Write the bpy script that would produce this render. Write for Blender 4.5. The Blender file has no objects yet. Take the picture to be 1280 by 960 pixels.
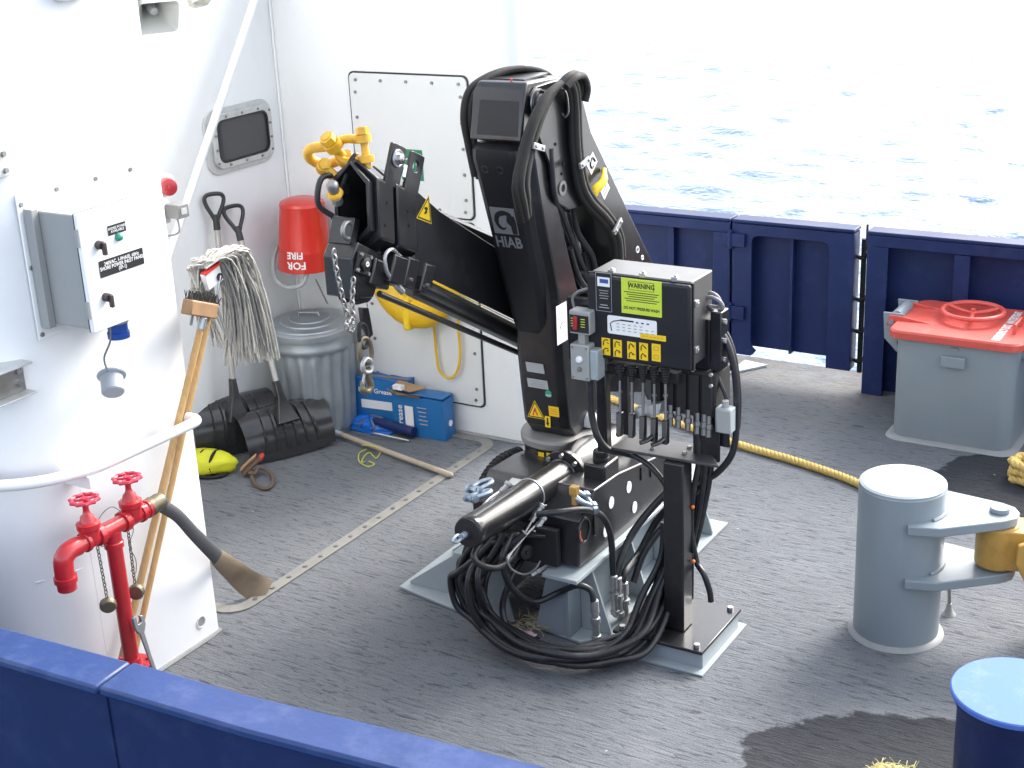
import bpy, bmesh, math, random
from mathutils import Vector, Matrix, noise
import numpy as np
random.seed(7)
R = math.radians
scene = bpy.context.scene
COL = scene.collection

# ------------------------------------------------------------------ camera
cam_d = bpy.data.cameras.new('camera')
cam_d.sensor_width = 36.0
cam_d.lens = 50.6
cam_d.clip_start = 0.05
cam_d.clip_end = 40000
cam = bpy.data.objects.new('camera', cam_d)
COL.objects.link(cam)
cam.matrix_world = Matrix(((0.855644, -0.141093, 0.497961, 0.0),
                           (0.515668, 0.314690, -0.796905, 0.0),
                           (-0.044266, 0.938649, 0.342020, 3.0),
                           (0, 0, 0, 1)))
scene.camera = cam

# ------------------------------------------------------------------ sky, sun, exposure
SUN_AZ, SUN_EL = 74.0, 38.0          # degrees: azimuth from +X towards +Y, elevation
world = bpy.data.worlds.new('World')
scene.world = world
world.use_nodes = True
wn = world.node_tree
bg = wn.nodes['Background']
sky = wn.nodes.new('ShaderNodeTexSky')
sky.sky_type = 'NISHITA'
sky.sun_disc = False
sky.sun_elevation = R(SUN_EL)
sky.sun_rotation = R(90 - SUN_AZ)
sky.air_density = 1.0
sky.dust_density = 3.0
sky.ozone_density = 1.0
hsv = wn.nodes.new('ShaderNodeHueSaturation')          # thin high haze: the whole sky a little paler
hsv.inputs['Saturation'].default_value = 0.42
wn.links.new(sky.outputs[0], hsv.inputs['Color'])
wn.links.new(hsv.outputs[0], bg.inputs[0])
bg.inputs[1].default_value = 0.15

sun_d = bpy.data.lights.new('sun', 'SUN')
sun_d.energy = 1.0
sun_d.angle = R(28)
sun_d.color = (1.0, 0.985, 0.965)
sun = bpy.data.objects.new('sun', sun_d)
COL.objects.link(sun)
sd = Vector((math.cos(R(SUN_EL)) * math.cos(R(SUN_AZ)), math.cos(R(SUN_EL)) * math.sin(R(SUN_AZ)), math.sin(R(SUN_EL))))
sun.rotation_euler = (-sd).to_track_quat('-Z', 'Y').to_euler()
sun.location = (0, 0, 30)

scene.view_settings.view_transform = 'Standard'
scene.view_settings.look = 'None'
scene.view_settings.gamma = 1.0
scene.view_settings.exposure = 2.18

# ------------------------------------------------------------------ materials
MATS = {}
def mat(name, col, rough=0.5, metal=0.0, var=0.12, vscale=6.0, bump=0.0, bscale=80.0, coat=0.0,
        dirt=None, dirt_amt=0.5, dirt_scale=4.0, emit=None, spec=None, stretch=None):
    m = bpy.data.materials.new(name)
    m.use_nodes = True
    nt = m.node_tree
    L = nt.links.new
    b = nt.nodes['Principled BSDF']
    b.inputs['Roughness'].default_value = rough
    b.inputs['Metallic'].default_value = metal
    if coat:
        b.inputs['Coat Weight'].default_value = coat
        b.inputs['Coat Roughness'].default_value = 0.08
    if spec is not None:
        b.inputs['Specular IOR Level'].default_value = spec
    tc = nt.nodes.new('ShaderNodeNewGeometry')
    src = tc.outputs['Position']
    if stretch:
        mp = nt.nodes.new('ShaderNodeMapping')
        mp.inputs['Scale'].default_value = stretch
        L(src, mp.inputs[0])
        src = mp.outputs[0]
    n = nt.nodes.new('ShaderNodeTexNoise')
    n.inputs['Scale'].default_value = vscale
    n.inputs['Detail'].default_value = 6
    n.inputs['Roughness'].default_value = 0.62
    L(src, n.inputs['Vector'])
    mx = nt.nodes.new('ShaderNodeMix')
    mx.data_type = 'RGBA'
    L(n.outputs['Fac'], mx.inputs[0])
    mx.inputs[6].default_value = (*[max(0, c * (1 - var * 1.6)) for c in col], 1)
    mx.inputs[7].default_value = (*[min(1, c * (1 + var * 1.6)) for c in col], 1)
    out = mx.outputs[2]
    if dirt:
        n2 = nt.nodes.new('ShaderNodeTexNoise')
        n2.inputs['Scale'].default_value = dirt_scale
        n2.inputs['Detail'].default_value = 9
        n2.inputs['Roughness'].default_value = 0.7
        L(src, n2.inputs['Vector'])
        rp = nt.nodes.new('ShaderNodeMapRange')
        rp.inputs[1].default_value = 0.52
        rp.inputs[2].default_value = 0.74
        rp.inputs[4].default_value = dirt_amt
        L(n2.outputs['Fac'], rp.inputs[0])
        mx2 = nt.nodes.new('ShaderNodeMix')
        mx2.data_type = 'RGBA'
        L(rp.outputs[0], mx2.inputs[0])
        L(out, mx2.inputs[6])
        mx2.inputs[7].default_value = (*dirt, 1)
        out = mx2.outputs[2]
    L(out, b.inputs['Base Color'])
    # roughness wear
    rr = nt.nodes.new('ShaderNodeMapRange')
    rr.inputs[3].default_value = max(0.02, rough * 0.75)
    rr.inputs[4].default_value = min(1, rough * 1.3)
    L(n.outputs['Fac'], rr.inputs[0])
    L(rr.outputs[0], b.inputs['Roughness'])
    if bump:
        nb = nt.nodes.new('ShaderNodeTexNoise')
        nb.inputs['Scale'].default_value = bscale
        nb.inputs['Detail'].default_value = 4
        L(src, nb.inputs['Vector'])
        bp = nt.nodes.new('ShaderNodeBump')
        bp.inputs['Strength'].default_value = bump
        bp.inputs['Distance'].default_value = 0.004
        L(nb.outputs['Fac'], bp.inputs['Height'])
        L(bp.outputs[0], b.inputs['Normal'])
    if emit:
        b.inputs['Emission Color'].default_value = (*emit[0], 1)
        b.inputs['Emission Strength'].default_value = emit[1]
    MATS[name] = m
    return m

mat('white_paint', (0.74, 0.75, 0.75), 0.35, var=0.03, vscale=2.2, bump=0.10, bscale=14, dirt=(0.60, 0.58, 0.53), dirt_amt=0.22, dirt_scale=2.3)
mat('wall_paint', (0.75, 0.76, 0.755), 0.4, var=0.03, vscale=1.6, bump=0.12, bscale=9, dirt=(0.55, 0.52, 0.46), dirt_amt=0.22, dirt_scale=3.1, stretch=(1, 1, 0.45))
mat('panel_paint', (0.66, 0.665, 0.65), 0.42, var=0.03, vscale=3)
mat('blue_paint', (0.0075, 0.0175, 0.074), 0.5, var=0.16, vscale=3, spec=0.25, bump=0.15, bscale=25, dirt=(0.04, 0.06, 0.14), dirt_amt=0.3, dirt_scale=9)
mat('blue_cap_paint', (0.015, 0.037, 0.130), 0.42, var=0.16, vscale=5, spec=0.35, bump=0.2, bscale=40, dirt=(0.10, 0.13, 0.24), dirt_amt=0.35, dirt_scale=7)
mat('grey_paint', (0.20, 0.235, 0.255), 0.4, var=0.07, vscale=3, coat=0.15, bump=0.12, bscale=30, dirt=(0.16, 0.16, 0.15), dirt_amt=0.25, dirt_scale=6)
mat('pale_grey_paint', (0.29, 0.33, 0.345), 0.4, var=0.06, vscale=5, bump=0.1, bscale=30, dirt=(0.25, 0.24, 0.21), dirt_amt=0.35, dirt_scale=8)
mat('grey_dark', (0.075, 0.075, 0.072), 0.4, var=0.08, vscale=8)
mat('shelf_black_sheen', (0.035, 0.035, 0.036), 0.5, var=0.2, vscale=10, dirt=(0.09, 0.088, 0.08), dirt_amt=0.4, dirt_scale=12)  # black lightened to carry the shelf top's reflected light; dust over it
mat('lever_steel', (0.14, 0.14, 0.14), 0.45, metal=0.7, var=0.2, vscale=30)
mat('steel_strip', (0.20, 0.197, 0.175), 0.6, var=0.12, vscale=14, dirt=(0.12, 0.10, 0.07), dirt_amt=0.5, dirt_scale=12)
mat('bead', (0.26, 0.265, 0.26), 0.6, var=0.1, vscale=15, dirt=(0.2, 0.19, 0.17), dirt_amt=0.5, dirt_scale=14)
mat('black_paint', (0.009, 0.0092, 0.0105), 0.30, var=0.25, vscale=6, coat=0.25, bump=0.05, bscale=25, dirt=(0.050, 0.048, 0.044), dirt_amt=0.35, dirt_scale=11)
mat('black_plastic', (0.013, 0.0135, 0.016), 0.42, spec=0.32, var=0.1, vscale=8, bump=0.08, bscale=300)
mat('black_matte', (0.008, 0.008, 0.009), 0.7, var=0.2, vscale=20)
mat('hole_shade', (0.002, 0.002, 0.002), 0.9, var=0)  # near-black colour in place of the shade inside holes and slots
mat('hose_rubber', (0.012, 0.013, 0.015), 0.42, var=0.25, vscale=18, bump=0.1, bscale=120, dirt=(0.06, 0.06, 0.058), dirt_amt=0.5, dirt_scale=16)
mat('hose_sleeve', (0.017, 0.015, 0.013), 0.75, var=0.3, vscale=60, bump=0.6, bscale=260)
mat('ring_grey', (0.20, 0.195, 0.18), 0.45, var=0.1, vscale=12)
mat('galv', (0.42, 0.45, 0.48), 0.38, metal=0.85, var=0.16, vscale=14, bump=0.12, bscale=40)
mat('can_galv', (0.36, 0.39, 0.41), 0.45, metal=0.7, var=0.16, vscale=7, bump=0.15, bscale=30, dirt=(0.25, 0.26, 0.26), dirt_amt=0.5, dirt_scale=5)
mat('steel', (0.55, 0.55, 0.56), 0.25, metal=1.0, var=0.1, vscale=20)
mat('steel_dull', (0.27, 0.265, 0.255), 0.45, metal=0.9, var=0.18, vscale=20)
mat('zinc', (0.36, 0.365, 0.365), 0.4, metal=0.7, var=0.12, vscale=25)
mat('red_paint', (0.42, 0.016, 0.022), 0.3, var=0.15, vscale=9, coat=0.3, bump=0.15, bscale=50, dirt=(0.25, 0.03, 0.03), dirt_amt=0.5, dirt_scale=14)
mat('wheel_red', (0.50, 0.03, 0.06), 0.4, var=0.15, vscale=14)
mat('bucket_red', (0.55, 0.024, 0.012), 0.3, var=0.08, vscale=6, coat=0.3)
mat('lid_red', (0.54, 0.075, 0.055), 0.42, var=0.07, vscale=7, dirt=(0.72, 0.20, 0.16), dirt_amt=0.4, dirt_scale=8, bump=0.1, bscale=60)
mat('beacon_red', (0.33, 0.025, 0.03), 0.3, var=0.1, vscale=20)
mat('label_white', (0.75, 0.75, 0.74), 0.4, var=0.02)
mat('label_grey', (0.38, 0.385, 0.385), 0.4, var=0.04)
mat('ink_black', (0.012, 0.012, 0.012), 0.5, var=0)
mat('ink_grey', (0.30, 0.30, 0.30), 0.5, var=0.05)
mat('logo_grey', (0.17, 0.175, 0.18), 0.45, var=0.08)
mat('ink_blue', (0.03, 0.07, 0.3), 0.5, var=0)
mat('warn_yellow', (0.78, 0.52, 0.012), 0.4, var=0.06, vscale=30)
mat('lime', (0.50, 0.62, 0.045), 0.45, var=0.04, vscale=20)
mat('label_red', (0.6, 0.04, 0.03), 0.4, var=0)
mat('green_sign', (0.012, 0.20, 0.09), 0.4, var=0.05)
mat('green_lamp', (0.03, 0.27, 0.17), 0.25, var=0.05)
mat('knob_brown', (0.045, 0.03, 0.03), 0.4, var=0.1)
mat('blue_top_skylit', (0.075, 0.15, 0.46), 0.6, var=0.10, vscale=7, spec=0.2, dirt=(0.20, 0.27, 0.50), dirt_amt=0.5, dirt_scale=9)  # blue lightened to paint in the sky's reflection on the bollard top
mat('panel_grey', (0.29, 0.295, 0.285), 0.4, var=0.04)
mat('panel_front', (0.78, 0.78, 0.77), 0.4, var=0.02)
mat('cee_blue', (0.01, 0.06, 0.30), 0.35, var=0.05)
mat('cee_grey', (0.30, 0.33, 0.36), 0.4, var=0.06)
mat('cable_grey', (0.18, 0.18, 0.18), 0.5, var=0.1)
mat('glass_dark', (0.05, 0.052, 0.055), 0.06, var=0.0)
mat('frame_alu', (0.52, 0.53, 0.52), 0.42, metal=0.35, var=0.08, vscale=16, dirt=(0.2, 0.19, 0.17), dirt_amt=0.5, dirt_scale=18)
mat('wood_pole', (0.50, 0.30, 0.115), 0.5, var=0.22, vscale=10, stretch=(6, 6, 1), coat=0.1)
mat('wood_block', (0.34, 0.20, 0.10), 0.6, var=0.2, vscale=20)
mat('wood_grey', (0.40, 0.33, 0.25), 0.65, var=0.2, vscale=14)
mat('shaft_alu', (0.46, 0.43, 0.40), 0.42, metal=0.4, var=0.12, vscale=12)
mat('bristle', (0.05, 0.045, 0.04), 0.8, var=0.4, vscale=80)
mat('mop_yarn', (0.40, 0.385, 0.35), 0.9, var=0.3, vscale=45, bump=0.5, bscale=300)
mat('shovel_plastic', (0.030, 0.030, 0.031), 0.20, var=0.2, vscale=10, bump=0.05, bscale=60, dirt=(0.08, 0.078, 0.07), dirt_amt=0.3, dirt_scale=14)
mat('grip_plastic', (0.02, 0.021, 0.023), 0.4, var=0.1)
mat('blue_card', (0.014, 0.14, 0.37), 0.4, var=0.10, vscale=12, bump=0.3, bscale=22, dirt=(0.010, 0.08, 0.25), dirt_amt=0.6, dirt_scale=6)
mat('card_brown', (0.36, 0.22, 0.11), 0.75, var=0.1, vscale=20)
mat('blue_film', (0.012, 0.14, 0.55), 0.22, var=0.15, vscale=20, bump=0.6, bscale=40)
mat('gun_blue', (0.012, 0.022, 0.10), 0.3, var=0.1)
mat('lime_vest', (0.60, 0.60, 0.02), 0.6, var=0.12, vscale=16)
mat('brown_strap', (0.11, 0.075, 0.05), 0.75, var=0.25, vscale=20)
mat('twine', (0.42, 0.43, 0.10), 0.8, var=0.2, vscale=40)
mat('rope_yellow', (0.62, 0.44, 0.13), 0.8, var=0.22, vscale=30, bump=0.4, bscale=250, dirt=(0.40, 0.28, 0.12), dirt_amt=0.4, dirt_scale=20)
mat('rope_pale', (0.55, 0.50, 0.22), 0.85, var=0.25, vscale=30, bump=0.4, bscale=250)
mat('buoy_yellow', (0.70, 0.42, 0.01), 0.45, var=0.06, vscale=8)
mat('shackle_yellow', (0.66, 0.36, 0.02), 0.4, var=0.15, vscale=24, dirt=(0.2, 0.11, 0.05), dirt_amt=0.6, dirt_scale=26)
mat('fitting_ochre', (0.42, 0.24, 0.05), 0.45, var=0.12, vscale=12, dirt=(0.20, 0.10, 0.03), dirt_amt=0.5, dirt_scale=16)
mat('shackle_galv', (0.36, 0.43, 0.50), 0.35, metal=0.75, var=0.12, vscale=30)
mat('brass_dull', (0.17, 0.145, 0.10), 0.45, metal=0.7, var=0.2, vscale=20)
mat('hose_canvas_grey', (0.075, 0.075, 0.08), 0.75, var=0.2, vscale=20, bump=0.4, bscale=200)
mat('hose_canvas_brown', (0.22, 0.165, 0.11), 0.8, var=0.2, vscale=14, bump=0.4, bscale=200)
mat('rust', (0.14, 0.06, 0.03), 0.8, var=0.3, vscale=25)
mat('straw', (0.42, 0.33, 0.18), 0.8, var=0.3, vscale=40)
mat('pink_paper', (0.60, 0.38, 0.38), 0.7, var=0.1)
mat('orange', (0.70, 0.16, 0.02), 0.5, var=0.05)
mat('lamp_glass', (0.62, 0.60, 0.53), 0.12, metal=0.4, var=0.25, vscale=30)
mat('horn_grey', (0.40, 0.41, 0.39), 0.45, var=0.05)

def deck_material():
    m = bpy.data.materials.new('deck_nonskid')
    m.use_nodes = True
    nt = m.node_tree
    L = nt.links.new
    N = nt.nodes.new
    b = nt.nodes['Principled BSDF']
    g = N('ShaderNodeNewGeometry')
    pos = g.outputs['Position']
    def noise_at(sc, scale, detail, rough=0.6, dist=0.0):
        mp = N('ShaderNodeMapping'); mp.inputs['Scale'].default_value = sc
        L(pos, mp.inputs[0])
        n = N('ShaderNodeTexNoise'); n.inputs['Scale'].default_value = scale
        n.inputs['Detail'].default_value = detail; n.inputs['Roughness'].default_value = rough
        n.inputs['Distortion'].default_value = dist
        L(mp.outputs[0], n.inputs['Vector'])
        return n.outputs['Fac']
    def mrange(v, a, bb, c, d):
        r = N('ShaderNodeMapRange'); r.inputs[1].default_value = a; r.inputs[2].default_value = bb
        r.inputs[3].default_value = c; r.inputs[4].default_value = d
        L(v, r.inputs[0]); return r.outputs[0]
    def math_(op, a, bb):
        n = N('ShaderNodeMath'); n.operation = op
        for i, v in ((0, a), (1, bb)):
            if isinstance(v, (int, float)): n.inputs[i].default_value = v
            else: L(v, n.inputs[i])
        return n.outputs[0]
    streak = noise_at((0.75, 5.0, 1.0), 14.0, 6, 0.70, 0.9)     # rows of the trowelled coating
    grit = noise_at((1, 1, 1), 190.0, 3, 0.7)
    blot = noise_at((1, 1, 1), 1.1, 5, 0.6)
    blot2 = noise_at((0.6, 1, 1), 5.0, 6, 0.7)
    cracks = mrange(streak, 0.37, 0.46, 0.0, 1.0)
    # ---- colours
    mixA = N('ShaderNodeMix'); mixA.data_type = 'RGBA'
    L(mrange(blot, 0.3, 0.7, 0, 1), mixA.inputs[0])
    mixA.inputs[6].default_value = (0.150, 0.160, 0.172, 1)
    mixA.inputs[7].default_value = (0.190, 0.201, 0.214, 1)
    mixB = N('ShaderNodeMix'); mixB.data_type = 'RGBA'; mixB.blend_type = 'MULTIPLY'
    mixB.inputs[0].default_value = 1.0
    L(mixA.outputs[2], mixB.inputs[6])
    cr = N('ShaderNodeMix'); cr.data_type = 'RGBA'
    L(cracks, cr.inputs[0])
    cr.inputs[6].default_value = (0.44, 0.44, 0.45, 1); cr.inputs[7].default_value = (1, 1, 1, 1)
    L(cr.outputs[2], mixB.inputs[7])
    mixC = N('ShaderNodeMix'); mixC.data_type = 'RGBA'
    L(mrange(blot2, 0.53, 0.78, 0, 0.5), mixC.inputs[0])
    L(mixB.outputs[2], mixC.inputs[6])
    mixC.inputs[7].default_value = (0.235, 0.232, 0.225, 1)
    mixG = N('ShaderNodeMix'); mixG.data_type = 'RGBA'; mixG.blend_type = 'MULTIPLY'
    mixG.inputs[0].default_value = 1.0
    gg = mrange(grit, 0.3, 0.7, 0.62, 1.32)
    cmb = N('ShaderNodeCombineColor')
    for i in range(3): L(gg, cmb.inputs[i])
    L(mixC.outputs[2], mixG.inputs[6]); L(cmb.outputs[0], mixG.inputs[7])
    # ---- dark patches with irregular outlines, slightly less rough
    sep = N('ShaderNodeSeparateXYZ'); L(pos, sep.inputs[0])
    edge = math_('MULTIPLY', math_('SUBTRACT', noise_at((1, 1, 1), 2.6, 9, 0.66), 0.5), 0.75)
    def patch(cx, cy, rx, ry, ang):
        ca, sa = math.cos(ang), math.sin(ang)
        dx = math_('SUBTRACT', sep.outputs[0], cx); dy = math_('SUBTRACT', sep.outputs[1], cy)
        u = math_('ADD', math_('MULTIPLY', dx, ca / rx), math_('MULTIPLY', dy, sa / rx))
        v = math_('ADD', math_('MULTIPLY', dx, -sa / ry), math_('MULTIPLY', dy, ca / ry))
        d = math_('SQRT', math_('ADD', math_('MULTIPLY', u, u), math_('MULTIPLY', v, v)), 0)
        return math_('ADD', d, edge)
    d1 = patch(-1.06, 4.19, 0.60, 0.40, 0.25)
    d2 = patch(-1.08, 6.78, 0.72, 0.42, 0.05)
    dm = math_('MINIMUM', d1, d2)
    darker = mrange(dm, 0.965, 1.0, 1.0, 0.0)
    mixD = N('ShaderNodeMix'); mixD.data_type = 'RGBA'; mixD.blend_type = 'MULTIPLY'
    L(darker, mixD.inputs[0])
    L(mixG.outputs[2], mixD.inputs[6]); mixD.inputs[7].default_value = (0.23, 0.235, 0.25, 1)
    # brownish darkening along the deck edge by the far bulwark
    ed = math_('MULTIPLY', mrange(sep.outputs[1], 7.35, 7.9, 0, 1), mrange(blot2, 0.35, 0.6, 0.2, 1))
    mixE = N('ShaderNodeMix'); mixE.data_type = 'RGBA'
    L(math_('MULTIPLY', ed, 0.75), mixE.inputs[0])
    L(mixD.outputs[2], mixE.inputs[6]); mixE.inputs[7].default_value = (0.11, 0.095, 0.08, 1)
    # pale specks and scuffs
    spk = N('ShaderNodeTexVoronoi'); spk.inputs['Scale'].default_value = 9.0; spk.inputs['Randomness'].default_value = 1.0
    L(pos, spk.inputs['Vector'])
    spm = math_('MULTIPLY', mrange(spk.outputs['Distance'], 0.035, 0.06, 1.0, 0.0), mrange(noise_at((1, 1, 1), 3.3, 3), 0.56, 0.6, 0.0, 0.8))
    mixS = N('ShaderNodeMix'); mixS.data_type = 'RGBA'
    L(spm, mixS.inputs[0]); L(mixE.outputs[2], mixS.inputs[6]); mixS.inputs[7].default_value = (0.42, 0.42, 0.41, 1)
    wear = mrange(noise_at((0.5, 1.6, 1), 1.9, 7, 0.72, 1.2), 0.56, 0.70, 0.0, 0.28)
    mixT = N('ShaderNodeMix'); mixT.data_type = 'RGBA'
    L(wear, mixT.inputs[0]); L(mixS.outputs[2], mixT.inputs[6])
    wt = N('ShaderNodeMix'); wt.data_type = 'RGBA'; wt.blend_type = 'MULTIPLY'; wt.inputs[0].default_value = 1.0
    L(mixS.outputs[2], wt.inputs[6]); wt.inputs[7].default_value = (0.72, 0.71, 0.69, 1)
    L(wt.outputs[2], mixT.inputs[7])
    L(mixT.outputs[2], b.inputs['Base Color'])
    L(mrange(darker, 0, 1, 0.85, 0.72), b.inputs['Roughness'])
    b.inputs['Specular IOR Level'].default_value = 0.22
    h = math_('ADD', math_('MULTIPLY', mrange(streak, 0.3, 0.6, 0, 1), 0.9), math_('MULTIPLY', grit, 0.45))
    bp = N('ShaderNodeBump'); bp.inputs['Strength'].default_value = 0.75; bp.inputs['Distance'].default_value = 0.008
    L(h, bp.inputs['Height']); L(bp.outputs[0], b.inputs['Normal'])
    MATS['deck'] = m
deck_material()

def sea_material():
    m = bpy.data.materials.new('sea_water')
    m.use_nodes = True
    nt = m.node_tree
    L = nt.links.new
    b = nt.nodes['Principled BSDF']
    b.inputs['Base Color'].default_value = (0.05, 0.105, 0.18, 1)
    b.inputs['Roughness'].default_value = 0.09
    b.inputs['IOR'].default_value = 1.33
    g = nt.nodes.new('ShaderNodeNewGeometry')
    h = None
    for sc, amp in ((2.2, 1.0), (7.0, 0.4), (22.0, 0.12)):
        n = nt.nodes.new('ShaderNodeTexNoise'); n.inputs['Scale'].default_value = sc
        n.inputs['Detail'].default_value = 3
        L(g.outputs['Position'], n.inputs['Vector'])
        mu = nt.nodes.new('ShaderNodeMath'); mu.operation = 'MULTIPLY'; mu.inputs[1].default_value = amp
        L(n.outputs['Fac'], mu.inputs[0])
        if h is None: h = mu.outputs[0]
        else:
            ad = nt.nodes.new('ShaderNodeMath'); ad.operation = 'ADD'
            L(h, ad.inputs[0]); L(mu.outputs[0], ad.inputs[1]); h = ad.outputs[0]
    bp = nt.nodes.new('ShaderNodeBump'); bp.inputs['Strength'].default_value = 1.0; bp.inputs['Distance'].default_value = 0.055
    L(h, bp.inputs['Height']); L(bp.outputs[0], b.inputs['Normal'])
    MATS['sea'] = m
sea_material()

# ------------------------------------------------------------------ mesh helpers
def V(p): return Vector(p)
def basis(d):
    d = V(d).normalized()
    a = Vector((0, 0, 1)) if abs(d.z) < 0.95 else Vector((1, 0, 0))
    u = d.cross(a).normalized()
    return u, d.cross(u).normalized(), d
def smooth_path(pts, k=6, closed=False):
    P = [V(p) for p in pts]
    out = []
    n = len(P)
    rng = n if closed else n - 1
    for i in range(rng):
        if closed:
            p0, p1, p2, p3 = P[(i - 1) % n], P[i], P[(i + 1) % n], P[(i + 2) % n]
        else:
            p0, p1, p2, p3 = P[max(i - 1, 0)], P[i], P[i + 1], P[min(i + 2, n - 1)]
        for j in range(k):
            t = j / k
            out.append(0.5 * ((2 * p1) + (p2 - p0) * t + (2 * p0 - 5 * p1 + 4 * p2 - p3) * t * t + (3 * p1 - p0 - 3 * p2 + p3) * t ** 3))
    if not closed: out.append(P[-1])
    return out

class MB:
    def __init__(s): s.v = []; s.f = []
    def add(s, vs, fs):
        o = len(s.v)
        s.v += [V(p) for p in vs]
        s.f += [[i + o for i in f] for f in fs]
        return s
    def obox(s, c, hx, hy, hz):
        c, hx, hy, hz = V(c), V(hx), V(hy), V(hz)
        vs = [c + a * hx + b * hy + d * hz for a in (-1, 1) for b in (-1, 1) for d in (-1, 1)]
        return s.add(vs, [(0, 1, 3, 2), (4, 6, 7, 5), (0, 4, 5, 1), (2, 3, 7, 6), (0, 2, 6, 4), (1, 5, 7, 3)])
    def box(s, lo, hi):
        c = (V(lo) + V(hi)) / 2; h = (V(hi) - V(lo)) / 2
        return s.obox(c, (h.x, 0, 0), (0, h.y, 0), (0, 0, h.z))
    def cyl(s, p0, p1, r0, r1=None, n=16, cap=True, ph=0.0):
        r1 = r0 if r1 is None else r1
        p0, p1 = V(p0), V(p1)
        u, w, d = basis(p1 - p0)
        vs = []
        for p, r in ((p0, r0), (p1, r1)):
            vs += [p + (u * math.cos(2 * math.pi * i / n + ph) + w * math.sin(2 * math.pi * i / n + ph)) * r for i in range(n)]
        fs = [(i, (i + 1) % n, n + (i + 1) % n, n + i) for i in range(n)]
        if cap: fs += [list(range(n))[::-1], list(range(n, 2 * n))]
        return s.add(vs, fs)
    def tube(s, pts, r, n=8, closed=False, smooth=0, cap=True, flat=None):
        P = smooth_path(pts, smooth, closed) if smooth else [V(p) for p in pts]
        m = len(P)
        rs = r if isinstance(r, (list, tuple)) else None
        T = []
        for i in range(m):
            a = P[(i - 1) % m] if (closed or i > 0) else P[i]
            b = P[(i + 1) % m] if (closed or i < m - 1) else P[i]
            t = (b - a)
            T.append(t.normalized() if t.length > 1e-9 else Vector((0, 0, 1)))
        u = basis(T[0])[0]
        vs = []
        for i in range(m):
            u = (u - T[i] * u.dot(T[i]))
            u = u.normalized() if u.length > 1e-6 else basis(T[i])[0]
            w = T[i].cross(u)
            if rs: rr = rs[min(len(rs) - 1, int(round(i * (len(rs) - 1) / max(1, m - 1))))]
            else: rr = r
            vs += [P[i] + (u * math.cos(2 * math.pi * j / n) + w * math.sin(2 * math.pi * j / n)) * rr for j in range(n)]
        fs = []
        for i in range(m if closed else m - 1):
            a, b = i * n, ((i + 1) % m) * n
            fs += [(a + j, a + (j + 1) % n, b + (j + 1) % n, b + j) for j in range(n)]
        if cap and not closed: fs += [list(range(n))[::-1], list(range((m - 1) * n, m * n))]
        return s.add(vs, fs)
    def lathe(s, base, axis, prof, n=28):
        base = V(base); u, w, d = basis(axis)
        vs = []; fs = []
        for r, h in prof:
            vs += [base + d * h + (u * math.cos(2 * math.pi * i / n) + w * math.sin(2 * math.pi * i / n)) * max(r, 1e-5) for i in range(n)]
        for k in range(len(prof) - 1):
            fs += [(k * n + i, k * n + (i + 1) % n, (k + 1) * n + (i + 1) % n, (k + 1) * n + i) for i in range(n)]
        if prof[0][0] > 1e-4: fs.append(list(range(n))[::-1])
        if prof[-1][0] > 1e-4: fs.append(list(range((len(prof) - 1) * n, len(prof) * n)))
        return s.add(vs, fs)
    def prism(s, pts, w):
        """closed polygon of 3-D points, extruded by vector w"""
        P = [V(p) for p in pts]; w = V(w); n = len(P)
        return s.add(P + [p + w for p in P], [list(range(n))[::-1], list(range(n, 2 * n))] + [(i, (i + 1) % n, n + (i + 1) % n, n + i) for i in range(n)])
    def loft(s, secs, cap=True, closed=True):
        n = len(secs[0]); vs = [p for q in secs for p in q]; fs = []
        rng = n if closed else n - 1
        for k in range(len(secs) - 1):
            fs += [(k * n + i, k * n + (i + 1) % n, (k + 1) * n + (i + 1) % n, (k + 1) * n + i) for i in range(rng)]
        if cap and closed: fs += [list(range(n))[::-1], list(range((len(secs) - 1) * n, len(secs) * n))]
        return s.add(vs, fs)
    def ring_plate(s, outer, inner, w):
        O = [V(p) for p in outer]; I = [V(p) for p in inner]; w = V(w); n = len(O)
        vs = O + I + [p + w for p in O] + [p + w for p in I]
        fs = []
        for i in range(n):
            j = (i + 1) % n
            fs += [(i, n + i, n + j, j), (2 * n + i, 2 * n + j, 3 * n + j, 3 * n + i), (i, j, 2 * n + j, 2 * n + i), (n + i, 3 * n + i, 3 * n + j, n + j)]
        return s.add(vs, fs)
    def sphere(s, c, r, n=12, m=8, sc=(1, 1, 1)):
        prof = [(math.sin(math.pi * k / m), -math.cos(math.pi * k / m)) for k in range(m + 1)]
        o = len(s.v); s.lathe((0, 0, 0), (0, 0, 1), prof, n)
        for i in range(o, len(s.v)):
            q = s.v[i]; s.v[i] = V(c) + Vector((q.x * sc[0], q.y * sc[1], q.z * sc[2])) * r
        return s
    def torus(s, c, axis, Rr, r, n=24, m=8):
        u, w, d = basis(axis); c = V(c)
        return s.tube([c + (u * math.cos(2 * math.pi * i / n) + w * math.sin(2 * math.pi * i / n)) * Rr for i in range(n)], r, m, closed=True)
    def hexbolt(s, p, d, r=0.008, h=0.006):
        d = V(d).normalized()
        return s.cyl(V(p), V(p) + d * h, r, r * 0.92, 6)
    def build(s, name, m, parent=None, loc=None, bevel=0.0, seg=2, ang=38, flat=False):
        o0 = V(loc) if loc is not None else (V(parent['_o']) if parent is not None and '_o' in parent else Vector((0, 0, 0)))
        me = bpy.data.meshes.new(name)
        bm = bmesh.new()
        vs = [bm.verts.new(p - o0) for p in s.v]
        for f in s.f:
            try: bm.faces.new([vs[i] for i in f])
            except ValueError: pass
        bmesh.ops.recalc_face_normals(bm, faces=bm.faces)
        bm.to_mesh(me); bm.free()
        if not flat:
            for p in me.polygons: p.use_smooth = True
            me.set_sharp_from_angle(angle=R(ang))
        me.materials.append(MATS[m])
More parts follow.
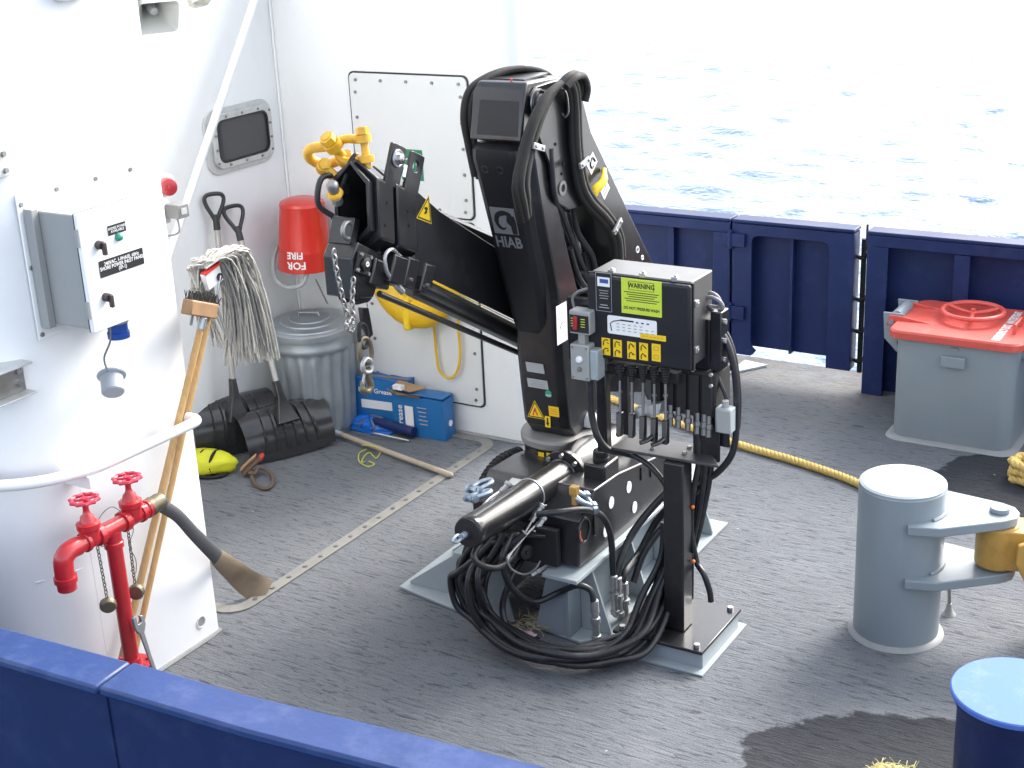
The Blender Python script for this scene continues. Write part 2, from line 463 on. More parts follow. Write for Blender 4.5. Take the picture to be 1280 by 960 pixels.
        ob = bpy.data.objects.new(name, me)
        COL.objects.link(ob)
        if parent is not None:
            ob.parent = parent
            ob['_o'] = tuple(o0)
        else:
            ob.location = o0
            ob['_o'] = tuple(o0)
        if bevel:
            bv = ob.modifiers.new('bevel', 'BEVEL')
            bv.width = bevel; bv.segments = seg; bv.limit_method = 'ANGLE'; bv.angle_limit = R(40)
            bv.harden_normals = False
        return ob

def tag(o, label, cat, group=None):
    o['label'] = label; o['category'] = cat
    if group: o['group'] = group
    return o
def thing(name, label, cat, loc, group=None):
    o = bpy.data.objects.new(name, None)
    o.empty_display_size = 0.1
    COL.objects.link(o)
    o.location = loc; o['_o'] = tuple(loc)
    return tag(o, label, cat, group)
def struct(o): o['kind'] = 'structure'; return o
def rep(src, name, offs, parent):
    """more copies of one small piece sharing its mesh, at offsets from the first"""
    out = []
    for d in offs:
        c = src.copy(); COL.objects.link(c); c.name = name
        c.parent = parent; c.location = V(src.location) + V(d)
        out.append(c)
    return out
def text(body, org, right, up, size, m, parent, align='CENTER', name='lettering', lift=0.0012, sx=1.0, bold=0.0):
    cu = bpy.data.curves.new('t', 'FONT')
    cu.body = body; cu.size = size; cu.align_x = align; cu.align_y = 'CENTER'
    cu.extrude = 0.0003; cu.resolution_u = 2; cu.space_line = 0.85; cu.offset = bold
    ob = bpy.data.objects.new('t', cu); COL.objects.link(ob)
    dg = bpy.context.evaluated_depsgraph_get()
    me = bpy.data.meshes.new_from_object(ob.evaluated_get(dg))
    bpy.data.objects.remove(ob)
    r = V(right).normalized(); u = V(up); u = (u - r * u.dot(r)).normalized(); n = r.cross(u)
    o0 = V(parent['_o'])
    for vtx in me.vertices:
        c = vtx.co
        vtx.co = V(org) - o0 + r * c.x * sx + u * c.y + n * (c.z + lift)
    me.materials.clear(); me.materials.append(MATS[m])
    o = bpy.data.objects.new(name, me); COL.objects.link(o); o.parent = parent; o['_o'] = tuple(o0)
    return o
def decal(name, c, right, up, w, h, m, parent, t=0.0015, corner=0.0):
    r = V(right).normalized(); u = V(up); u = (u - r * u.dot(r)).normalized(); n = r.cross(u)
    b = MB()
    if corner:
        pts = []
        for (sx, sy, a0) in ((1, 1, 0), (-1, 1, 90), (-1, -1, 180), (1, -1, 270)):
            for k in range(4):
                a = R(a0 + k * 30)
                pts.append(V(c) + r * (sx * (w / 2 - corner) + corner * math.cos(a)) + u * (sy * (h / 2 - corner) + corner * math.sin(a)))
        b.prism(pts, n * t)
    else:
        b.obox(V(c) + n * t / 2, r * w / 2, u * h / 2, n * t / 2)
    return b.build(name, m, parent)
def rrect(c, r, u, w, h, rad, k=5):
    pts = []
    for (sx, sy, a0) in ((1, 1, 0), (-1, 1, 90), (-1, -1, 180), (1, -1, 270)):
        for i in range(k + 1):
            a = R(a0 + i * 90 / k)
            pts.append(V(c) + V(r) * (sx * (w / 2 - rad) + rad * math.cos(a)) + V(u) * (sy * (h / 2 - rad) + rad * math.sin(a)))
    return pts

# ------------------------------------------------------------------ setting: sea and deck
SEA_Z = -2.4
def build_sea():
    rings = [2.0]
    while rings[-1] < 18000:
        r = rings[-1]
        rings.append(r + (0.30 if r < 17 else 0.15 if r < 40 else 0.15 * (r / 40) ** 2 if r < 75 else r * 0.06))
    az = []
    a = -180.0
    while a < 180 - 1e-6:
        az.append(a); a += 0.21 if -24 <= a < 24 else 6.0
    A = np.radians(np.array(az) + 122.0)
    RR = np.array(rings)
    X = RR[:, None] * np.cos(A)[None]; Y = RR[:, None] * np.sin(A)[None]
    rng = np.random.RandomState(3)
    Z = np.zeros_like(X)
    for k in range(70):
        lam = 0.32 * (2.4 / 0.32) ** rng.rand()
        th = math.radians(250) + rng.randn() * 0.75
        amp = 0.0042 * min(lam, 0.9) ** 0.8 * (0.5 + rng.rand())
        q = 2 * math.pi / lam
        sp = np.maximum(0.15, 0.15 * (RR / 40) ** 2)[:, None]
        fade = np.clip((lam / sp - 2.5) / 2.5, 0, 1) * (RR[:, None] < 400)
        Z += fade * amp * np.sin(q * (X * math.cos(th) + Y * math.sin(th)) + rng.rand() * 6.28)
    n, m = X.shape
    verts = np.stack([X, Y, Z], -1).reshape(-1, 3)
    i = np.arange(n - 1)[:, None]; j = np.arange(m)[None]
    jn = (j + 1) % m
    faces = np.stack([i * m + j + 0 * jn, i * m + jn, (i + 1) * m + jn, (i + 1) * m + j + 0 * jn], -1).reshape(-1, 4)
    me = bpy.data.meshes.new('sea')
    me.from_pydata(verts.tolist(), [], faces.tolist())
    for p in me.polygons: p.use_smooth = True
    me.materials.append(MATS['sea'])
    o = bpy.data.objects.new('sea', me); COL.objects.link(o); o.location = (0, 0, SEA_Z)
    struct(o); o['label'] = 'glaring rippled sea beyond the blue bulwark'
build_sea()

b = MB()
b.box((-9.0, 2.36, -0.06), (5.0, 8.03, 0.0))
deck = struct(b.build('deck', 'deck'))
deck['label'] = 'grey non-skid deck with dark patches'

# ------------------------------------------------------------------ setting: bolted deck frame in front of the alcove
fr = thing('deck_frame_strip', 'flat bolted metal strip framing the deck of the alcove, turning along the wall', 'deck strip', (-4.0, 5.1, 0))
outer = rrect((-4.62, 5.08, 0.001), (1, 0, 0), (0, 1, 0), 1.36, 2.18, 0.12)
inner = rrect((-4.62, 5.08, 0.001), (1, 0, 0), (0, 1, 0), 1.24, 2.06, 0.07)
MB().ring_plate(outer, inner, (0, 0, 0.006)).build('strip', 'steel_strip', fr)
bo = MB().cyl((-3.97, 4.15, 0.007), (-3.97, 4.15, 0.012), 0.012, 0.010, 10).build('bolt', 'steel_dull', fr)
rep(bo, 'bolt', [(0, 0.115 * k, 0) for k in range(1, 17)] + [(-0.14 - 0.13 * k, 1.98, 0) for k in range(8)], fr)

# ------------------------------------------------------------------ deckhouse
HT = 3.7
dh = thing('deckhouse', 'white painted deckhouse with an alcove, rounded corners and bolted panels', 'deckhouse', (-4.6, 5.0, 0))
foot = [(-3.93, 3.88 - 0.02), (-3.935, 3.873), (-3.95, 3.88), (-5.31, 3.88), (-6.2, 3.88), (-6.2, 2.98), (-4.20, 2.98)]
arc = [(-4.20 + 0.27 * math.sin(R(a)), 3.25 - 0.27 * math.cos(R(a))) for a in range(10, 91, 10)]
b = MB(); b.prism([(x, y, 0.0) for x, y in foot + arc], (0, 0, HT))
corner = b.build('corner_wall', 'white_paint', dh, ang=25)
for yy in (3.27,):
    MB().cyl((-3.9312, yy, 0.0), (-3.9312, yy, 0.98), 0.0022, n=6).build('weld_seam', 'white_paint', corner)
MB().tube([(-3.931, 3.86, 0.72), (-3.931, 3.27, 0.72)], 0.002, 6).build('weld_seam', 'white_paint', corner)
MB().tube([(-4.0, 3.06, 0.60), (-3.935, 3.20, 0.60), (-3.931, 3.42, 0.60)], 0.003, 6).build('weld_seam', 'white_paint', corner)
# scupper hole: a grey disc stands in for its shaded inside
sc = (-3.930,3.775,0.096)
b = MB(); b.torus(sc, (1, 0, 0), 0.024, 0.004, 20, 6); b.build('scupper_rim', 'white_paint', corner)
MB().cyl((sc[0] - 0.01, sc[1], sc[2]), (sc[0] + 0.0015, sc[1], sc[2]), 0.024, n=20).build('scupper_shade', 'panel_grey', corner)
# bead of sealant at the foot of the walls
MB().tube([(-3.93, 3.30, 0.004), (-3.925, 3.80, 0.004), (-3.93, 3.875, 0.004), (-4.02, 3.89, 0.004), (-4.6, 3.89, 0.004)], 0.011, 6).build('sealant_bead', 'bead', corner)

b = MB(); b.box((-5.45, 3.88, 0), (-5.31, 6.2, HT)); inner_wall = b.build('alcove_wall', 'wall_paint', dh)
wing = [(-5.45, 6.2), (-3.86, 6.2)] + [(-3.86 + 0.09 * math.sin(R(a)), 6.29 - 0.09 * math.cos(R(a))) for a in range(15, 180, 15)] + [(-3.86, 6.38), (-5.45, 6.38)]
b = MB(); b.prism([(x, y, 0) for x, y in wing], (0, 0, 2.72)); wingo = b.build('wing_wall', 'wall_paint', dh, ang=25)
b = MB(); b.tube([(-5.28, 6.19, 0.004), (-3.86, 6.19, 0.004)] + [(-3.86 + 0.10 * math.sin(R(a)), 6.29 - 0.10 * math.cos(R(a)), 0.004) for a in range(20, 170, 20)], 0.012, 6)
b.build('sealant_bead', 'bead', wingo)
MB().tube([(-5.30, 3.9, 0.004), (-5.30, 6.18, 0.004)], 0.011, 6).build('sealant_bead', 'bead', inner_wall)
b = MB(); b.tube([(-5.302, 6.192, 0), (-5.302, 6.192, 2.72)], 0.008, 6); b.build('weld_seam', 'wall_paint', wingo)
MB().box((-9.0, 6.38, 0), (-5.45, 6.44, 2.72)).build('side_wall', 'wall_paint', dh)

# two bolted access panels on the wing wall
def access_panel(z0, z1, label):
    p = MB()
    c = (-4.43, 6.199, (z0 + z1) / 2)
    p.prism(rrect(c, (1, 0, 0), (0, 0, 1), 0.745, z1 - z0, 0.03), (0, -0.012, 0))
    o = p.build('access_panel', 'panel_paint', wingo, bevel=0.003)
    g = MB(); g.ring_plate(rrect((-4.43, 6.1995, c[2]), (1, 0, 0), (0, 0, 1), 0.763, z1 - z0 + 0.018, 0.035), rrect((-4.43, 6.1995, c[2]), (1, 0, 0), (0, 0, 1), 0.747, z1 - z0 + 0.002, 0.03), (0, -0.006, 0))
    g.build('gasket', 'ink_black', o)
    o['label'] = label
    pts = [(-4.43 - 0.372 + 0.045 + i * 0.1635, z) for i in range(5) for z in (z0 + 0.035, z1 - 0.035)]
    nz = 5
    pts += [(x, z0 + 0.10 + (z1 - z0 - 0.2) * k / (nz - 1)) for k in range(nz) for x in (-4.43 - 0.335, -4.43 + 0.335)]
    f = pts[0]
    bo = MB().hexbolt((f[0], 6.187, f[1]), (0, -1, 0), 0.0095, 0.007).build('bolt', 'steel_dull', o)
    rep(bo, 'bolt', [(q[0] - f[0], 0, q[1] - f[1]) for q in pts[1:]], o)
access_panel(1.235, 1.972, 'upper bolted access panel')
access_panel(0.18, 1.205, 'lower bolted access panel')

# window in the alcove wall
wc = Vector((-5.31, 5.84, 1.665)); wy = Vector((0, 1, 0)); wz = Vector((0, 0, 1))
w = MB(); w.ring_plate(rrect(wc, wy, wz, 0.54, 0.345, 0.085), rrect(wc, wy, wz, 0.44, 0.245, 0.045), (0.012, 0, 0))
wn_ = w.build('window', 'frame_alu', inner_wall, bevel=0.003)
w = MB(); w.ring_plate(rrect(wc + Vector((0.012, 0.012, 0)), wy, wz, 0.475, 0.29, 0.065), rrect(wc + Vector((0.012, 0.012, 0)), wy, wz, 0.405, 0.222, 0.045), (0.018, 0, 0))
w.build('frame', 'frame_alu', wn_, bevel=0.004)
w = MB(); w.prism(rrect(wc + Vector((0.014, 0.012, 0)), wy, wz, 0.404, 0.221, 0.045), (0.006, 0, 0)); w.build('pane', 'glass_dark', wn_)
w = MB(); w.ring_plate(rrect(wc + Vector((0.021, 0.012, 0)), wy, wz, 0.412, 0.229, 0.048), rrect(wc + Vector((0.021, 0.012, 0)), wy, wz, 0.394, 0.211, 0.042), (0.010, 0, 0)); w.build('gasket', 'ink_black', wn_)
bp = [(wy * (0.219 * math.copysign(1, math.cos(t)) * min(1, abs(math.cos(t)) * 1.35)) + wz * (0.1275 * math.copysign(1, math.sin(t)) * min(1, abs(math.sin(t)) * 1.35))) for t in [2 * math.pi * (k + 0.5) / 14 for k in range(14)]]
f = wc + Vector((0.030, 0.012, 0)) + bp[0]
bo = MB().cyl(f, f + Vector((0.006, 0, 0)), 0.007, n=8).build('bolt', 'steel_dull', wn_)
rep(bo, 'bolt', [q - bp[0] for q in bp[1:]], wn_)

# pipe rail round the corner, with brackets
hr = thing('pipe_rail', 'white painted pipe rail running round the rounded deckhouse corner', 'rail', (-3.80, 3.3, 1.0))
rp = [(-3.88, 3.800, 1.003), (-3.835, 3.797, 1.003), (-3.816, 3.765, 1.004), (-3.812, 3.68, 1.006), (-3.812, 3.45, 1.01), (-3.812, 3.27, 1.015)]
rp += [(-4.20 + 0.388 * math.sin(R(a)), 3.25 - 0.388 * math.cos(R(a)), 1.02 + (90 - a) * 0.0004) for a in (75, 60, 45, 30, 15, 0)] + [(-5.2, 2.85, 1.06)]
MB().tube(rp, 0.021, 14, smooth=5).build('pipe', 'white_paint', hr)
bk = MB(); bk.box((-3.93, 3.20, 0.955), (-3.79, 3.206, 1.0)); bk.box((-3.93, 3.206, 0.955), (-3.80, 3.27, 0.961))
bk.build('bracket', 'white_paint', hr)

# ------------------------------------------------------------------ far bulwark
BH = 0.967
BI, BO = 7.69, 7.80          # inner face of the stanchions, plating
def bulwark(x0, x1, posts, stiff, label):
    t = thing('bulwark', label, 'bulwark', ((x0 + x1) / 2, 7.75, 0))
    MB().box((x0, BO - 0.012, 0.0), (x1, BO, BH - 0.02)).build('plating', 'blue_paint', t)
    c = MB(); c.box((x0, BI - 0.005, BH - 0.020), (x1, BO + 0.015, BH)); c.build('cap', 'blue_paint', t, bevel=0.006)
    c = MB(); c.box((x0, BI - 0.002, BH - 0.085), (x1, BI + 0.012, BH - 0.022)); c.build('cap_flange', 'blue_paint', t, bevel=0.003)
    for a, bb in posts:
        c = MB(); c.box((a, BI, 0.0), (bb, BI + 0.016, BH - 0.087)); c.box(((a + bb) / 2 - 0.008, BI + 0.0165, 0.0), ((a + bb) / 2 + 0.008, BO - 0.013, BH - 0.024))
        c.build('stanchion', 'blue_paint', t, bevel=0.003)
    for a, w_, yy in stiff:
        c = MB(); c.prism([(a, BO - 0.013, 0.0), (a, yy + 0.04, 0.0), (a, yy, BH - 0.087), (a, BO - 0.013, BH - 0.087)], (0.014, 0, 0))
        c.box((a - w_ / 2, yy - 0.012, 0.45), (a + w_ / 2 + 0.014, yy, BH - 0.09))
        c.build('stiffener', 'blue_paint', t, bevel=0.002)
    return t
bl = bulwark(-9.0, -3.245, [(-3.352, -3.248)], [(-3.66, 0.03, 7.75), (-4.6, 0.03, 7.75), (-5.6, 0.03, 7.75)], 'blue steel bulwark behind the black crane, left of the gate')
br = bulwark(-2.425, 5.0, [(-2.421, -2.300)], [(-1.90, 0.07, 7.706), (-1.1, 0.07, 7.706), (-0.2, 0.07, 7.706), (0.8, 0.07, 7.706)], 'blue steel bulwark behind the red-lidded hatch, right of the gate')
b = MB(); b.prism([(-3.24, 7.66, 0.003), (-3.08, 7.90, 0.003), (-3.24, 7.93, 0.003)], (0, 0, 0.012)); b.build('bracket_plate', 'pale_grey_paint', bl)
hs = MB(); hs.box((-9.0, 8.031, -2.8), (5.0, 8.05, -0.003)); hs.box((-9.0, 8.05, -0.16), (5.0, 8.11, -0.05)); struct(hs.build('hull_side', 'blue_paint'))

gt = thing('bulwark_gate', 'blue hinged bulwark gate with recessed panel between the two bulwarks', 'gate', (-2.86, 7.75, 0))
f = MB()
gx0, gx1 = -3.232, -2.495
fo = [(gx0, BI, 0.135), (gx0, BI, BH - 0.025), (gx1, BI, BH - 0.025), (gx1, BI, 0.125)]
ins = [(-2.640, BI, 0.125), (-2.640, BI, 0.845), (-2.652, BI, 0.868), (-2.68, BI, 0.878), (-3.065, BI, 0.878), (-3.095, BI, 0.868), (-3.108, BI, 0.845), (-3.108, BI, 0.22), (-3.098, BI, 0.19), (-3.075, BI, 0.17), (-3.095, BI, 0.145), (-3.108, BI, 0.135)]
f.prism(fo + ins, (0, 0.016, 0)); f.build('frame', 'blue_paint', gt, bevel=0.003)
c = MB(); c.box((gx0, BI - 0.005, BH - 0.020), (gx1, BO + 0.015, BH)); c.build('cap', 'blue_paint', gt, bevel=0.006)
c = MB(); c.box((gx0, BO - 0.022, 0.168), (gx1, BO - 0.008, BH - 0.024)); c.build('back_plate', 'blue_paint', gt)
c = MB(); c.box((gx0, BI + 0.0165, 0.16), (gx0 + 0.015, BO - 0.0225, BH - 0.024)); c.build('side_plate', 'blue_paint', gt)
c = MB(); c.box((gx1 - 0.015, BI + 0.0165, 0.13), (gx1, BO - 0.0225, BH - 0.024)); c.build('side_plate', 'blue_paint', gt)
c = MB(); c.box((-2.88, BI + 0.03, 0.17), (-2.865, BO - 0.0225, BH - 0.03)); c.build('stiffener', 'blue_paint', gt)
for z in (0.845, 0.40):
    c = MB(); c.box((-3.285, BI - 0.022, z - 0.040), (-3.145, BI - 0.002, z + 0.040)); c.cyl((-3.238, BI - 0.015, z - 0.055), (-3.238, BI - 0.015, z + 0.055), 0.016, n=10)
    c.build('hinge', 'blue_paint', gt, bevel=0.003)
for z in (0.80, 0.55, 0.36, 0.18):
    c = MB(); c.tube([(-2.50, 7.76, z), (-2.46, 7.75, z - 0.01), (-2.43, 7.76, z + 0.02)], 0.012, 6, smooth=3); c.build('latch_hook', 'black_matte', gt)
c = MB(); c.tube([(-2.462, 7.77, 0.10), (-2.462, 7.77, 0.90)], 0.016, 8); c.build('latch_bar', 'black_matte', gt)
c = MB(); c.tube([(-2.432, 7.72, BH + 0.03), (-2.432, 7.72, BH - 0.10), (-2.447, 7.73, BH - 0.16)], 0.007, 6); c.build('latch_pin', 'black_matte', gt)

# ------------------------------------------------------------------ near bulwark (outer side towards the camera)
nb = thing('bulwark', 'blue near bulwark seen from outside, wide cap with a butt joint', 'bulwark', (-2.4, 2.35, 0))
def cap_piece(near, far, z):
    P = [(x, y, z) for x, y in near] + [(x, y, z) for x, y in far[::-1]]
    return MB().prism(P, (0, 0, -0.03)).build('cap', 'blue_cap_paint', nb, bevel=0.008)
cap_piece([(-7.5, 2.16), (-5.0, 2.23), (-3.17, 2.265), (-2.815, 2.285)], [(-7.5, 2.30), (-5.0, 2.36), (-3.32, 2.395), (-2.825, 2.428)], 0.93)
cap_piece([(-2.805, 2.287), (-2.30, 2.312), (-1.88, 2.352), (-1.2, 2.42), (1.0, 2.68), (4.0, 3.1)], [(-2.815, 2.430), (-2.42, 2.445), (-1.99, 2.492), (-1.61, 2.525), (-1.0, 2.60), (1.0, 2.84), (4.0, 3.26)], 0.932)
base = [(-7.5, 2.19), (-5.0, 2.26), (-3.17, 2.295), (-2.81, 2.315), (-2.30, 2.342), (-1.88, 2.382), (-1.2, 2.45), (1.0, 2.71), (4.0, 3.13)]
P = [(x, y, 0.899) for x, y in base] + [(x, y + 0.012, 0.899) for x, y in base[::-1]]
MB().prism(P, (0, 0, -3.5)).build('plating', 'blue_paint', nb)
MB().cyl((-2.81, 2.312, -2.0), (-2.81, 2.312, 0.897), 0.004, n=6).build('weld_seam', 'blue_paint', nb)

# ================================================================== things on and by the deckhouse
EX = Vector((1, 0, 0)); EY = Vector((0, 1, 0)); EZ = Vector((0, 0, 1))

# ---- shore power panel
sp = thing('shore_power_panel', 'white electrical shore power panel with two dark knobs on the sunlit wall', 'electrical panel', (-3.93, 3.42, 1.5))
pl = MB(); pl.box((-3.929, 3.19, 1.50), (-3.921, 3.74, 2.02)); pl.build('back_plate', 'panel_front', sp, bevel=0.006)
bx = MB(); bx.box((-3.920, 3.235, 1.555), (-3.70, 3.585, 1.955)); body = bx.build('box', 'panel_grey', sp, bevel=0.005)
fl = MB(); fl.box((-3.918, 3.205, 1.545), (-3.875, 3.2345, 1.965)); fl.build('side_flange', 'panel_grey', body, bevel=0.003)
dr = MB(); dr.box((-3.699, 3.225, 1.548), (-3.680, 3.592, 1.962)); door = dr.build('door', 'panel_front', sp, bevel=0.004)
g = MB(); g.ring_plate(rrect((-3.7005, 3.4085, 1.755), (0, 1, 0), (0, 0, 1), 0.368, 0.416, 0.006), rrect((-3.7005, 3.4085, 1.755), (0, 1, 0), (0, 0, 1), 0.345, 0.39, 0.005), (0.003, 0, 0)); g.build('gasket', 'ink_black', door)
hg = MB(); hg.cyl((-3.69, 3.222, 1.60), (-3.69, 3.222, 1.66), 0.007, n=8); hg.build('hinge', 'panel_grey', door)
hg = MB(); hg.cyl((-3.69, 3.222, 1.85), (-3.69, 3.222, 1.91), 0.007, n=8); hg.build('hinge', 'panel_grey', door)
for k in ((-3.680,3.297,1.842), (-3.680,3.295,1.659)):
    kb = MB(); kb.cyl(k, (k[0] + 0.022, k[1], k[2]), 0.016, 0.015, 16); kb.obox((k[0] + 0.028, k[1] + 0.001, k[2] - 0.012), (0.008, 0, 0), (0, 0.006, 0), (0, 0, 0.022))
    kb.build('knob', 'knob_brown', door, bevel=0.002)
k = (-3.680,3.391,1.847)
kb = MB(); kb.lathe(k, (1, 0, 0), [(0.015, 0), (0.015, 0.006), (0.012, 0.014), (0.006, 0.018), (0, 0.019)], 16); kb.build('indicator_lamp', 'green_lamp', door)
c1 = V((-3.679,3.389,1.877)); c2 = V((-3.679,3.390,1.756))
decal('name_plate', c1, EY, EZ, 0.082, 0.034, 'ink_black', door)
text('SHORE POWER\nAVAILABLE', c1 + EX * 0.0016, EY, EZ, 0.0125, 'label_white', door)
decal('name_plate', c2, EY, EZ, 0.205, 0.058, 'ink_black', door)
text('240VAC, 1-PHASE, 60Hz\nSHORE POWER INLET PANEL\n(SP-1)', c2 + EX * 0.0016, EY, EZ, 0.0175, 'label_white', door, sx=0.9, bold=0.0002)
cn = V((-3.734,3.420,1.521)); cn = Vector((-3.80, 3.44, 1.555))
q = MB(); q.cyl(cn, cn - EZ * 0.045, 0.042, n=18); q.build('connector_collar', 'panel_grey', sp, bevel=0.003)
q = MB(); q.lathe(cn - EZ * 0.046, (0, 0, -1), [(0.036, 0), (0.036, 0.03), (0.040, 0.032), (0.040, 0.055), (0.030, 0.056), (0.030, 0.02)], 20); q.build('socket', 'cee_blue', sp)
cp = V((-3.830,3.404,1.289))
q = MB(); q.tube([cn + Vector((0, -0.03, -0.03)), cn + Vector((0.0, -0.042, -0.10)), cp + Vector((0, -0.02, 0.10)), cp + Vector((0, -0.012, 0.045))], 0.004, 6, smooth=5); q.build('tether', 'cable_grey', sp)
ax = Vector((0.45, -0.45, -0.55)).normalized()
q = MB(); q.lathe(cp - ax * 0.035, ax, [(0.047, 0.0), (0.047, 0.012), (0.041, 0.014), (0.041, 0.075), (0.036, 0.08), (0, 0.08)], 22); q.torus(cp - ax * 0.03, ax, 0.047, 0.006); q.build('cap', 'cee_grey', sp)
f0 = (-3.921, 3.205, 1.98)
bo = MB().hexbolt(f0, (1, 0, 0), 0.009, 0.006).build('bolt', 'steel_dull', sp)
rep(bo, 'bolt', [(0, 0.16, 0.02), (0, 0.34, 0.02), (0, 0.51, 0.02), (0, 0, -0.22), (0, 0, -0.46), (0, 0.515, -0.2)], sp)

# ---- beacon and bracket
bc = thing('warning_beacon', 'red round beacon on a grey bracket at the alcove edge', 'beacon', (-4.05, 4.05, 1.75))
b0 = V((-4.050,4.041,1.862))
q = MB(); q.cyl(b0 + Vector((-0.075, 0.045, 0)), b0 + Vector((-0.02, -0.005, 0)), 0.036, n=18); q.build('housing', 'label_white', bc, bevel=0.003)
q = MB(); q.lathe(b0 + Vector((-0.02, -0.005, 0)), (1, -0.75, 0.05), [(0.034, 0), (0.036, 0.03), (0.033, 0.052), (0.022, 0.058), (0.009, 0.058), (0.007, 0.063), (0, 0.064)], 20); q.build('lens', 'beacon_red', bc)
q = MB(); q.box((-4.13, 4.00, b0.z - 0.155), (-4.095, 4.06, b0.z - 0.02)); q.build('bracket_plate', 'frame_alu', bc, bevel=0.004)
q = MB(); q.cyl((-4.095, 4.02, b0.z - 0.06), (-4.088, 4.02, b0.z - 0.06), 0.021, n=16); q.build('disc', 'label_white', bc)
q = MB(); q.box((-4.09, 4.03, b0.z - 0.13), (-4.02, 4.09, b0.z - 0.075)); q.build('junction_box', 'cable_grey', bc, bevel=0.004)
q = MB(); q.box((-4.0195, 4.045, b0.z - 0.115), (-4.017, 4.075, b0.z - 0.09)); q.build('cover', 'frame_alu', bc)
q = MB(); q.tube([(-4.05, 4.05, b0.z - 0.13), (-4.03, 4.03, b0.z - 0.18), (-4.09, 4.02, b0.z - 0.2), (-4.13, 3.93, b0.z - 0.18)], 0.004, 6, smooth=5); q.build('cable', 'cable_grey', bc)
q = MB(); q.box((-4.13, 3.88, b0.z - 0.12), (-4.10, 4.0, b0.z - 0.05)); q.build('arm', 'frame_alu', bc)

# ---- loudspeaker horn
hn = thing('horn_loudspeaker', 'grey rectangular horn loudspeaker high on the white alcove wall', 'loudspeaker', (-5.31, 5.36, 2.3))
hc = V((-5.100,5.144,2.367)); da = Vector((0.80, -0.42, -0.42)).normalized()
hu = EZ - da * EZ.dot(da); hu.normalize(); hrr = da.cross(hu).normalized()
def rect4(c, w, h): return [p for p in rrect(c, hrr, hu, w, h, min(w, h) * 0.14, 3)]
q = MB(); q.loft([rect4(hc - da * 0.20, 0.06, 0.06), rect4(hc - da * 0.12, 0.085, 0.08), rect4(hc - da * 0.05, 0.14, 0.12), rect4(hc, 0.20, 0.165)], cap=False)
q.loft([rect4(hc, 0.195, 0.160), rect4(hc - da * 0.05, 0.135, 0.115), rect4(hc - da * 0.12, 0.08, 0.075), rect4(hc - da * 0.17, 0.055, 0.055)], cap=False)
q.loft([rect4(hc - da * 0.17, 0.055, 0.055), rect4(hc - da * 0.171, 0.054, 0.054)], cap=True)
q.loft([rect4(hc, 0.20, 0.165), rect4(hc, 0.195, 0.160)], cap=False)
q.build('flare', 'horn_grey', hn)
q = MB(); q.lathe(hc - da * 0.15, da, [(0.022, 0), (0.024, 0.07), (0.018, 0.09), (0, 0.095)], 14); q.build('phase_plug', 'label_grey', hn)
q = MB(); q.cyl(hc - da * 0.19, hc - da * 0.30, 0.055, 0.05, 18); q.build('driver', 'horn_grey', hn)
q = MB(); q.box((-5.31, hc.y + 0.05, hc.z + 0.06), (-5.28, hc.y + 0.15, hc.z + 0.16)); q.tube([(-5.29, hc.y + 0.1, hc.z + 0.1), hc - da * 0.24], 0.012, 8); q.build('bracket', 'horn_grey', hn)

# ---- work lamp beside it
wl = thing('work_lamp', 'small ribbed clear-glass work lamp at the top beside the loudspeaker', 'lamp', (-5.31, 5.55, 2.4))
lc = V((-5.150,5.439,2.427))
q = MB(); q.lathe(lc + Vector((0, 0, 0.16)), (0.35, -0.1, -1), [(0.03, 0), (0.045, 0.03), (0.058, 0.06), (0.062, 0.12), (0.058, 0.19), (0.04, 0.205), (0, 0.21)], 14); q.build('glass', 'lamp_glass', wl, flat=True)
q = MB(); q.cyl(lc + Vector((0, 0, 0.15)), lc + Vector((-0.03, 0, 0.24)), 0.04, n=14); q.build('cap', 'horn_grey', wl)
q = MB(); q.tube([lc + Vector((-0.02, 0, 0.22)), (-5.31, lc.y, lc.z + 0.22)], 0.014, 8); q.build('arm', 'horn_grey', wl)

# ---- hanging plug cable and small box above the frame edge
pc = thing('cable_plug', 'grey cable with a white plug hanging at the top of the wall', 'cable', (-5.31, 5.1, 2.35))
pts = [V(p) for p in [(-5.280,5.037,2.676),(-5.280,5.018,2.496),(-5.280,5.026,2.429),(-5.280,5.009,2.394),(-5.280,4.976,2.383)]]
q = MB(); q.tube(pts, 0.0065, 8, smooth=6); q.build('cable', 'cable_grey', pc)
e0, e1 = V((-5.280,4.976,2.383)), V((-5.270,4.887,2.389))
q = MB(); q.cyl(e0, e0.lerp(e1, 0.5), 0.016, n=12); q.cyl(e0.lerp(e1, 0.45), e1, 0.021, n=12); q.build('plug', 'label_grey', pc, bevel=0.002)
q = MB(); q.box((-5.30, 5.09, 2.60), (-5.26, 5.15, 2.68)); q.build('gland', 'label_grey', pc)
jb = thing('junction_box', 'small white junction box at the top edge of the left wall', 'junction box', (-4.0, 3.55, 2.5))
k = V((-3.930,3.554,2.626))
q = MB(); q.box((-3.929, k.y - 0.07, k.z - 0.006), (-3.86, k.y + 0.07, k.z + 0.12)); q.build('box', 'panel_front', jb, bevel=0.006)
q = MB(); q.box((-3.8595, k.y - 0.065, k.z), (-3.852, k.y + 0.065, k.z + 0.115)); q.build('cover', 'panel_front', jb, bevel=0.003)

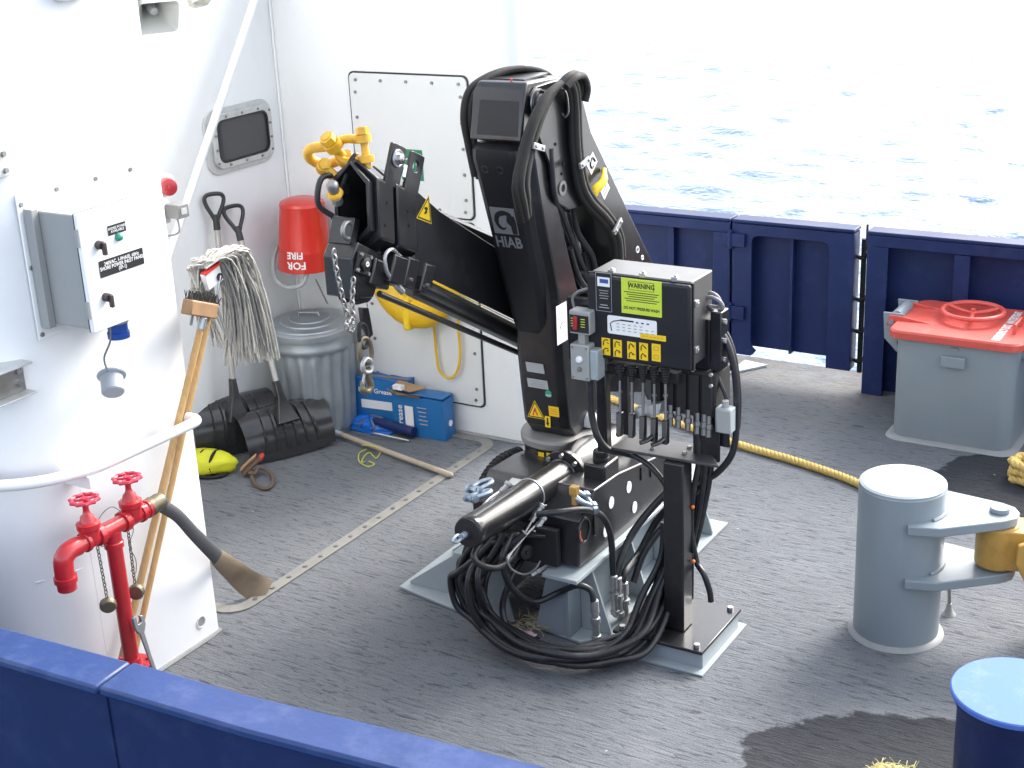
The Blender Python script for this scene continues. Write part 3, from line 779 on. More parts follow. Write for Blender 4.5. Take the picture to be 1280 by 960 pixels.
# ---- small bolted pad and the stainless clamp bracket at the left edge
pd = thing('wall_pad', 'small bolted stainless pad high on the wall at the left edge', 'pad', (-4.0, 3.1, 2.2))
k = V((-3.940,3.145,2.129))
q = MB(); q.box((-3.975, k.y - 0.05, k.z - 0.045), (-3.925, k.y + 0.045, k.z + 0.055)); q.build('plate', 'frame_alu', pd, bevel=0.004)
q = MB(); q.hexbolt((-3.925, k.y + 0.025, k.z + 0.03), EX, 0.01, 0.008); q.build('bolt', 'steel_dull', pd)
q = MB(); q.hexbolt((-3.925, k.y + 0.025, k.z - 0.025), EX, 0.01, 0.008); q.build('bolt', 'steel_dull', pd)
cb = thing('clamp_bracket', 'stainless channel bracket with two bolts above the pipe rail', 'bracket', (-3.95, 3.1, 1.3))
zz = 1.395; yy = 3.06
q = MB(); q.box((-4.02, yy - 0.12, zz - 0.055), (-3.945, yy + 0.06, zz + 0.045)); q.build('web', 'steel_dull', cb)
q = MB(); q.box((-4.02, yy - 0.13, zz + 0.046), (-3.90, yy + 0.07, zz + 0.053)); q.build('flange', 'frame_alu', cb, bevel=0.002)
q = MB(); q.box((-4.02, yy - 0.13, zz - 0.063), (-3.90, yy + 0.07, zz - 0.056)); q.build('flange', 'frame_alu', cb, bevel=0.002)
for dz in (-0.022, 0.022):
    q = MB(); q.hexbolt((-3.945, yy + 0.035, zz + dz), EX, 0.012, 0.012); q.build('bolt', 'steel', cb)

# ---- diagonal pipe in front of the window
dp = thing('diagonal_pipe', 'white diagonal pipe slanting down in front of the alcove window', 'pipe', (-5.1, 5.0, 0.6))
a, c = V((-5.160,5.941,2.417)), V((-5.160,5.063,1.202)); d = (c - a)
q = MB(); q.cyl(a - d * 0.35, a + d * 1.45, 0.021, n=14); q.build('pipe', 'white_paint', dp)
q = MB(); q.box((-5.31, (a - d * 0.25).y - 0.02, (a - d * 0.25).z - 0.02), (-5.15, (a - d * 0.25).y + 0.02, (a - d * 0.25).z + 0.02)); q.build('bracket', 'white_paint', dp)
e = a + d * 1.40
q = MB(); q.box((-5.31, e.y - 0.02, e.z - 0.02), (-5.15, e.y + 0.02, e.z + 0.02)); q.build('bracket', 'white_paint', dp)

# ---- red fire hydrant manifold
hy = thing('fire_hydrant', 'red fire hydrant with two valve handwheels in front of the white wall', 'fire hydrant', (-3.75, 3.22, 0))
HX = -3.75
top = V((-3.750,3.230,0.800)); hy0 = top.y; hz0 = top.z
q = MB(); q.cyl((HX, hy0, 0.0), (HX, hy0, hz0), 0.029, n=18); q.build('standpipe', 'red_paint', hy)
q = MB(); q.lathe((HX, hy0, 0.0), (0, 0, 1), [(0.085, 0), (0.085, 0.016), (0.036, 0.018), (0.033, 0.05)], 22); q.build('foot_flange', 'red_paint', hy)
q = MB(); q.lathe((HX, hy0, 0.225), (0, 0, 1), [(0.034, -0.03), (0.075, -0.018), (0.075, 0.014), (0.038, 0.016), (0.034, 0.04)], 22); q.build('flange', 'red_paint', hy)
for k in range(6):
    a_ = k * math.pi / 3
    q = MB(); q.hexbolt((HX + 0.058 * math.cos(a_), hy0 + 0.058 * math.sin(a_), 0.239), EZ, 0.009, 0.01); q.build('bolt', 'red_paint', hy)
def hp(s): return Vector((HX, hy0 + s, hz0))
q = MB(); q.cyl(hp(-0.165), hp(0.18), 0.031, n=18)
for s0, s1, r in ((-0.075, -0.05, 0.040), (0.05, 0.075, 0.040), (-0.135, -0.118, 0.038), (0.135, 0.152, 0.038), (0.17, 0.185, 0.036)): q.cyl(hp(s0), hp(s1), r, n=18)
q.build('manifold', 'red_paint', hy, bevel=0.003)
q = MB(); q.lathe(hp(0) - EZ * 0.075, EZ, [(0.036, 0), (0.036, 0.02), (0.032, 0.024), (0.032, 0.06)], 18); q.build('tee_collar', 'red_paint', hy)
q = MB(); q.tube([hp(-0.16), hp(-0.20), hp(-0.228) - EZ * 0.018, hp(-0.235) - EZ * 0.05, hp(-0.235) - EZ * 0.10], 0.035, 16, smooth=4); q.cyl(hp(-0.235) - EZ * 0.085, hp(-0.235) - EZ * 0.105, 0.041, n=18); q.cyl(hp(-0.235) - EZ * 0.105, hp(-0.235) - EZ * 0.135, 0.034, n=18)
q.build('elbow', 'red_paint', hy, bevel=0.002)
q = MB(); q.cyl(hp(-0.235) - EZ * 0.1345, hp(-0.235) - EZ * 0.138, 0.031, n=18); q.build('outlet_seat', 'cable_grey', hy)
for s in (-0.10, 0.105):
    v = MB(); v.lathe(hp(s), EZ, [(0.036, 0.0), (0.038, 0.04), (0.043, 0.045), (0.043, 0.065), (0.03, 0.07), (0.024, 0.09), (0.014, 0.10), (0.011, 0.115), (0.011, 0.15), (0.006, 0.155)], 16)
    vo = v.build('valve', 'red_paint', hy)
    c0 = hp(s) + EZ * 0.150
    wv = MB()
    n = 20
    wv.tube([c0 + Vector((math.cos(2 * math.pi * k / n) * (0.046 + 0.004 * math.cos(k * math.pi)), math.sin(2 * math.pi * k / n) * (0.046 + 0.004 * math.cos(k * math.pi)), 0.004)) for k in range(n)], 0.0075, 7, closed=True)
    for k in range(5):
        a_ = 2 * math.pi * k / 5
        wv.tube([c0 + Vector((math.cos(a_) * 0.01, math.sin(a_) * 0.01, 0.002)), c0 + Vector((math.cos(a_) * 0.045, math.sin(a_) * 0.045, 0.004))], 0.005, 6)
    wv.cyl(c0 - EZ * 0.004, c0 + EZ * 0.012, 0.013, n=10)
    wv.build('handwheel', 'wheel_red', vo)
def chain(pts, r, L, name, m, parent, step=0.8):
    P = smooth_path(pts, 12)
    acc = 0; last = P[0]; k = 0
    q = MB()
    for p in P[1:]:
        seg = (p - last).length
        if seg >= L * step:
            d = (p - last).normalized(); u, w_, _ = basis(d)
            if k % 2: u, w_ = w_, u
            c = (p + last) / 2
            ring = [c + d * (L / 2 * math.cos(2 * math.pi * j / 10)) + u * (L * 0.32 * math.sin(2 * math.pi * j / 10)) for j in range(10)]
            q.tube(ring, r, 5, closed=True)
            last = p; k += 1
    return q.build(name, m, parent)
cap1 = V((-3.720,3.136,0.538)); cap2 = V((-3.760,3.308,0.500))
def dense(a, b, n=70): return [V(a).lerp(V(b), i / n) for i in range(n + 1)]
chain(dense(hp(-0.075) - EZ * 0.04, cap1 + EZ * 0.025), 0.0022, 0.017, 'chain', 'brass_dull', hy)
chain(dense(hp(0.075) - EZ * 0.03, cap2 + EZ * 0.025), 0.0022, 0.017, 'chain', 'brass_dull', hy)
for cpt, dd in ((cap1, (0.75, -0.6, -0.25)), (cap2, (0.5, -0.85, 0.1))):
    q = MB(); q.lathe(cpt, dd, [(0.030, -0.012), (0.031, 0.004), (0.026, 0.012), (0.02, 0.013), (0.0, 0.012)], 18); q.build('hose_cap', 'brass_dull', hy)
q = MB(); q.tube([hp(0.06) + EZ * 0.035, hp(0.02) + EZ * 0.075, hp(-0.03) + EZ * 0.07, hp(-0.07) + EZ * 0.03, hp(-0.06) - EZ * 0.045, hp(-0.02) - EZ * 0.05], 0.0018, 5, smooth=5); q.build('wire', 'steel_dull', hy)
q = MB(); q.tube([hp(0.085) + EZ * 0.03, hp(0.10) - EZ * 0.05, hp(0.07) - EZ * 0.10, hp(0.09) - EZ * 0.17, hp(0.08) - EZ * 0.22, hp(0.06) - EZ * 0.20], 0.0018, 5, smooth=5); q.build('wire', 'steel_dull', hy)

# ---- fire hose: coupling, flat grey run, brown canvas end on the deck
fh = thing('fire_hose', 'flattened fire hose hanging from the red hydrant, brown end lying on deck', 'fire hose', (-3.85, 4.0, 0))
ca, cbq = hp(0.186), hp(0.255) + Vector((0.0, 0, 0.005))
q = MB(); q.lathe(ca, cbq - ca, [(0.036, 0), (0.036, 0.02), (0.032, 0.022), (0.034, 0.05), (0.030, 0.07)], 18); q.build('coupling', 'brass_dull', fh)
def ribbon(pts, widths, axes, t, name, m, parent, k=6):
    P = smooth_path(pts, k)
    n = len(P); secs = []
    for i in range(n):
        f_ = i * (len(pts) - 1) / (n - 1); j = min(int(f_), len(pts) - 2); g_ = f_ - j
        w_ = widths[j] * (1 - g_) + widths[j + 1] * g_
        a_ = (V(axes[j]) * (1 - g_) + V(axes[j + 1]) * g_).normalized()
        T = (P[min(i + 1, n - 1)] - P[max(i - 1, 0)]).normalized()
        a_ = (a_ - T * a_.dot(T)).normalized(); nn = T.cross(a_)
        tt = t[j] * (1 - g_) + t[j + 1] * g_
        secs.append([P[i] + a_ * (w_ * math.cos(x)) + nn * (tt * math.sin(x)) for x in [2 * math.pi * s / 12 for s in range(12)]])
    return MB().loft(secs).build(name, m, parent, ang=60)
h1 = [cbq, V((-3.760,3.496,0.775)), V((-3.780,3.584,0.690)), V((-3.820,3.697,0.554)), V((-3.880,3.866,0.361))]
ribbon(h1, [0.029, 0.026, 0.025, 0.027, 0.032], [(0, 0, 1)] + [(0.2, 0.35, 0.9)] * 4, [0.028, 0.020, 0.012, 0.009, 0.009], 'hose', 'hose_canvas_grey', fh)
h2 = [h1[-1] - Vector((0, 0.01, -0.008)), V((-4.022,4.092,0.160)), V((-4.016,4.174,0.060)), V((-3.955,4.213,0.012))]
ribbon(h2, [0.034, 0.050, 0.060, 0.060], [(0.3, 0.3, 0.9), (0.3, 0.5, 0.8), (0.5, 0.8, 0.5), (0.5, 0.85, 0.1)], [0.011, 0.008, 0.006, 0.004], 'hose_end', 'hose_canvas_brown', fh)

# ---- adjustable wrench leaning on the hydrant
wr = thing('wrench', 'steel adjustable wrench leaning against the red hydrant standpipe', 'wrench', (-3.70, 3.3, 0.1))
a, c = V((-3.700,3.236,0.434)), V((-3.680,3.255,0.243)); d = (c - a).normalized(); u_ = EY - d * EY.dot(d); u_.normalize(); n_ = d.cross(u_)
q = MB(); q.prism([a + u_ * x + d * y for x, y in ((-0.022, -0.02), (-0.008, -0.025), (-0.008, 0.015), (0.012, 0.015), (0.012, -0.012), (0.026, -0.005), (0.026, 0.03), (0.01, 0.055), (-0.012, 0.055), (-0.024, 0.03))], n_ * 0.014); q.build('jaw', 'zinc', wr, bevel=0.002)
q = MB(); q.prism([a + n_ * 0.003 + u_ * x + d * y for x, y in ((-0.011, 0.05), (0.009, 0.05), (0.008, 0.15), (0.011, 0.30), (-0.005, 0.30), (-0.008, 0.15))], n_ * 0.009); q.build('handle', 'zinc', wr, bevel=0.002)

# ---- push broom and mop leaning against the wall
br_ = thing('push_broom', 'wooden push broom stood head-up against the wall, yellow-brown pole', 'broom', (-3.87, 3.4, 0))
p0, p1 = V((-3.875,3.259,0.135)), V((-3.875,3.929,1.340))
ax_ = (p1 - p0).normalized()
p0 = p0 - ax_ * 0.05
q = MB(); q.cyl(p0, p1, 0.0145, 0.0135, 14); q.build('pole', 'wood_pole', br_)
hb = V((-3.870,3.931,1.412)); hd = (V((-3.930,4.107,1.348)) - V((-3.800,3.747,1.495))).normalized()
un = ax_ - hd * ax_.dot(hd); un.normalize(); nn = hd.cross(un)
q = MB(); q.obox(hb, hd * 0.125, un * 0.030, nn * 0.022); q.build('head', 'wood_block', br_, bevel=0.006)
q = MB()
for i in range(34):
    for j in range(3):
        s = hb + hd * (-0.118 + 0.236 * i / 33) + nn * (-0.014 + 0.014 * j) + un * 0.028
        q.cyl(s, s + un * (0.028 + random.random() * 0.012) + hd * random.uniform(-0.01, 0.01) + nn * random.uniform(-0.012, 0.012), 0.0035, 0.002, 4, cap=True)
o = q.build('bristles', 'bristle', br_); o['kind'] = 'stuff'
q = MB(); q.prism([hb - nn * 0.024 + hd * x + un * y for x, y in ((-0.010, -0.07), (0.010, -0.07), (0.012, -0.03), (0.045, 0.018), (0.035, 0.024), (0, 0.0), (-0.035, 0.024), (-0.045, 0.018), (-0.012, -0.03))], -nn * 0.004); q.cyl(p1 - ax_ * 0.012 , p1 + ax_ * 0.035, 0.0165, n=14); q.build('brace', 'galv', br_, bevel=0.001)

mp = thing('string_mop', 'grey string mop stood head-up against the wall, strands hanging down', 'mop', (-3.90, 3.45, 0))
m0, m1 = V((-3.895,3.354,0.131)), V((-3.930,4.070,1.412))
q = MB(); q.cyl(m0 - (m1 - m0).normalized() * 0.08, m1, 0.0125, n=12); q.build('pole', 'wood_pole', mp)
mc = V((-3.930,4.067,1.502))
q = MB(); q.obox(mc + Vector((0.02, -0.01, 0.0)), (0.012, 0, 0), (0, 0.045, 0.012), (0, -0.008, 0.035)); q.build('clamp', 'label_white', mp, bevel=0.004)
q = MB(); q.obox(mc + Vector((0.024, -0.015, 0.037)), (0.012, 0, 0), (0, 0.046, 0.012), (0, -0.001, 0.005)); q.build('band', 'label_red', mp)
q = MB(); q.cyl(mc + Vector((0.028, 0.02, -0.005)), mc + Vector((0.036, 0.02, -0.005)), 0.016, n=12); q.build('screw', 'black_matte', mp)
q = MB(); q.tube([mc + Vector((0.035, 0.025, 0.0)), mc + Vector((0.03, 0.0, -0.07)), mc + Vector((0.028, 0.004, -0.12))], 0.004, 6, smooth=4); q.build('wire', 'steel', mp)
rnd = random.Random(11)
ny = MB()
targ = V((-3.980,4.349,1.088)); targ2 = V((-3.860,3.916,1.333))
for i in range(230):
    t = rnd.random()
    s = mc + Vector((rnd.uniform(-0.03, 0.035), -0.05 + 0.11 * t, 0.045 + 0.018 * math.sin(math.pi * t)))
    if rnd.random() < 0.80:
        f_ = rnd.random()
        e = V((-3.950,4.173,1.147)).lerp(V((-3.980,4.435,1.104)), f_) + Vector((rnd.uniform(-0.07, 0.07), rnd.uniform(-0.03, 0.02), rnd.uniform(-0.07, 0.06)))
        mid = s + Vector((rnd.uniform(-0.03, 0.03), 0.06 + 0.10 * f_ + rnd.uniform(-0.02, 0.02), 0.0 + rnd.uniform(-0.015, 0.02)))
        mid2 = s.lerp(e, 0.55) + Vector((rnd.uniform(-0.02, 0.02), 0.055 + 0.03 * f_, 0.05))
    else:
        f_ = rnd.random()
        e = V((-3.900,3.975,1.317)).lerp(V((-3.950,4.141,1.158)), f_) + Vector((rnd.uniform(-0.05, 0.02), rnd.uniform(-0.02, 0.02), rnd.uniform(-0.03, 0.06)))
        if i % 3 == 0: e = mc + Vector((rnd.uniform(-0.02, 0.02), -0.08 + rnd.uniform(-0.015, 0.01), -0.05 + rnd.uniform(-0.03, 0.03)))
        mid = s + Vector((rnd.uniform(-0.05, 0.0), (-0.04 if i % 3 == 0 else 0.03), 0.005))
        mid2 = s.lerp(e, 0.6) + Vector((-0.03, 0.0, 0.03))
    ny.tube([s, mid, mid2, e], 0.0042, 5, smooth=4)
o = ny.build('yarn', 'mop_yarn', mp); o['kind'] = 'stuff'

# ---- snow shovels
def shovel(name, label, grip, foot_, wdir, width, bs):
    grip, foot_ = V(grip), V(foot_)
    t = thing(name, label, 'shovel', foot_, 'black snow shovels in the alcove')
    a = (grip - foot_).normalized()                       # up the shaft
    w = V(wdir); w = (w - a * w.dot(a)).normalized(); n = w.cross(a).normalized()
    if n.x < 0: n = -n                                    # outwards, away from the wall
    L = (grip - foot_).length
    q = MB(); q.cyl(foot_ + a * 0.21 , grip - a * 0.10, 0.0155, n=14); q.build('shaft', 'shaft_alu', t)
    # D grip
    g = MB(); gp = [(-0.0, -0.125), (-0.022, -0.085), (-0.047, -0.035), (-0.052, 0.0), (-0.03, 0.018), (0.03, 0.018), (0.052, 0.0), (0.047, -0.035), (0.022, -0.085)]
    g.tube([grip + w * x + a * y for x, y in gp], 0.0115, 8, closed=True, smooth=4); g.cyl(grip - a * 0.17, grip - a * 0.09, 0.019, 0.017, 12); g.build('grip', 'grip_plastic', t)
    # blade: a scoop, convex side outwards
    secs = []
    prof = [(-0.235, 0.225), (-0.175, 0.272), (-0.09, 0.280), (-0.005, 0.245), (0.045, 0.165), (0.050, 0.07), (0.030, 0.0)]
    P = smooth_path([(d_, h_, 0) for d_, h_ in prof], 3)
    for k in range(2):
        pass
    out = [(p.x, p.y) for p in P]; inn = [(p.x - 0.006, p.y) for p in P]
    loop = out + inn[::-1]
    nseg = 12
    for i in range(nseg + 1):
        s = -1 + 2 * i / nseg
        bow = 0.018 * (1 - s * s)
        secs.append([foot_ + w * (s * width / 2) + n * (x + bow - 0.03) + a * (y + 0.012 * s * s * (1 if y < 0.1 else 0)) for x, y in loop])
    bl = MB().loft(secs).build('blade', 'shovel_plastic', t, ang=50)
    for s in (-0.62, -0.36, -0.12, 0.12, 0.36, 0.62):
        rb = MB(); base_ = [(x + 0.018 * (1 - s * s) - 0.028, y) for x, y in out[2:-2]]
        sec = []
        for j, (x, y) in enumerate(base_):
            hgt = 0.020 * math.sin(math.pi * (j + 0.4) / len(base_))
            c_ = foot_ + w * (s * width / 2 - 0.05 * s * (y / 0.3)) + n * x + a * y
            sec.append([c_ - w * 0.010 - n * 0.002, c_ + w * 0.010 - n * 0.002, c_ + w * 0.006 + n * hgt, c_ - w * 0.006 + n * hgt])
        rb.loft(sec); rb.build('rib', 'shovel_plastic', bl, ang=50)
    sk = MB(); sk.loft([[foot_ + w * (x * ww) + n * (y * hh + off) + a * z for x, y in ((-1, -0.4), (1, -0.4), (0.7, 1), (-0.7, 1))] for ww, hh, off, z in ((0.085, 0.03, 0.03, 0.18), (0.050, 0.035, 0.0, 0.26), (0.027, 0.03, 0.0, 0.32), (0.020, 0.022, -0.006, 0.41))])
    sk.build('socket', 'shovel_plastic', t, bevel=0.004)
    ed = MB(); ed.loft([[foot_ + w * (s * width / 2 * 0.98) + n * (x + 0.018 * (1 - s * s)) + a * (y + 0.012 * s * s) for x, y in ((-0.006, -0.008), (0.006, -0.008), (0.014, 0.035), (0.006, 0.035))] for s in [-1 + k / 5 for k in range(11)]]); ed.build('wear_edge', 'shovel_plastic', t, ang=50)
    return t
shovel('snow_shovel', 'black snow shovel nearer the corner wall, partly behind the other shovel', (-5.260,5.543,1.397), (-5.177,5.430,0.012), (0.46, 0.9, 0.0), 0.50, 0)
sh2 = shovel('snow_shovel', 'black snow shovel in front, its ribbed blade nearest the trash can', (-5.260,5.678,1.302), (-4.870,5.524,0.012), (0.50, 0.87, 0.0), 0.50, 0)

# ---- fire bucket
fb = thing('fire_bucket', 'red fire bucket hung upside down on the wall above the trash can', 'bucket', (-5.06, 6.0, 0.9))
bc_ = Vector((-5.06, 6.00, 0)); zb, zt = 0.925, 1.295
q = MB(); q.lathe(bc_ + EZ * zb, (0.03, 0, 1), [(0.150, 0.004), (0.157, 0.0), (0.158, 0.008), (0.1485, 0.10), (0.1495, 0.105), (0.1485, 0.11), (0.124, 0.35), (0.126, 0.356), (0.120, 0.372), (0.085, 0.385), (0.0, 0.388)], 40); q.build('body', 'bucket_red', fb, ang=30)
q = MB(); q.lathe(bc_ + EZ * (zb + 0.001), (0.03, 0, 1), [(0.0, 0.02), (0.146, 0.004), (0.150, 0.0)], 40); q.build('inside', 'black_matte', fb)
# the words, upside down, wrapped round the bucket
def wrap_text(body, z, cx, size):
    o = text(body, (0, 0, 0), EX, EZ, size, 'label_white', fb, lift=0.0, bold=0.0012)
    for vtx in o.data.vertices:
        c = vtx.co + V(fb['_o'])
        x, y = -c.x, -c.z                                # turned half round
        ang_ = R(-90) + cx + x / 0.15
        zz_ = z + y
        rad = 0.158 - 0.034 * (zz_ - zb) / 0.35 * 0.98 + 0.0022 + (0.001 if c.y < 0 else 0)
        vtx.co = bc_ + Vector((math.cos(ang_) * rad, math.sin(ang_) * rad, zz_)) - V(fb['_o'])
wrap_text('FIRE', 1.027, 0.30, 0.052)
wrap_text('FOR', 0.972, 0.34, 0.056)
for z in (1.055,):
    q = MB(); q.torus(bc_ + EZ * 1.047, (0.03, 0, 1), 0.1475, 0.0025, 40, 5); q.build('bead', 'bucket_red', fb)
q = MB(); q.tube([(-5.26, 6.19, 1.02), (-5.255, 6.02, 1.02), (-5.235, 5.93, 0.96), (-5.19, 5.88, 0.875), (-5.11, 5.87, 0.835), (-5.02, 5.88, 0.85), (-4.985, 5.90, 0.90), (-4.985, 5.92, 0.95)], 0.013, 10, smooth=6); q.build('hook', 'label_grey', fb)
q = MB(); q.box((-5.295, 6.14, 0.95), (-5.245, 6.199, 1.08)); q.build('wall_plate', 'steel_dull', fb, bevel=0.003)
chain(dense((-5.02, 6.02, 0.85), (-5.0, 6.08, 0.69)), 0.002, 0.014, 'chain', 'steel_dull', fb)

# ---- galvanised trash can
tcn = thing('trash_can', 'galvanised metal trash can with lid standing in the alcove corner', 'trash can', (-5.015, 5.93, 0))
tb = Vector((-5.015, 5.93, 0))
nseg = 120
secs = []
for r, z in ((0.185, 0.0), (0.187, 0.03), (0.197, 0.035), (0.199, 0.06), (0.2035, 0.16), (0.208, 0.26), (0.213, 0.40), (0.216, 0.48), (0.2155, 0.50), (0.219, 0.505), (0.219, 0.53), (0.2165, 0.535), (0.217, 0.605), (0.222, 0.612)):
    rib = 0.006 if 0.05 < z < 0.49 else 0.0
    secs.append([tb + Vector((math.cos(2 * math.pi * i / nseg) * (r * 1.08 + rib * max(-1, min(1, 3 * math.sin(2 * math.pi * i / nseg * 20)))), math.sin(2 * math.pi * i / nseg) * (r * 1.08 + rib * max(-1, min(1, 3 * math.sin(2 * math.pi * i / nseg * 20)))), z)) for i in range(nseg)])
q = MB(); q.loft(secs); q.build('body', 'can_galv', tcn, ang=50)
q = MB(); q.lathe(tb + EZ * 0.585, (0.02, -0.03, 1), [(0.249, 0.0), (0.251, 0.012), (0.250, 0.034), (0.240, 0.040), (0.222, 0.044), (0.216, 0.050), (0.165, 0.058), (0.160, 0.064), (0.115, 0.070), (0.11, 0.075), (0.05, 0.079), (0.0, 0.079)], 48); lid = q.build('lid', 'can_galv', tcn, ang=25)
lc_ = tb + EZ * 0.662
q = MB(); q.tube([lc_ + Vector((-0.06, -0.02, -0.004)), lc_ + Vector((-0.055, -0.02, 0.022)), lc_ + Vector((0.05, 0.018, 0.022)), lc_ + Vector((0.055, 0.02, -0.004))], 0.006, 8); q.obox(lc_ + EZ * 0.024, Vector((0.05, 0.018, 0)), Vector((-0.004, 0.012, 0)), (0, 0, 0.003)); q.build('handle', 'can_galv', lid)

# ---- grease cartons
gc = thing('grease_carton', 'blue grease carton standing behind, beside the trash can', 'carton', (-4.703,6.140,0.000))
c0 = V((-4.894,6.135,-0.000)); c0 = Vector((-4.83, 6.05, 0)); xr = Vector((0.96, 0.10, 0)).normalized(); yr = Vector((-xr.y, xr.x, 0))
def crumpled(c0, xr, yr, W, D, H, seed, amp=0.007, top=True):
    q = MB(); nx, ny_, nz = 12, 5, 10; secs = []
    for k in range(nz + 1):
        f_ = k / nz; ring = []
        pts = [(i / nx, 0) for i in range(nx)] + [(1, i / ny_) for i in range(ny_)] + [(1 - i / nx, 1) for i in range(nx)] + [(0, 1 - i / ny_) for i in range(ny_)]
        for (u_, v_) in pts:
            p = Vector((u_ * W, v_ * D, f_ * H))
            nv = noise.noise_vector(p * 11 + Vector((seed, seed * 2, 0))) * amp + noise.noise_vector(p * 34 + Vector((seed, 0, 5))) * amp * 0.35
            sag = 0.012 * math.sin(math.pi * u_) * f_ * (1 if v_ in (0, 1) else 0)
            p += Vector((nv.x, nv.y * (0.6 if v_ == 0 else 1.5), nv.z * f_ * 1.5 - 0.5 * sag))
            p.z = max(p.z, 0.001)
            ring.append(c0 + xr * p.x + yr * p.y + EZ * p.z)
        secs.append(ring)
    q.loft(secs, cap=top)
    return q
crumpled(c0 - yr * 0.005, xr, yr, 0.33, 0.11, 0.29, 2.3).build('box', 'blue_card', gc, ang=35)
q = MB(); q.obox(c0 + xr * 0.165 + yr * 0.05 + EZ * 0.2915, xr * 0.16, yr * 0.006, EZ * 0.0012); q.build('tape', 'card_brown', gc)
lf = c0 - yr * 0.0105
decal('label_panel', lf + xr * 0.14 + EZ * 0.14, xr, EZ, 0.20, 0.050, 'label_white', gc)
text('Mobil Grease', lf + xr * 0.135 + EZ * 0.222, xr, EZ, 0.040, 'label_white', gc, bold=0.0006)
gd = thing('grease_carton', 'blue grease carton in front with its torn brown flap open', 'carton', (-4.416,6.111,0.000))
c0 = V((-4.563,6.030,0.000)); c0.z = 0; xr = Vector((0.99, 0.03, 0)).normalized(); yr = Vector((-xr.y, xr.x, 0))
W, D_, H_ = 0.335, 0.11, 0.245
q = MB()
tlt = 0.02
for (lo, hi) in (((0, 0, 0), (W, 0.004, H_)), ((0, D_ - 0.004, 0), (W, D_, H_)), ((0, 0.0045, 0), (0.004, D_ - 0.0045, H_)), ((W - 0.004, 0.0045, 0), (W, D_ - 0.0045, H_ * 0.93)), ((0.0045, 0.0045, 0.0), (W - 0.0045, D_ - 0.0045, 0.004))):
    cc = [(lo[i] + hi[i]) / 2 for i in range(3)]; hh = [(hi[i] - lo[i]) / 2 for i in range(3)]
    q.obox(c0 + xr * cc[0] + yr * cc[1] + EZ * cc[2], xr * hh[0], yr * hh[1], EZ * hh[2])

q = crumpled(c0, xr, yr, W, D_, H_ * 0.97, 7.1, 0.008)
q.build('box', 'blue_card', gd, ang=35)
fz = c0 + EZ * H_
q = MB(); q.obox(fz + xr * W * 0.5 + yr * D_ * 0.5 + EZ * 0.002, xr * W * 0.5, yr * D_ * 0.5 , EZ * 0.0015); q.build('top_flap', 'blue_card', gd)
q = MB(); q.prism([fz + xr * 0.0 - EZ * 0.006 - yr * 0.003, fz + xr * 0.20 - EZ * 0.012 - yr * 0.003, fz + xr * 0.19 + yr * 0.0 + EZ * 0.02 - yr * 0.03, fz + xr * 0.08 + EZ * 0.008 - yr * 0.05, fz - xr * 0.01 + EZ * 0.03 - yr * 0.03], (0, -0.003, 0.002)); q.build('torn_flap', 'card_brown', gd)
q = MB(); q.prism([fz + xr * 0.01 + EZ * 0.035 - yr * 0.01, fz + xr * 0.13 + EZ * 0.02 - yr * 0.01, fz + xr * 0.20 + yr * 0.06 + EZ * 0.03, fz + xr * 0.02 + yr * 0.06 + EZ * 0.05], (0, 0, 0.003)); q.build('torn_flap', 'card_brown', gd)
q = MB(); q.obox(fz + xr * 0.06 - yr * 0.012 + EZ * 0.042, xr * 0.03, yr * 0.015, EZ * 0.012); q.build('sticker_tuft', 'label_white', gd)
lf = c0 - yr * 0.0065
text('Grease', lf + xr * 0.055 + EZ * 0.105, EZ, -xr, 0.052, 'label_white', gd, bold=0.0005)
decal('label_panel', lf + xr * 0.115 + EZ * 0.115, xr, EZ, 0.055, 0.13, 'label_white', gd)
for k in range(5):
    decal('print_line', lf + xr * (0.20 + 0.002 * k) + EZ * (0.18 - 0.024 * k), xr, EZ, 0.06 - 0.008 * (k % 3), 0.006, 'label_grey', gd)
q = MB(); q.cyl(c0 + xr * (W + 0.0005) + yr * 0.06 + EZ * 0.09, c0 + xr * (W + 0.0085) + yr * 0.06 + EZ * 0.09, 0.018, n=16); q.build('emblem', 'label_white', gd)

# ---- blue plastic bag and the grease gun
bg_ = thing('plastic_bag', 'crumpled bright blue plastic bag on deck before the cartons', 'bag', (-4.699,5.980,0.000))
q = MB(); cbag = V((-4.728,6.020,-0.000))
nn_, mm = 26, 12
secs = []
for j in range(mm + 1):
    f_ = j / mm; rr = math.sin(math.pi * min(1, f_ * 0.5 + 0.5)) if f_ < 0.01 else math.cos(f_ * math.pi / 2) ** 0.6
    ring = []
    for i in range(nn_):
        a_ = 2 * math.pi * i / nn_
        p = Vector((math.cos(a_) * 0.20 * rr, math.sin(a_) * 0.075 * rr, 0.075 * f_))
        nz_ = noise.noise(Vector((math.cos(a_) * 2.2, math.sin(a_) * 2.2, f_ * 3 + 5))) 
        p *= 1 + 0.38 * nz_
        p.z = max(0.002, p.z)
        ring.append(cbag + Vector((p.x * 0.97 + p.y * 0.2, p.y - p.x * 0.02, p.z)))
    secs.append(ring)
q.loft(secs); q.build('film', 'blue_film', bg_, ang=20)
gg_ = thing('grease_gun', 'dark blue grease gun with a bare steel lever lying on deck', 'grease gun', (-4.506,6.004,0.000))
a, c = V((-4.674,6.014,0.055)), V((-4.349,5.994,0.040)); d = (c - a).normalized()
q = MB(); q.lathe(a, d, [(0.018, -0.02), (0.028, 0.0), (0.029, 0.02), (0.029, 0.24), (0.03, 0.245), (0.03, 0.27), (0.012, 0.275)], 18); q.build('barrel', 'gun_blue', gg_)
q = MB(); q.tube([a - d * 0.02, a - d * 0.06, V((-4.737,5.932,0.050))], 0.008, 8, smooth=3); q.build('nozzle', 'steel_dull', gg_)
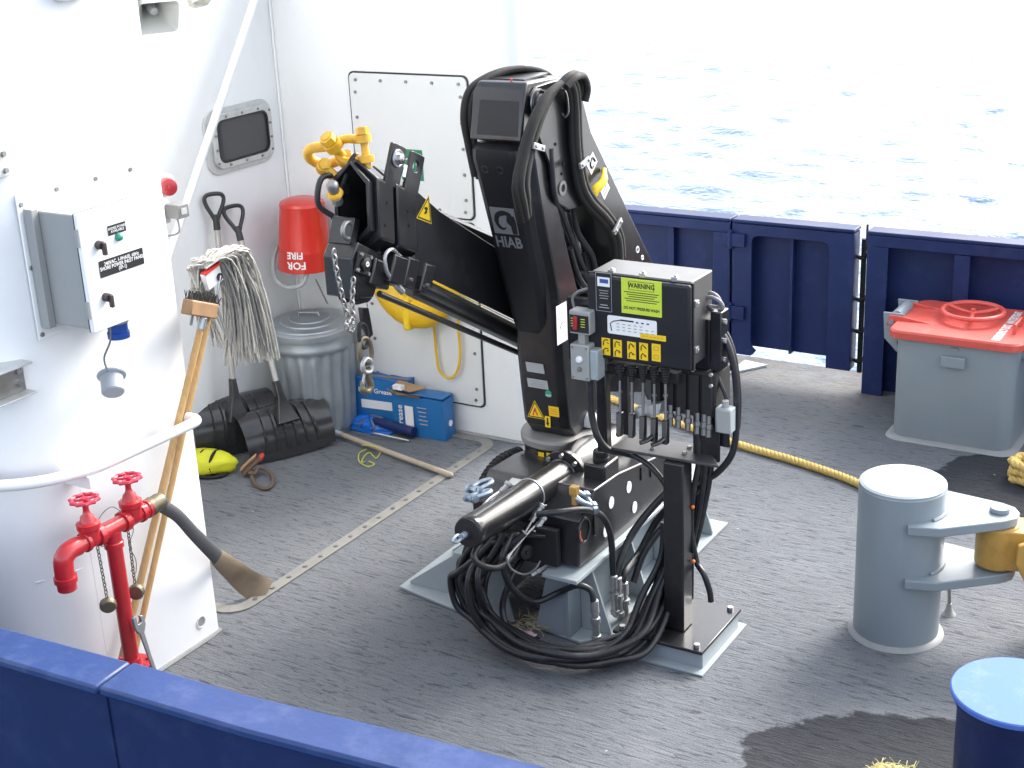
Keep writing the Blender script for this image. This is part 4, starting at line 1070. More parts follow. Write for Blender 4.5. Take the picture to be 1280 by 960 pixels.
q = MB(); q.tube([V((-4.759,6.070,0.060)), V((-4.593,5.891,0.070)), V((-4.621,5.908,0.035)), V((-4.402,5.943,0.012))], 0.0065, 8); q.tube([V((-4.764,6.068,0.060)), V((-4.631,6.019,0.075))], 0.012, 8); q.build('lever', 'zinc', gg_)

# ---- loose broom stick and twine
st = thing('broom_stick', 'loose pale wooden broom stick lying across the alcove deck', 'stick', (-4.471,5.803,0.000))
a, c = V((-4.870,5.846,0.030)), V((-3.925,5.638,0.016))
q = MB(); q.cyl(a, c, 0.0135, 0.0155, 14); q.sphere(c, 0.0155, 10, 6); q.build('stick', 'wood_grey', st)
q = MB(); q.cyl(a, a.lerp(c, 0.10), 0.0145, n=14); q.build('worn_end', 'label_white', st)
tw = thing('twine', 'short yellow-green twine tangled round the loose broom stick', 'twine', (-4.456,5.651,0.000))
q = MB(); q.tube([(-4.565,5.730,0.035),(-4.524,5.741,0.038),(-4.457,5.743,0.030),(-4.455,5.745,0.006),(-4.429,5.672,0.006),(-4.507,5.721,0.006),(-4.502,5.662,0.006),(-4.467,5.594,0.006),(-4.458,5.611,0.006)], 0.0042, 6, smooth=6); q.build('cord', 'twine', tw)
q = MB(); q.tube([(-4.551,5.750,0.006),(-4.553,5.688,0.006),(-4.486,5.598,0.006),(-4.411,5.561,0.006),(-4.391,5.571,0.006),(-4.391,5.606,0.006),(-4.438,5.620,0.006)], 0.0042, 6, smooth=6); q.build('cord', 'twine', tw)

# ---- yellow and black bundle behind the wall edge
ls = thing('yellow_bundle', 'bright yellow and black strapped bundle half behind the white wall edge', 'bundle', (-5.161,5.140,0.000))
cb_ = V((-5.166,5.115,0.000)) + Vector((-0.02, 0.02, 0))
def blob(c, r, sc, seed, rot=0.0, amt=0.12):
    q = MB(); o0 = len(q.v); q.sphere((0, 0, 0), 1, 22, 14)
    for i in range(len(q.v)):
        v_ = q.v[i]; k_ = 1 + amt * noise.noise(v_ * 1.9 + Vector((seed, 0, 0)))
        p = Vector((v_.x * sc[0], v_.y * sc[1], v_.z * sc[2])) * r * k_
        p = Matrix.Rotation(rot, 3, 'Z') @ p
        q.v[i] = V(c) + p
    return q
blob(cb_ + EZ * 0.055, 1, (0.20, 0.10, 0.065), 3, 0.35, 0.2).build('body', 'lime_vest', ls, ang=60)
for dx in (-0.07, 0.015, 0.085):
    cc = cb_ + Vector((dx * 0.94, dx * 0.34, 0.055))
    q = MB(); q.tube([cc + Vector((-0.3 * math.cos(t) * 0.085, 0.94 * math.cos(t) * 0.083, math.sin(t) * 0.061)) for t in [2 * math.pi * k / 18 for k in range(18)]], 0.009, 6, closed=True); q.build('strap', 'black_matte', ls)
q = MB(); q.tube([cb_ + Vector((0.16 * math.cos(t), 0.09 * math.sin(t), 0.012)) for t in [R(-100 + 12 * k) for k in range(18)]], 0.01, 6); q.build('edging', 'black_matte', ls)

# ---- brown webbing strap tool
sb = thing('webbing_strap', 'worn brown webbing strap with a buckle looped before the shovels', 'strap', (-4.872,5.219,0.000))
a, c = V((-4.921,5.178,0.030)), V((-4.901,5.284,0.075)); d = (c - a)
q = MB(); q.obox((a + c) / 2, d * 0.55, Vector((0.022, -0.016, 0)), Vector((0.004, 0.006, 0.014))); q.build('bundle', 'brown_strap', sb, bevel=0.006)
q = MB(); q.obox((a + c) / 2 + Vector((-0.02, -0.01, 0.012)), d * 0.5, Vector((0.010, -0.007, 0)), Vector((0.003, 0.004, 0.012))); q.build('fold', 'wood_block', sb, bevel=0.005)
q = MB(); q.obox(c + Vector((0.012, -0.005, 0.006)), d * 0.12, Vector((0.017, -0.012, 0)), Vector((0.003, 0.004, 0.012))); q.build('buckle', 'label_red', sb, bevel=0.003)
q = MB(); q.tube([(-4.951,5.187,0.030),(-4.860,5.184,0.030),(-4.877,5.232,0.040),(-4.840,5.251,0.030),(-4.768,5.221,0.014),(-4.704,5.138,0.014),(-4.705,5.082,0.014),(-4.781,5.102,0.014),(-4.862,5.165,0.014),(-4.896,5.213,0.030)], 0.0105, 7, smooth=6); q.build('loop', 'brown_strap', sb)

# ---- yellow lifebuoy hung on the wing wall, with its line
yb = thing('horseshoe_lifebuoy', 'yellow horseshoe lifebuoy hung behind the crane boom with a yellow line', 'lifebuoy', (-4.473,6.120,0.705))
cy_ = V((-4.408,6.100,0.936))
q = MB()
pth = [cy_ + Vector((0.21 * math.cos(R(a_)), 0, 0.235 * math.sin(R(a_)))) for a_ in range(125, 416, 12)]
secs = []
for i, p in enumerate(pth):
    T = (pth[min(i + 1, len(pth) - 1)] - pth[max(i - 1, 0)]).normalized(); N_ = T.cross(EY)
    secs.append([p + N_ * (0.085 * math.cos(t)) + EY * (0.055 * math.sin(t)) for t in [2 * math.pi * k / 14 for k in range(14)]])
q.loft(secs); q.build('ring', 'buoy_yellow', yb, ang=60)
for a_ in (262,):
    p = cy_ + Vector((0.21 * math.cos(R(a_)), 0, 0.235 * math.sin(R(a_))))
    q = MB(); q.obox(p, (0.022, 0, 0), (0, 0.058, 0), (0, 0, 0.088)); q.build('band', 'warn_yellow', yb, bevel=0.01)
q = MB(); q.tube([V(p) for p in [(-4.297,6.100,0.687),(-4.334,6.160,0.587),(-4.332,6.160,0.471),(-4.319,6.160,0.370),(-4.274,6.160,0.330),(-4.220,6.160,0.347),(-4.183,6.160,0.423),(-4.172,6.160,0.516),(-4.176,6.160,0.607),(-4.176,6.160,0.676)]], 0.0075, 7, smooth=6); q.build('line', 'buoy_yellow', yb)

# ---- green sign on the upper panel
gs = thing('safety_sign', 'small green safety sign with white ring symbol on the upper panel', 'sign', (-4.411,6.180,1.507))
cg = V((-4.426,6.186,1.501))
decal('plate', cg, EX, EZ, 0.14, 0.165, 'green_sign', gs, t=0.002)
decal('border', cg + Vector((0, 0.0005, -0.09)), EX, EZ, 0.14, 0.012, 'label_white', gs, t=0.002)
q = MB(); q.torus(cg + Vector((-0.022, -0.003, 0.0)), (0, 1, 0), 0.032, 0.004, 24, 6); q.build('symbol', 'label_white', gs)
q = MB(); q.tube([cg + Vector((x, -0.003, z)) for x, z in ((0.02, 0.045), (0.035, 0.025), (0.03, 0.005), (0.042, -0.01), (0.032, -0.028))], 0.0035, 6, smooth=4); q.build('symbol', 'label_white', gs)

# ================================================================== crane foundation
cf = thing('crane_foundation', 'grey welded steel foundation with triangular gussets under the black crane', 'foundation', (-2.95, 5.1, 0))
q = MB(); q.prism([(-2.80, 4.50, 0.002), (-2.52, 4.46, 0.002), (-2.42, 4.56, 0.002), (-2.42, 5.74, 0.002), (-2.80, 5.74, 0.002)], (0, 0, 0.014)); q.build('foot_plate', 'pale_grey_paint', cf, bevel=0.003)
q = MB(); q.prism([(-3.46, 4.52, 0.002), (-3.02, 4.44, 0.002), (-3.02, 5.74, 0.002), (-3.46, 5.74, 0.002)], (0, 0, 0.014)); q.build('foot_plate', 'pale_grey_paint', cf, bevel=0.003)
for xw, s in ((-2.575, 1), (-3.00, -1)):
    q = MB(); q.box((xw - 0.007, 4.46, 0.017), (xw + 0.007, 5.66, 0.306)); q.build('web', 'grey_paint', cf)
    q = MB(); q.box((xw - 0.075, 4.395, 0.307), (xw + 0.085, 5.70, 0.325)); q.build('flange', 'pale_grey_paint', cf, bevel=0.003)
    for y in (4.56, 4.90, 5.24, 5.58):
        x1 = xw + s * 0.008; gl = 0.135 if s > 0 else 0.42
        q = MB(); q.prism([(x1, y, 0.0165), (x1 + s * gl, y, 0.0165), (x1 + s * gl, y, 0.030), (x1 + s * 0.05, y, 0.306), (x1, y, 0.306)], (0, 0.012, 0)); q.build('gusset', 'pale_grey_paint', cf, bevel=0.0015)
    q = MB(); q.prism([(xw + 0.008 * -s, 4.47, 0.0165), (xw - s * 0.16, 4.47, 0.0165), (xw - s * 0.09, 4.47, 0.306), (xw + 0.008 * -s, 4.47, 0.306)], (0, 0.012, 0)); q.build('end_plate', 'grey_paint', cf, bevel=0.0015)
for x, y in ((-2.47, 4.72), (-2.47, 5.06), (-2.47, 5.42), (-3.41, 4.72), (-3.41, 5.2)):
    q = MB(); q.hexbolt((x, y, 0.016), EZ, 0.014, 0.012); q.build('bolt', 'zinc', cf)
# dry straw and a scrap of paper caught under the hoses
db = thing('nest_debris', 'dry straw and a pink scrap caught under the hose bundle', 'debris', (-2.756,4.456,0.000))
q = MB(); c0 = V((-2.760,4.464,0.010)); rr_ = random.Random(4)
for i in range(70):
    p = c0 + Vector((rr_.gauss(0, 0.035), rr_.gauss(0, 0.035), abs(rr_.gauss(0, 0.018)) + 0.004)); a_ = rr_.uniform(0, 6.28); l_ = rr_.uniform(0.02, 0.05)
    d_ = Vector((math.cos(a_), math.sin(a_), rr_.uniform(-0.3, 0.6))) * l_
    q.tube([p, p + d_ * 0.5 + EZ * 0.006, p + d_], 0.0012, 4)
o = q.build('straw', 'straw', db); o['kind'] = 'stuff'
blob(c0 + Vector((0.03, -0.06, 0.012)), 1, (0.03, 0.018, 0.012), 8, 0.4, 0.5).build('scrap', 'pink_paper', db)

# ================================================================== loader crane
cr = thing('loader_crane', 'black folding loader crane with two booms standing on the grey foundation', 'crane', (-2.9, 5.0, 0.33))
CX = -2.90
# ---- base box
prof = [(-2.520,4.472,0.342),(-2.520,4.483,0.541),(-2.520,4.524,0.565),(-2.520,4.579,0.584),(-2.520,4.615,0.622),(-2.520,4.824,0.612),(-2.520,5.023,0.577),(-2.520,5.169,0.550),(-2.520,5.355,0.517),(-2.520,5.385,0.271)]
q = MB(); q.prism(prof, (-0.50, 0, 0)); bs = q.build('base_frame', 'black_paint', cr, bevel=0.006)
def ell(c, ry, rz, n=24): return [V(c) + Vector((0, ry * math.cos(2 * math.pi * i / n), rz * math.sin(2 * math.pi * i / n))) for i in range(n)]
for c in ((-2.519,4.753,0.511), (-2.519,4.913,0.515), (-2.519,4.962,0.402), (-2.519,4.699,0.405)):
    q = MB(); q.prism(ell(c, 0.022, 0.026), (0.0025, 0, 0)); q.build('hole_plug', 'label_white', bs)
c = (-2.519,4.512,0.491)
q = MB(); q.ring_plate(ell(c, 0.050, 0.056), ell(c, 0.040, 0.046), (0.008, 0, 0)); q.build('access_rim', 'black_paint', bs, bevel=0.002)
q = MB(); q.prism(ell(c, 0.040, 0.046), (0.0015, 0, 0)); q.build('access_hole', 'hole_shade', bs)
q = MB(); q.tube([V(c) + Vector((0.004, 0.036 * math.cos(R(a_)), 0.042 * math.sin(R(a_)))) for a_ in range(160, 245, 8)], 0.004, 6); q.build('orange_edge', 'orange', bs)
q = MB(); q.obox(V((-2.517,4.608,0.477)), (0.002, 0, 0), (0, 0.008, 0), (0, 0.0, 0.045)); q.build('slot', 'hole_shade', bs)
q = MB(); q.obox(V((-2.517,5.130,0.513)), (0.002, 0, 0), (0, 0.012, 0), (0, 0.0, 0.035)); q.build('slot', 'hole_shade', bs)
q = MB(); q.obox(V((-2.517,5.030,0.530)), (0.002, 0, 0), (0, 0.004, 0), (0, 0.0, 0.03)); q.build('slot', 'hole_shade', bs)
# front cross-member and left cheek
q = MB(); q.box((-3.055, 4.62, 0.326), (-3.022, 5.6, 0.50)); q.build('cheek_plate', 'black_paint', cr, bevel=0.004)
q = MB(); q.prism([(-2.60, 4.47, 0.34), (-2.60, 4.44, 0.34), (-3.0, 4.42, 0.34), (-3.0, 4.45, 0.34)], (0, 0, 0.16)); q.build('front_plate', 'black_matte', cr, bevel=0.003)
# ---- oil tank with cap
tk = V((-2.575,4.780,0.597))
q = MB(); q.obox(tk, (0.05, 0, 0), (0, 0.065, 0), (0, 0, 0.085)); q.build('oil_tank', 'black_paint', cr, bevel=0.008)
q = MB(); q.lathe(tk + EZ * 0.086, EZ, [(0.034, 0), (0.034, 0.012), (0.031, 0.015), (0.033, 0.018), (0.032, 0.04), (0.022, 0.046), (0, 0.047)], 20); q.build('filler_cap', 'black_matte', cr)
# ---- slewing housing and cylinder
s0 = V((-2.750,4.030,0.639)); s1 = V((-2.750,4.783,0.585)); sdv = (s1 - s0).normalized()
q = MB(); q.lathe(s1 - sdv * 0.02, sdv, [(0.100, 0), (0.103, 0.004), (0.103, 0.026), (0.086, 0.03), (0.090, 0.05), (0.104, 0.10), (0.112, 0.20), (0.112, 0.42), (0.095, 0.46)], 32); q.build('slewing_housing', 'black_paint', cr, ang=30)
L_ = (s1 - s0).length
q = MB(); q.lathe(s0 + sdv * 0.012, sdv, [(0.058, 0), (0.062, 0.006), (0.063, 0.03), (0.0615, 0.034), (0.0675, L_ - 0.05), (0.073, L_ - 0.045), (0.073, L_ - 0.03)], 28); q.build('slewing_cylinder', 'black_paint', cr, ang=30)
q = MB(); q.lathe(s0 + sdv * 0.011, -sdv, [(0.057, 0), (0.057, 0.006), (0.02, 0.008), (0.018, 0.02), (0, 0.021)], 22); q.build('end_cap', 'black_matte', cr)
u, w_, d = basis(sdv)
f = s1 - sdv * 0.022 + u * 0.087
bo = MB().cyl(f, f - sdv * 0.014, 0.0105, 0.0095, 10).build('bolt', 'steel_dull', cr)
rep(bo, 'bolt', [(u * math.cos(t) + w_ * math.sin(t) - u) * 0.087 for t in [2 * math.pi * k / 8 for k in range(1, 8)]], cr)
m_ = s0 + sdv * (L_ * 0.62)
q = MB(); q.torus(m_, sdv, 0.0665, 0.0035, 28, 6); q.obox(m_ + Vector((0.045, -0.01, -0.055)), (0.006, 0, 0), (0, 0.014, 0), (0, 0, 0.018)); q.build('hose_clamp', 'zinc', cr)
# eye on the cylinder end
e0 = s0 - sdv * 0.008
q = MB(); q.cyl(e0, e0 - sdv * 0.03, 0.013, n=10); q.tube([e0 - sdv * 0.02, e0 - sdv * 0.055 + EZ * 0.016, e0 - sdv * 0.085 + EZ * 0.004, e0 - sdv * 0.06 - EZ * 0.012, e0 - sdv * 0.025 - EZ * 0.006], 0.006, 7, smooth=4); q.build('lifting_eye', 'shackle_galv', cr)
# ---- column foot
q = MB(); q.lathe((CX, 5.02, 0.40), EZ, [(0.17, 0), (0.175, 0.10), (0.160, 0.16), (0.158, 0.23), (0.166, 0.235)], 40); q.build('column_foot', 'black_paint', cr, ang=30)
q = MB(); q.lathe((CX, 5.02, 0.637), EZ, [(0.166, 0), (0.172, 0.004), (0.174, 0.03), (0.168, 0.042), (0.15, 0.046)], 40); q.build('bearing_ring', 'ring_grey', cr, ang=30)
# ---- column
def csec(yf, yb, z, x0=-3.015, x1=-2.79, ch=0.03):
    return [(x0, yf + ch, z), (x0 + ch, yf, z), (x1 - ch, yf, z), (x1, yf + ch, z), (x1, yb - ch, z), (x1 - ch, yb, z), (x0 + ch, yb, z), (x0, yb - ch, z)]
q = MB(); q.loft([csec(4.93, 5.14, 0.685), csec(4.885, 5.185, 0.74), csec(4.865, 5.18, 0.90), csec(4.85, 5.13, 1.05), csec(4.845, 5.07, 1.24), csec(4.80, 4.99, 1.44), csec(4.715, 4.89, 1.73), csec(4.67, 4.84, 1.95), csec(4.66, 4.83, 2.02)])
colm = q.build('column', 'black_paint', cr, bevel=0.005, ang=30)
# cast boss and pale reflection foot plate at the right of the column foot
q = MB(); q.lathe((-2.80, 5.08, 0.70), (0.25, 0, 1), [(0.05, 0), (0.045, 0.03), (0.025, 0.05), (0, 0.055)], 20); q.build('boss', 'label_grey', colm)
# cover: front fairing with two recessed dimples
up = Vector((0, -0.287, 0.958)).normalized(); cn_ = Vector((0, -0.958, -0.287)).normalized()   # along the fairing, and out of it
def cov(yf, z, w0, dep):
    x0, x1 = CX - 0.133 + (0.113 - w0) * 0.5, CX - 0.022 + w0
    return [(x0, yf + dep, z), (x0, yf + 0.035, z), (x0 + 0.012, yf + 0.012, z), (x0 + 0.034, yf, z), (x1 - 0.034, yf, z), (x1 - 0.012, yf + 0.012, z), (x1, yf + 0.035, z), (x1, yf + dep, z)]
q = MB(); q.loft([cov(4.875, 1.115, 0.045, 0.06), cov(4.852, 1.145, 0.066, 0.10), cov(4.835, 1.20, 0.080, 0.12), cov(4.785, 1.37, 0.095, 0.14), cov(4.634, 1.87, 0.113, 0.15), cov(4.612, 1.93, 0.111, 0.15), cov(4.612, 1.962, 0.105, 0.14), cov(4.635, 1.985, 0.085, 0.10)])
fair = q.build('fairing', 'black_plastic', cr, ang=24)
def onf(px, dz=0.0, off=0.0):
    """point on the fairing's front face: px = across, dz = height"""
    z = dz; y = 4.785 + (4.634 - 4.785) * (z - 1.37) / 0.50
    return Vector((CX - 0.022 + px, y, z)) + cn_ * off
for x in (-0.045, 0.023):
    q = MB(); q.torus(onf(x, 1.885, 0.001), cn_, 0.014, 0.003, 18, 6); q.build('dimple_rim', 'black_plastic', fair)
    q = MB(); q.cyl(onf(x, 1.885, -0.004), onf(x, 1.885, 0.0012), 0.013, n=18); q.build('dimple', 'hole_shade', fair)
# logo plate and lettering
lg = onf(-0.012, 1.668)
decal('logo_plate', lg, EX, up, 0.112, 0.118, 'logo_grey', fair, t=0.0012)
def lp(x, y): return lg + EX * x + up * y + cn_ * 0.0022
q = MB(); q.tube([lp(x, y) for x, y in ((0.005, -0.028), (-0.012, -0.036), (-0.030, -0.022), (-0.034, 0.004), (-0.024, 0.026), (-0.002, 0.036), (0.022, 0.034), (0.038, 0.020))], [0.003, 0.006, 0.008, 0.010, 0.011, 0.012, 0.010, 0.006], 8, smooth=4); 
for i in range(len(q.v)):
    dlt = (q.v[i] - lp(0, 0)).dot(cn_); q.v[i] = q.v[i] - cn_ * dlt * 0.92
q.build('logo_mark', 'ink_black', fair)
q = MB(); q.prism([lp(x, y) for x, y in ((0.018, 0.03), (0.050, 0.024), (0.054, -0.005), (0.052, -0.056), (0.030, -0.056), (0.028, -0.020), (0.012, -0.004))], cn_ * 0.0008); q.build('logo_mark', 'ink_black', fair)
q = MB(); q.tube([lp(x, y) for x, y in ((0.0, -0.002), (0.012, -0.012), (0.018, -0.028), (0.026, -0.040))], 0.006, 6, smooth=4)
for i in range(len(q.v)):
    dlt = (q.v[i] - lp(0, 0)).dot(cn_); q.v[i] = q.v[i] - cn_ * (dlt * 0.9 - 0.0004)
q.build('logo_mark', 'logo_grey', fair)
text('HIAB', onf(-0.012, 1.573, 0.0), EX, up, 0.068, 'logo_grey', fair, sx=0.82, bold=0.0016)
# stickers on the column
upc = Vector((0, -0.10, 0.995)).normalized()
def front(px_, py_):   # lower column face leans a little
    p = V(px_); return p
def fpt(x, z):
    y = 4.865 + (4.85 - 4.865) * (z - 0.90) / 0.15 if z > 0.9 else 4.885 + (4.865 - 4.885) * (z - 0.74) / 0.16
    return Vector((x, y - 0.0005, z))
decal('sticker', fpt(-2.915, 1.00), EX, Vector((0, -0.22, 0.97)), 0.085, 0.062, 'label_grey', colm)
decal('sticker', fpt(-2.910, 0.932), EX, Vector((0, -0.2, 0.97)), 0.098, 0.048, 'label_grey', colm)
decal('sticker_line', fpt(-2.935, 1.018) - EY * 0.0016, EX, Vector((0, -0.22, 0.97)), 0.03, 0.006, 'label_red', colm)
for k in range(3): decal('sticker_line', fpt(-2.91, 0.944 - 0.010 * k) - EY * 0.0016, EX, Vector((0, -0.2, 0.97)), 0.07, 0.002, 'ink_grey', colm)
q = MB(); q.cyl(fpt(-2.862, 0.895), fpt(-2.862, 0.895) - EY * 0.0018, 0.016, n=18); q.build('sticker', 'green_lamp', colm)
decal('sticker_line', fpt(-2.862, 0.888) - EY * 0.002, EX, EZ, 0.026, 0.008, 'label_grey', colm)
def warn_tri(c, r_, u_, s, parent, bolt=True):
    r_ = V(r_).normalized(); u_ = V(u_); u_ = (u_ - r_ * u_.dot(r_)).normalized(); n = r_.cross(u_); c = V(c)
    def tri(k, off): return [c + n * off + r_ * (x * s * k) + u_ * (y * s * k) for x, y in ((-0.5, -0.36), (0.5, -0.36), (0, 0.60))]
    q = MB(); q.prism(tri(1.0, 0.0003), n * 0.0012); o = q.build('warning_sign', 'warn_yellow', parent)
    q = MB(); q.ring_plate(tri(0.90, 0.0016), tri(0.76, 0.0016), n * 0.0006); q.build('border', 'ink_black', o)
    pts = ((-0.02, 0.24), (0.06, 0.08), (0.02, 0.06), (0.12, -0.14), (0.06, -0.22), (0.0, -0.04), (-0.04, 0.0), (-0.10, -0.10), (-0.12, -0.22), (-0.2, -0.22), (-0.12, 0.02)) if bolt else ((-0.14, 0.12), (0.02, 0.16), (0.10, 0.10), (0.06, 0.02), (0.10, -0.02), (0.02, -0.10), (-0.08, -0.12), (-0.06, -0.02), (-0.02, 0.04), (-0.12, 0.06))
    q = MB(); q.prism([c + n * 0.0016 + r_ * x * s + u_ * y * s for x, y in pts], n * 0.0006); q.build('symbol', 'label_red' if bolt else 'ink_black', o)
warn_tri(fpt(-2.935, 0.80), EX, Vector((0, -0.12, 0.99)), 0.088, colm)
decal('sticker', fpt(-2.845, 0.815), EX, Vector((0, -0.1, 1)), 0.048, 0.046, 'warn_yellow', colm)
for k in range(3): decal('sticker_line', fpt(-2.845, 0.826 - 0.011 * k) - EY * 0.0016, EX, Vector((0, -0.1, 1)), 0.036, 0.0016, 'label_red', colm)
def arrow_label(c, u_, w, h, parent, flip, n=None):
    decal('arrow_label', c, EX, u_, w, h, 'warn_yellow', parent)
    c = V(c) - EY * 0.0018; k = -1 if flip else 1
    q = MB(); q.prism([c + EX * x * w + EZ * y * h * k for x, y in ((-0.14, -0.38), (0.14, -0.38), (0.14, 0.05), (0.32, 0.05), (0, 0.40), (-0.32, 0.05), (-0.14, 0.05))], (0, -0.0006, 0)); q.build('arrow', 'ink_black', parent)
arrow_label(Vector((-2.878, 4.8775, 0.762)), EZ, 0.026, 0.050, colm, True)
pr_ = Vector((CX + 0.035, 5.02 - 0.1605, 0.60))
arrow_label(pr_, EZ, 0.030, 0.056, cr, False)
decal('sticker', Vector((CX - 0.005, 5.02 - 0.1632, 0.615)), EX, EZ, 0.028, 0.020, 'warn_yellow', cr)
# white load sticker on the right side of the column
lw = V((-2.789,4.868,1.213))
decal('load_sticker', lw, (0, 1, 0), (0, -0.21, 0.98), 0.085, 0.165, 'label_white', colm)
q = MB(); q.tube([lw + Vector((0.002, y, z)) for y, z in ((-0.02, -0.02), (-0.005, 0.0), (0.015, 0.005))], 0.0014, 5); q.build('load_sticker_print', 'ink_black', colm)
for k in range(4): decal('sticker_line', lw + Vector((0.0016, -0.012 , 0.06 - 0.012 * k)), (0, 1, 0), (0, -0.21, 0.98), 0.05, 0.002, 'ink_grey', colm)
# ---- hinge box at the column top, with its pivot pins
q = MB(); q.loft([[(x, y, z) for x, y, z in ((CX - 0.12, 4.606, 2.0), (CX + 0.115, 4.606, 2.0), (CX + 0.115, 4.86, 2.0), (CX - 0.12, 4.86, 2.0))],
                  [(x, y, z) for x, y, z in ((CX - 0.12, 4.640, 2.175), (CX + 0.115, 4.640, 2.175), (CX + 0.115, 4.90, 2.175), (CX - 0.12, 4.90, 2.175))],
                  [(x, y, z) for x, y, z in ((CX - 0.11, 4.68, 2.215), (CX + 0.105, 4.68, 2.215), (CX + 0.105, 4.92, 2.205), (CX - 0.11, 4.92, 2.205))]])
hbx = q.build('hinge_box', 'black_paint', cr, bevel=0.008)
q = MB(); q.prism([(CX - 0.088, 4.6128, 2.02), (CX + 0.098, 4.6128, 2.02), (CX + 0.094, 4.6375, 2.15), (CX - 0.080, 4.6375, 2.15)], (0, -0.003, 0.0005)); q.build('front_panel', 'black_plastic', hbx, bevel=0.001)
q = MB(); q.box((CX - 0.08, 4.72, 2.212), (CX + 0.07, 4.90, 2.218)); q.build('top_plate', 'black_paint', hbx)
q = MB(); q.cyl((CX + 0.03, 4.69, 2.214), (CX + 0.03, 4.69, 2.226), 0.004, n=8); q.build('grease_nipple', 'label_red', hbx)
# ---- inner boom, hanging down on the far side
def plate(lst, x, t, name, m, parent, bv=0.003): return MB().prism([(x, p[1], p[2]) for p in lst], (t, 0, 0)).build(name, m, parent, bevel=bv)
linkp = [(-2.770,4.664,2.167),(-2.770,4.714,2.195),(-2.770,4.823,2.197),(-2.770,4.962,2.192),(-2.770,5.026,2.170),(-2.770,5.053,2.075),(-2.770,5.054,1.850),(-2.770,5.029,1.665),(-2.770,4.929,1.674),(-2.770,4.847,1.718),(-2.770,4.807,1.778),(-2.770,4.789,1.886),(-2.770,4.701,2.025)]
mainp = [(-2.770,4.936,2.186),(-2.770,5.026,2.170),(-2.770,5.121,1.952),(-2.770,5.695,1.234),(-2.770,5.896,0.960),(-2.770,6.131,0.570),(-2.770,6.073,0.464),(-2.770,5.630,0.617),(-2.770,5.458,0.906),(-2.770,5.380,1.334),(-2.770,5.341,1.478),(-2.770,5.146,1.646),(-2.770,5.058,1.801),(-2.770,5.043,2.013)]
for x in (-2.785, -3.03):
    plate(linkp, x, 0.014, 'link_plate', 'black_paint', cr)
ib = plate(mainp, -2.785, 0.018, 'boom_plate', 'black_paint', cr)
plate(mainp, -3.05, 0.018, 'boom_plate', 'black_paint', cr)
spine = [(-2.770,4.999,2.168),(-2.770,5.120,1.942),(-2.770,5.679,1.234),(-2.770,5.878,0.957),(-2.770,6.112,0.577),(-2.770,5.927,0.637),(-2.770,5.707,1.007),(-2.770,5.534,1.272),(-2.770,5.026,1.959),(-2.770,4.934,2.156)]
plate(spine, -3.03, 0.244, 'boom_spine', 'black_paint', cr, 0.0)
pv = V((-2.770,4.709,2.136))
q = MB(); q.lathe((-2.771, pv.y, pv.z), EX, [(0.052, 0), (0.052, 0.006), (0.034, 0.008), (0.032, 0.022), (0.020, 0.024), (0.018, 0.012), (0.0, 0.012)], 26); q.build('pivot_pin', 'steel_dull', cr)
q = MB(); q.torus((-2.762, pv.y, pv.z), EX, 0.045, 0.007, 26, 8); q.build('pin_collar', 'black_paint', cr)
pv2 = V((-2.770,4.877,1.773))
q = MB(); q.lathe((-2.7705, pv2.y, pv2.z), EX, [(0.030, 0), (0.030, 0.004), (0.016, 0.005), (0.015, 0.0)], 22); q.build('pin_bush', 'ring_grey', cr)
q = MB(); q.cyl((-2.771, pv2.y, pv2.z), (-2.768, pv2.y, pv2.z), 0.0155, n=18); q.build('pin_hole', 'hole_shade', cr)
for p in [(-2.771,4.834,1.955),(-2.771,4.892,1.866),(-2.771,4.876,1.831)]:
    q = MB(); q.cyl(p, (p[0] + 0.004, p[1], p[2]), 0.006, n=10); q.build('rivet', 'black_matte', cr)
# lift cylinder and rod inside the open boom
a, c = V((-2.900,5.161,1.612)), V((-2.900,5.364,0.993))
q = MB(); q.cyl(a, a.lerp(c, 0.35), 0.022, n=16); q.build('lift_rod', 'steel', cr)
q = MB(); q.cyl(a.lerp(c, 0.3), a.lerp(c, 1.35), 0.042, n=20); q.build('lift_cylinder', 'black_paint', cr)
# stickers on the inner boom
bu = (V((-2.767,5.115,1.953)) - V((-2.767,5.689,1.236))).normalized(); bv_ = EX.cross(bu) * -1
if bv_.y < 0: bv_ = -bv_
cs = V((-2.767,5.121,1.825))
decal('logo_sticker', cs, bv_, bu, 0.070, 0.062, 'label_white', ib, t=0.0012)
q = MB(); q.tube([cs + EX * 0.0018 + bv_ * x + bu * y for x, y in ((0.0, -0.018), (-0.014, -0.012), (-0.016, 0.006), (0.0, 0.018), (0.018, 0.014), (0.022, -0.012))], 0.005, 6, smooth=4); q.build('logo_mark', 'ink_black', ib)
c3 = V((-2.767,5.220,1.705))
decal('instruction_sticker', c3, bv_, bu, 0.065, 0.085, 'label_white', ib, t=0.0012)
for k in range(4): decal('sticker_line', c3 + EX * 0.0015 + bu * (0.028 - 0.018 * k), bv_, bu, 0.045, 0.006, 'ink_grey', ib)
for (px_, s_) in ((V((-2.767,5.522,1.363)), 0.02), (V((-2.767,5.568,1.315)), 0.014)):
    q = MB(); q.torus(px_, EX, s_ * 0.6, 0.004, 12, 5); q.build('sticker_mark', 'label_white', ib)
# yellow handle
hA, hB = V((-2.755,5.202,1.783)), V((-2.745,5.089,1.714))
q = MB(); q.tube([hA, hA.lerp(hB, 0.5) + EX * 0.02, hB, hB + Vector((0.0, 0.01, -0.02))], [0.012, 0.017, 0.019, 0.010], 10, smooth=4); q.build('release_handle', 'warn_yellow', cr)
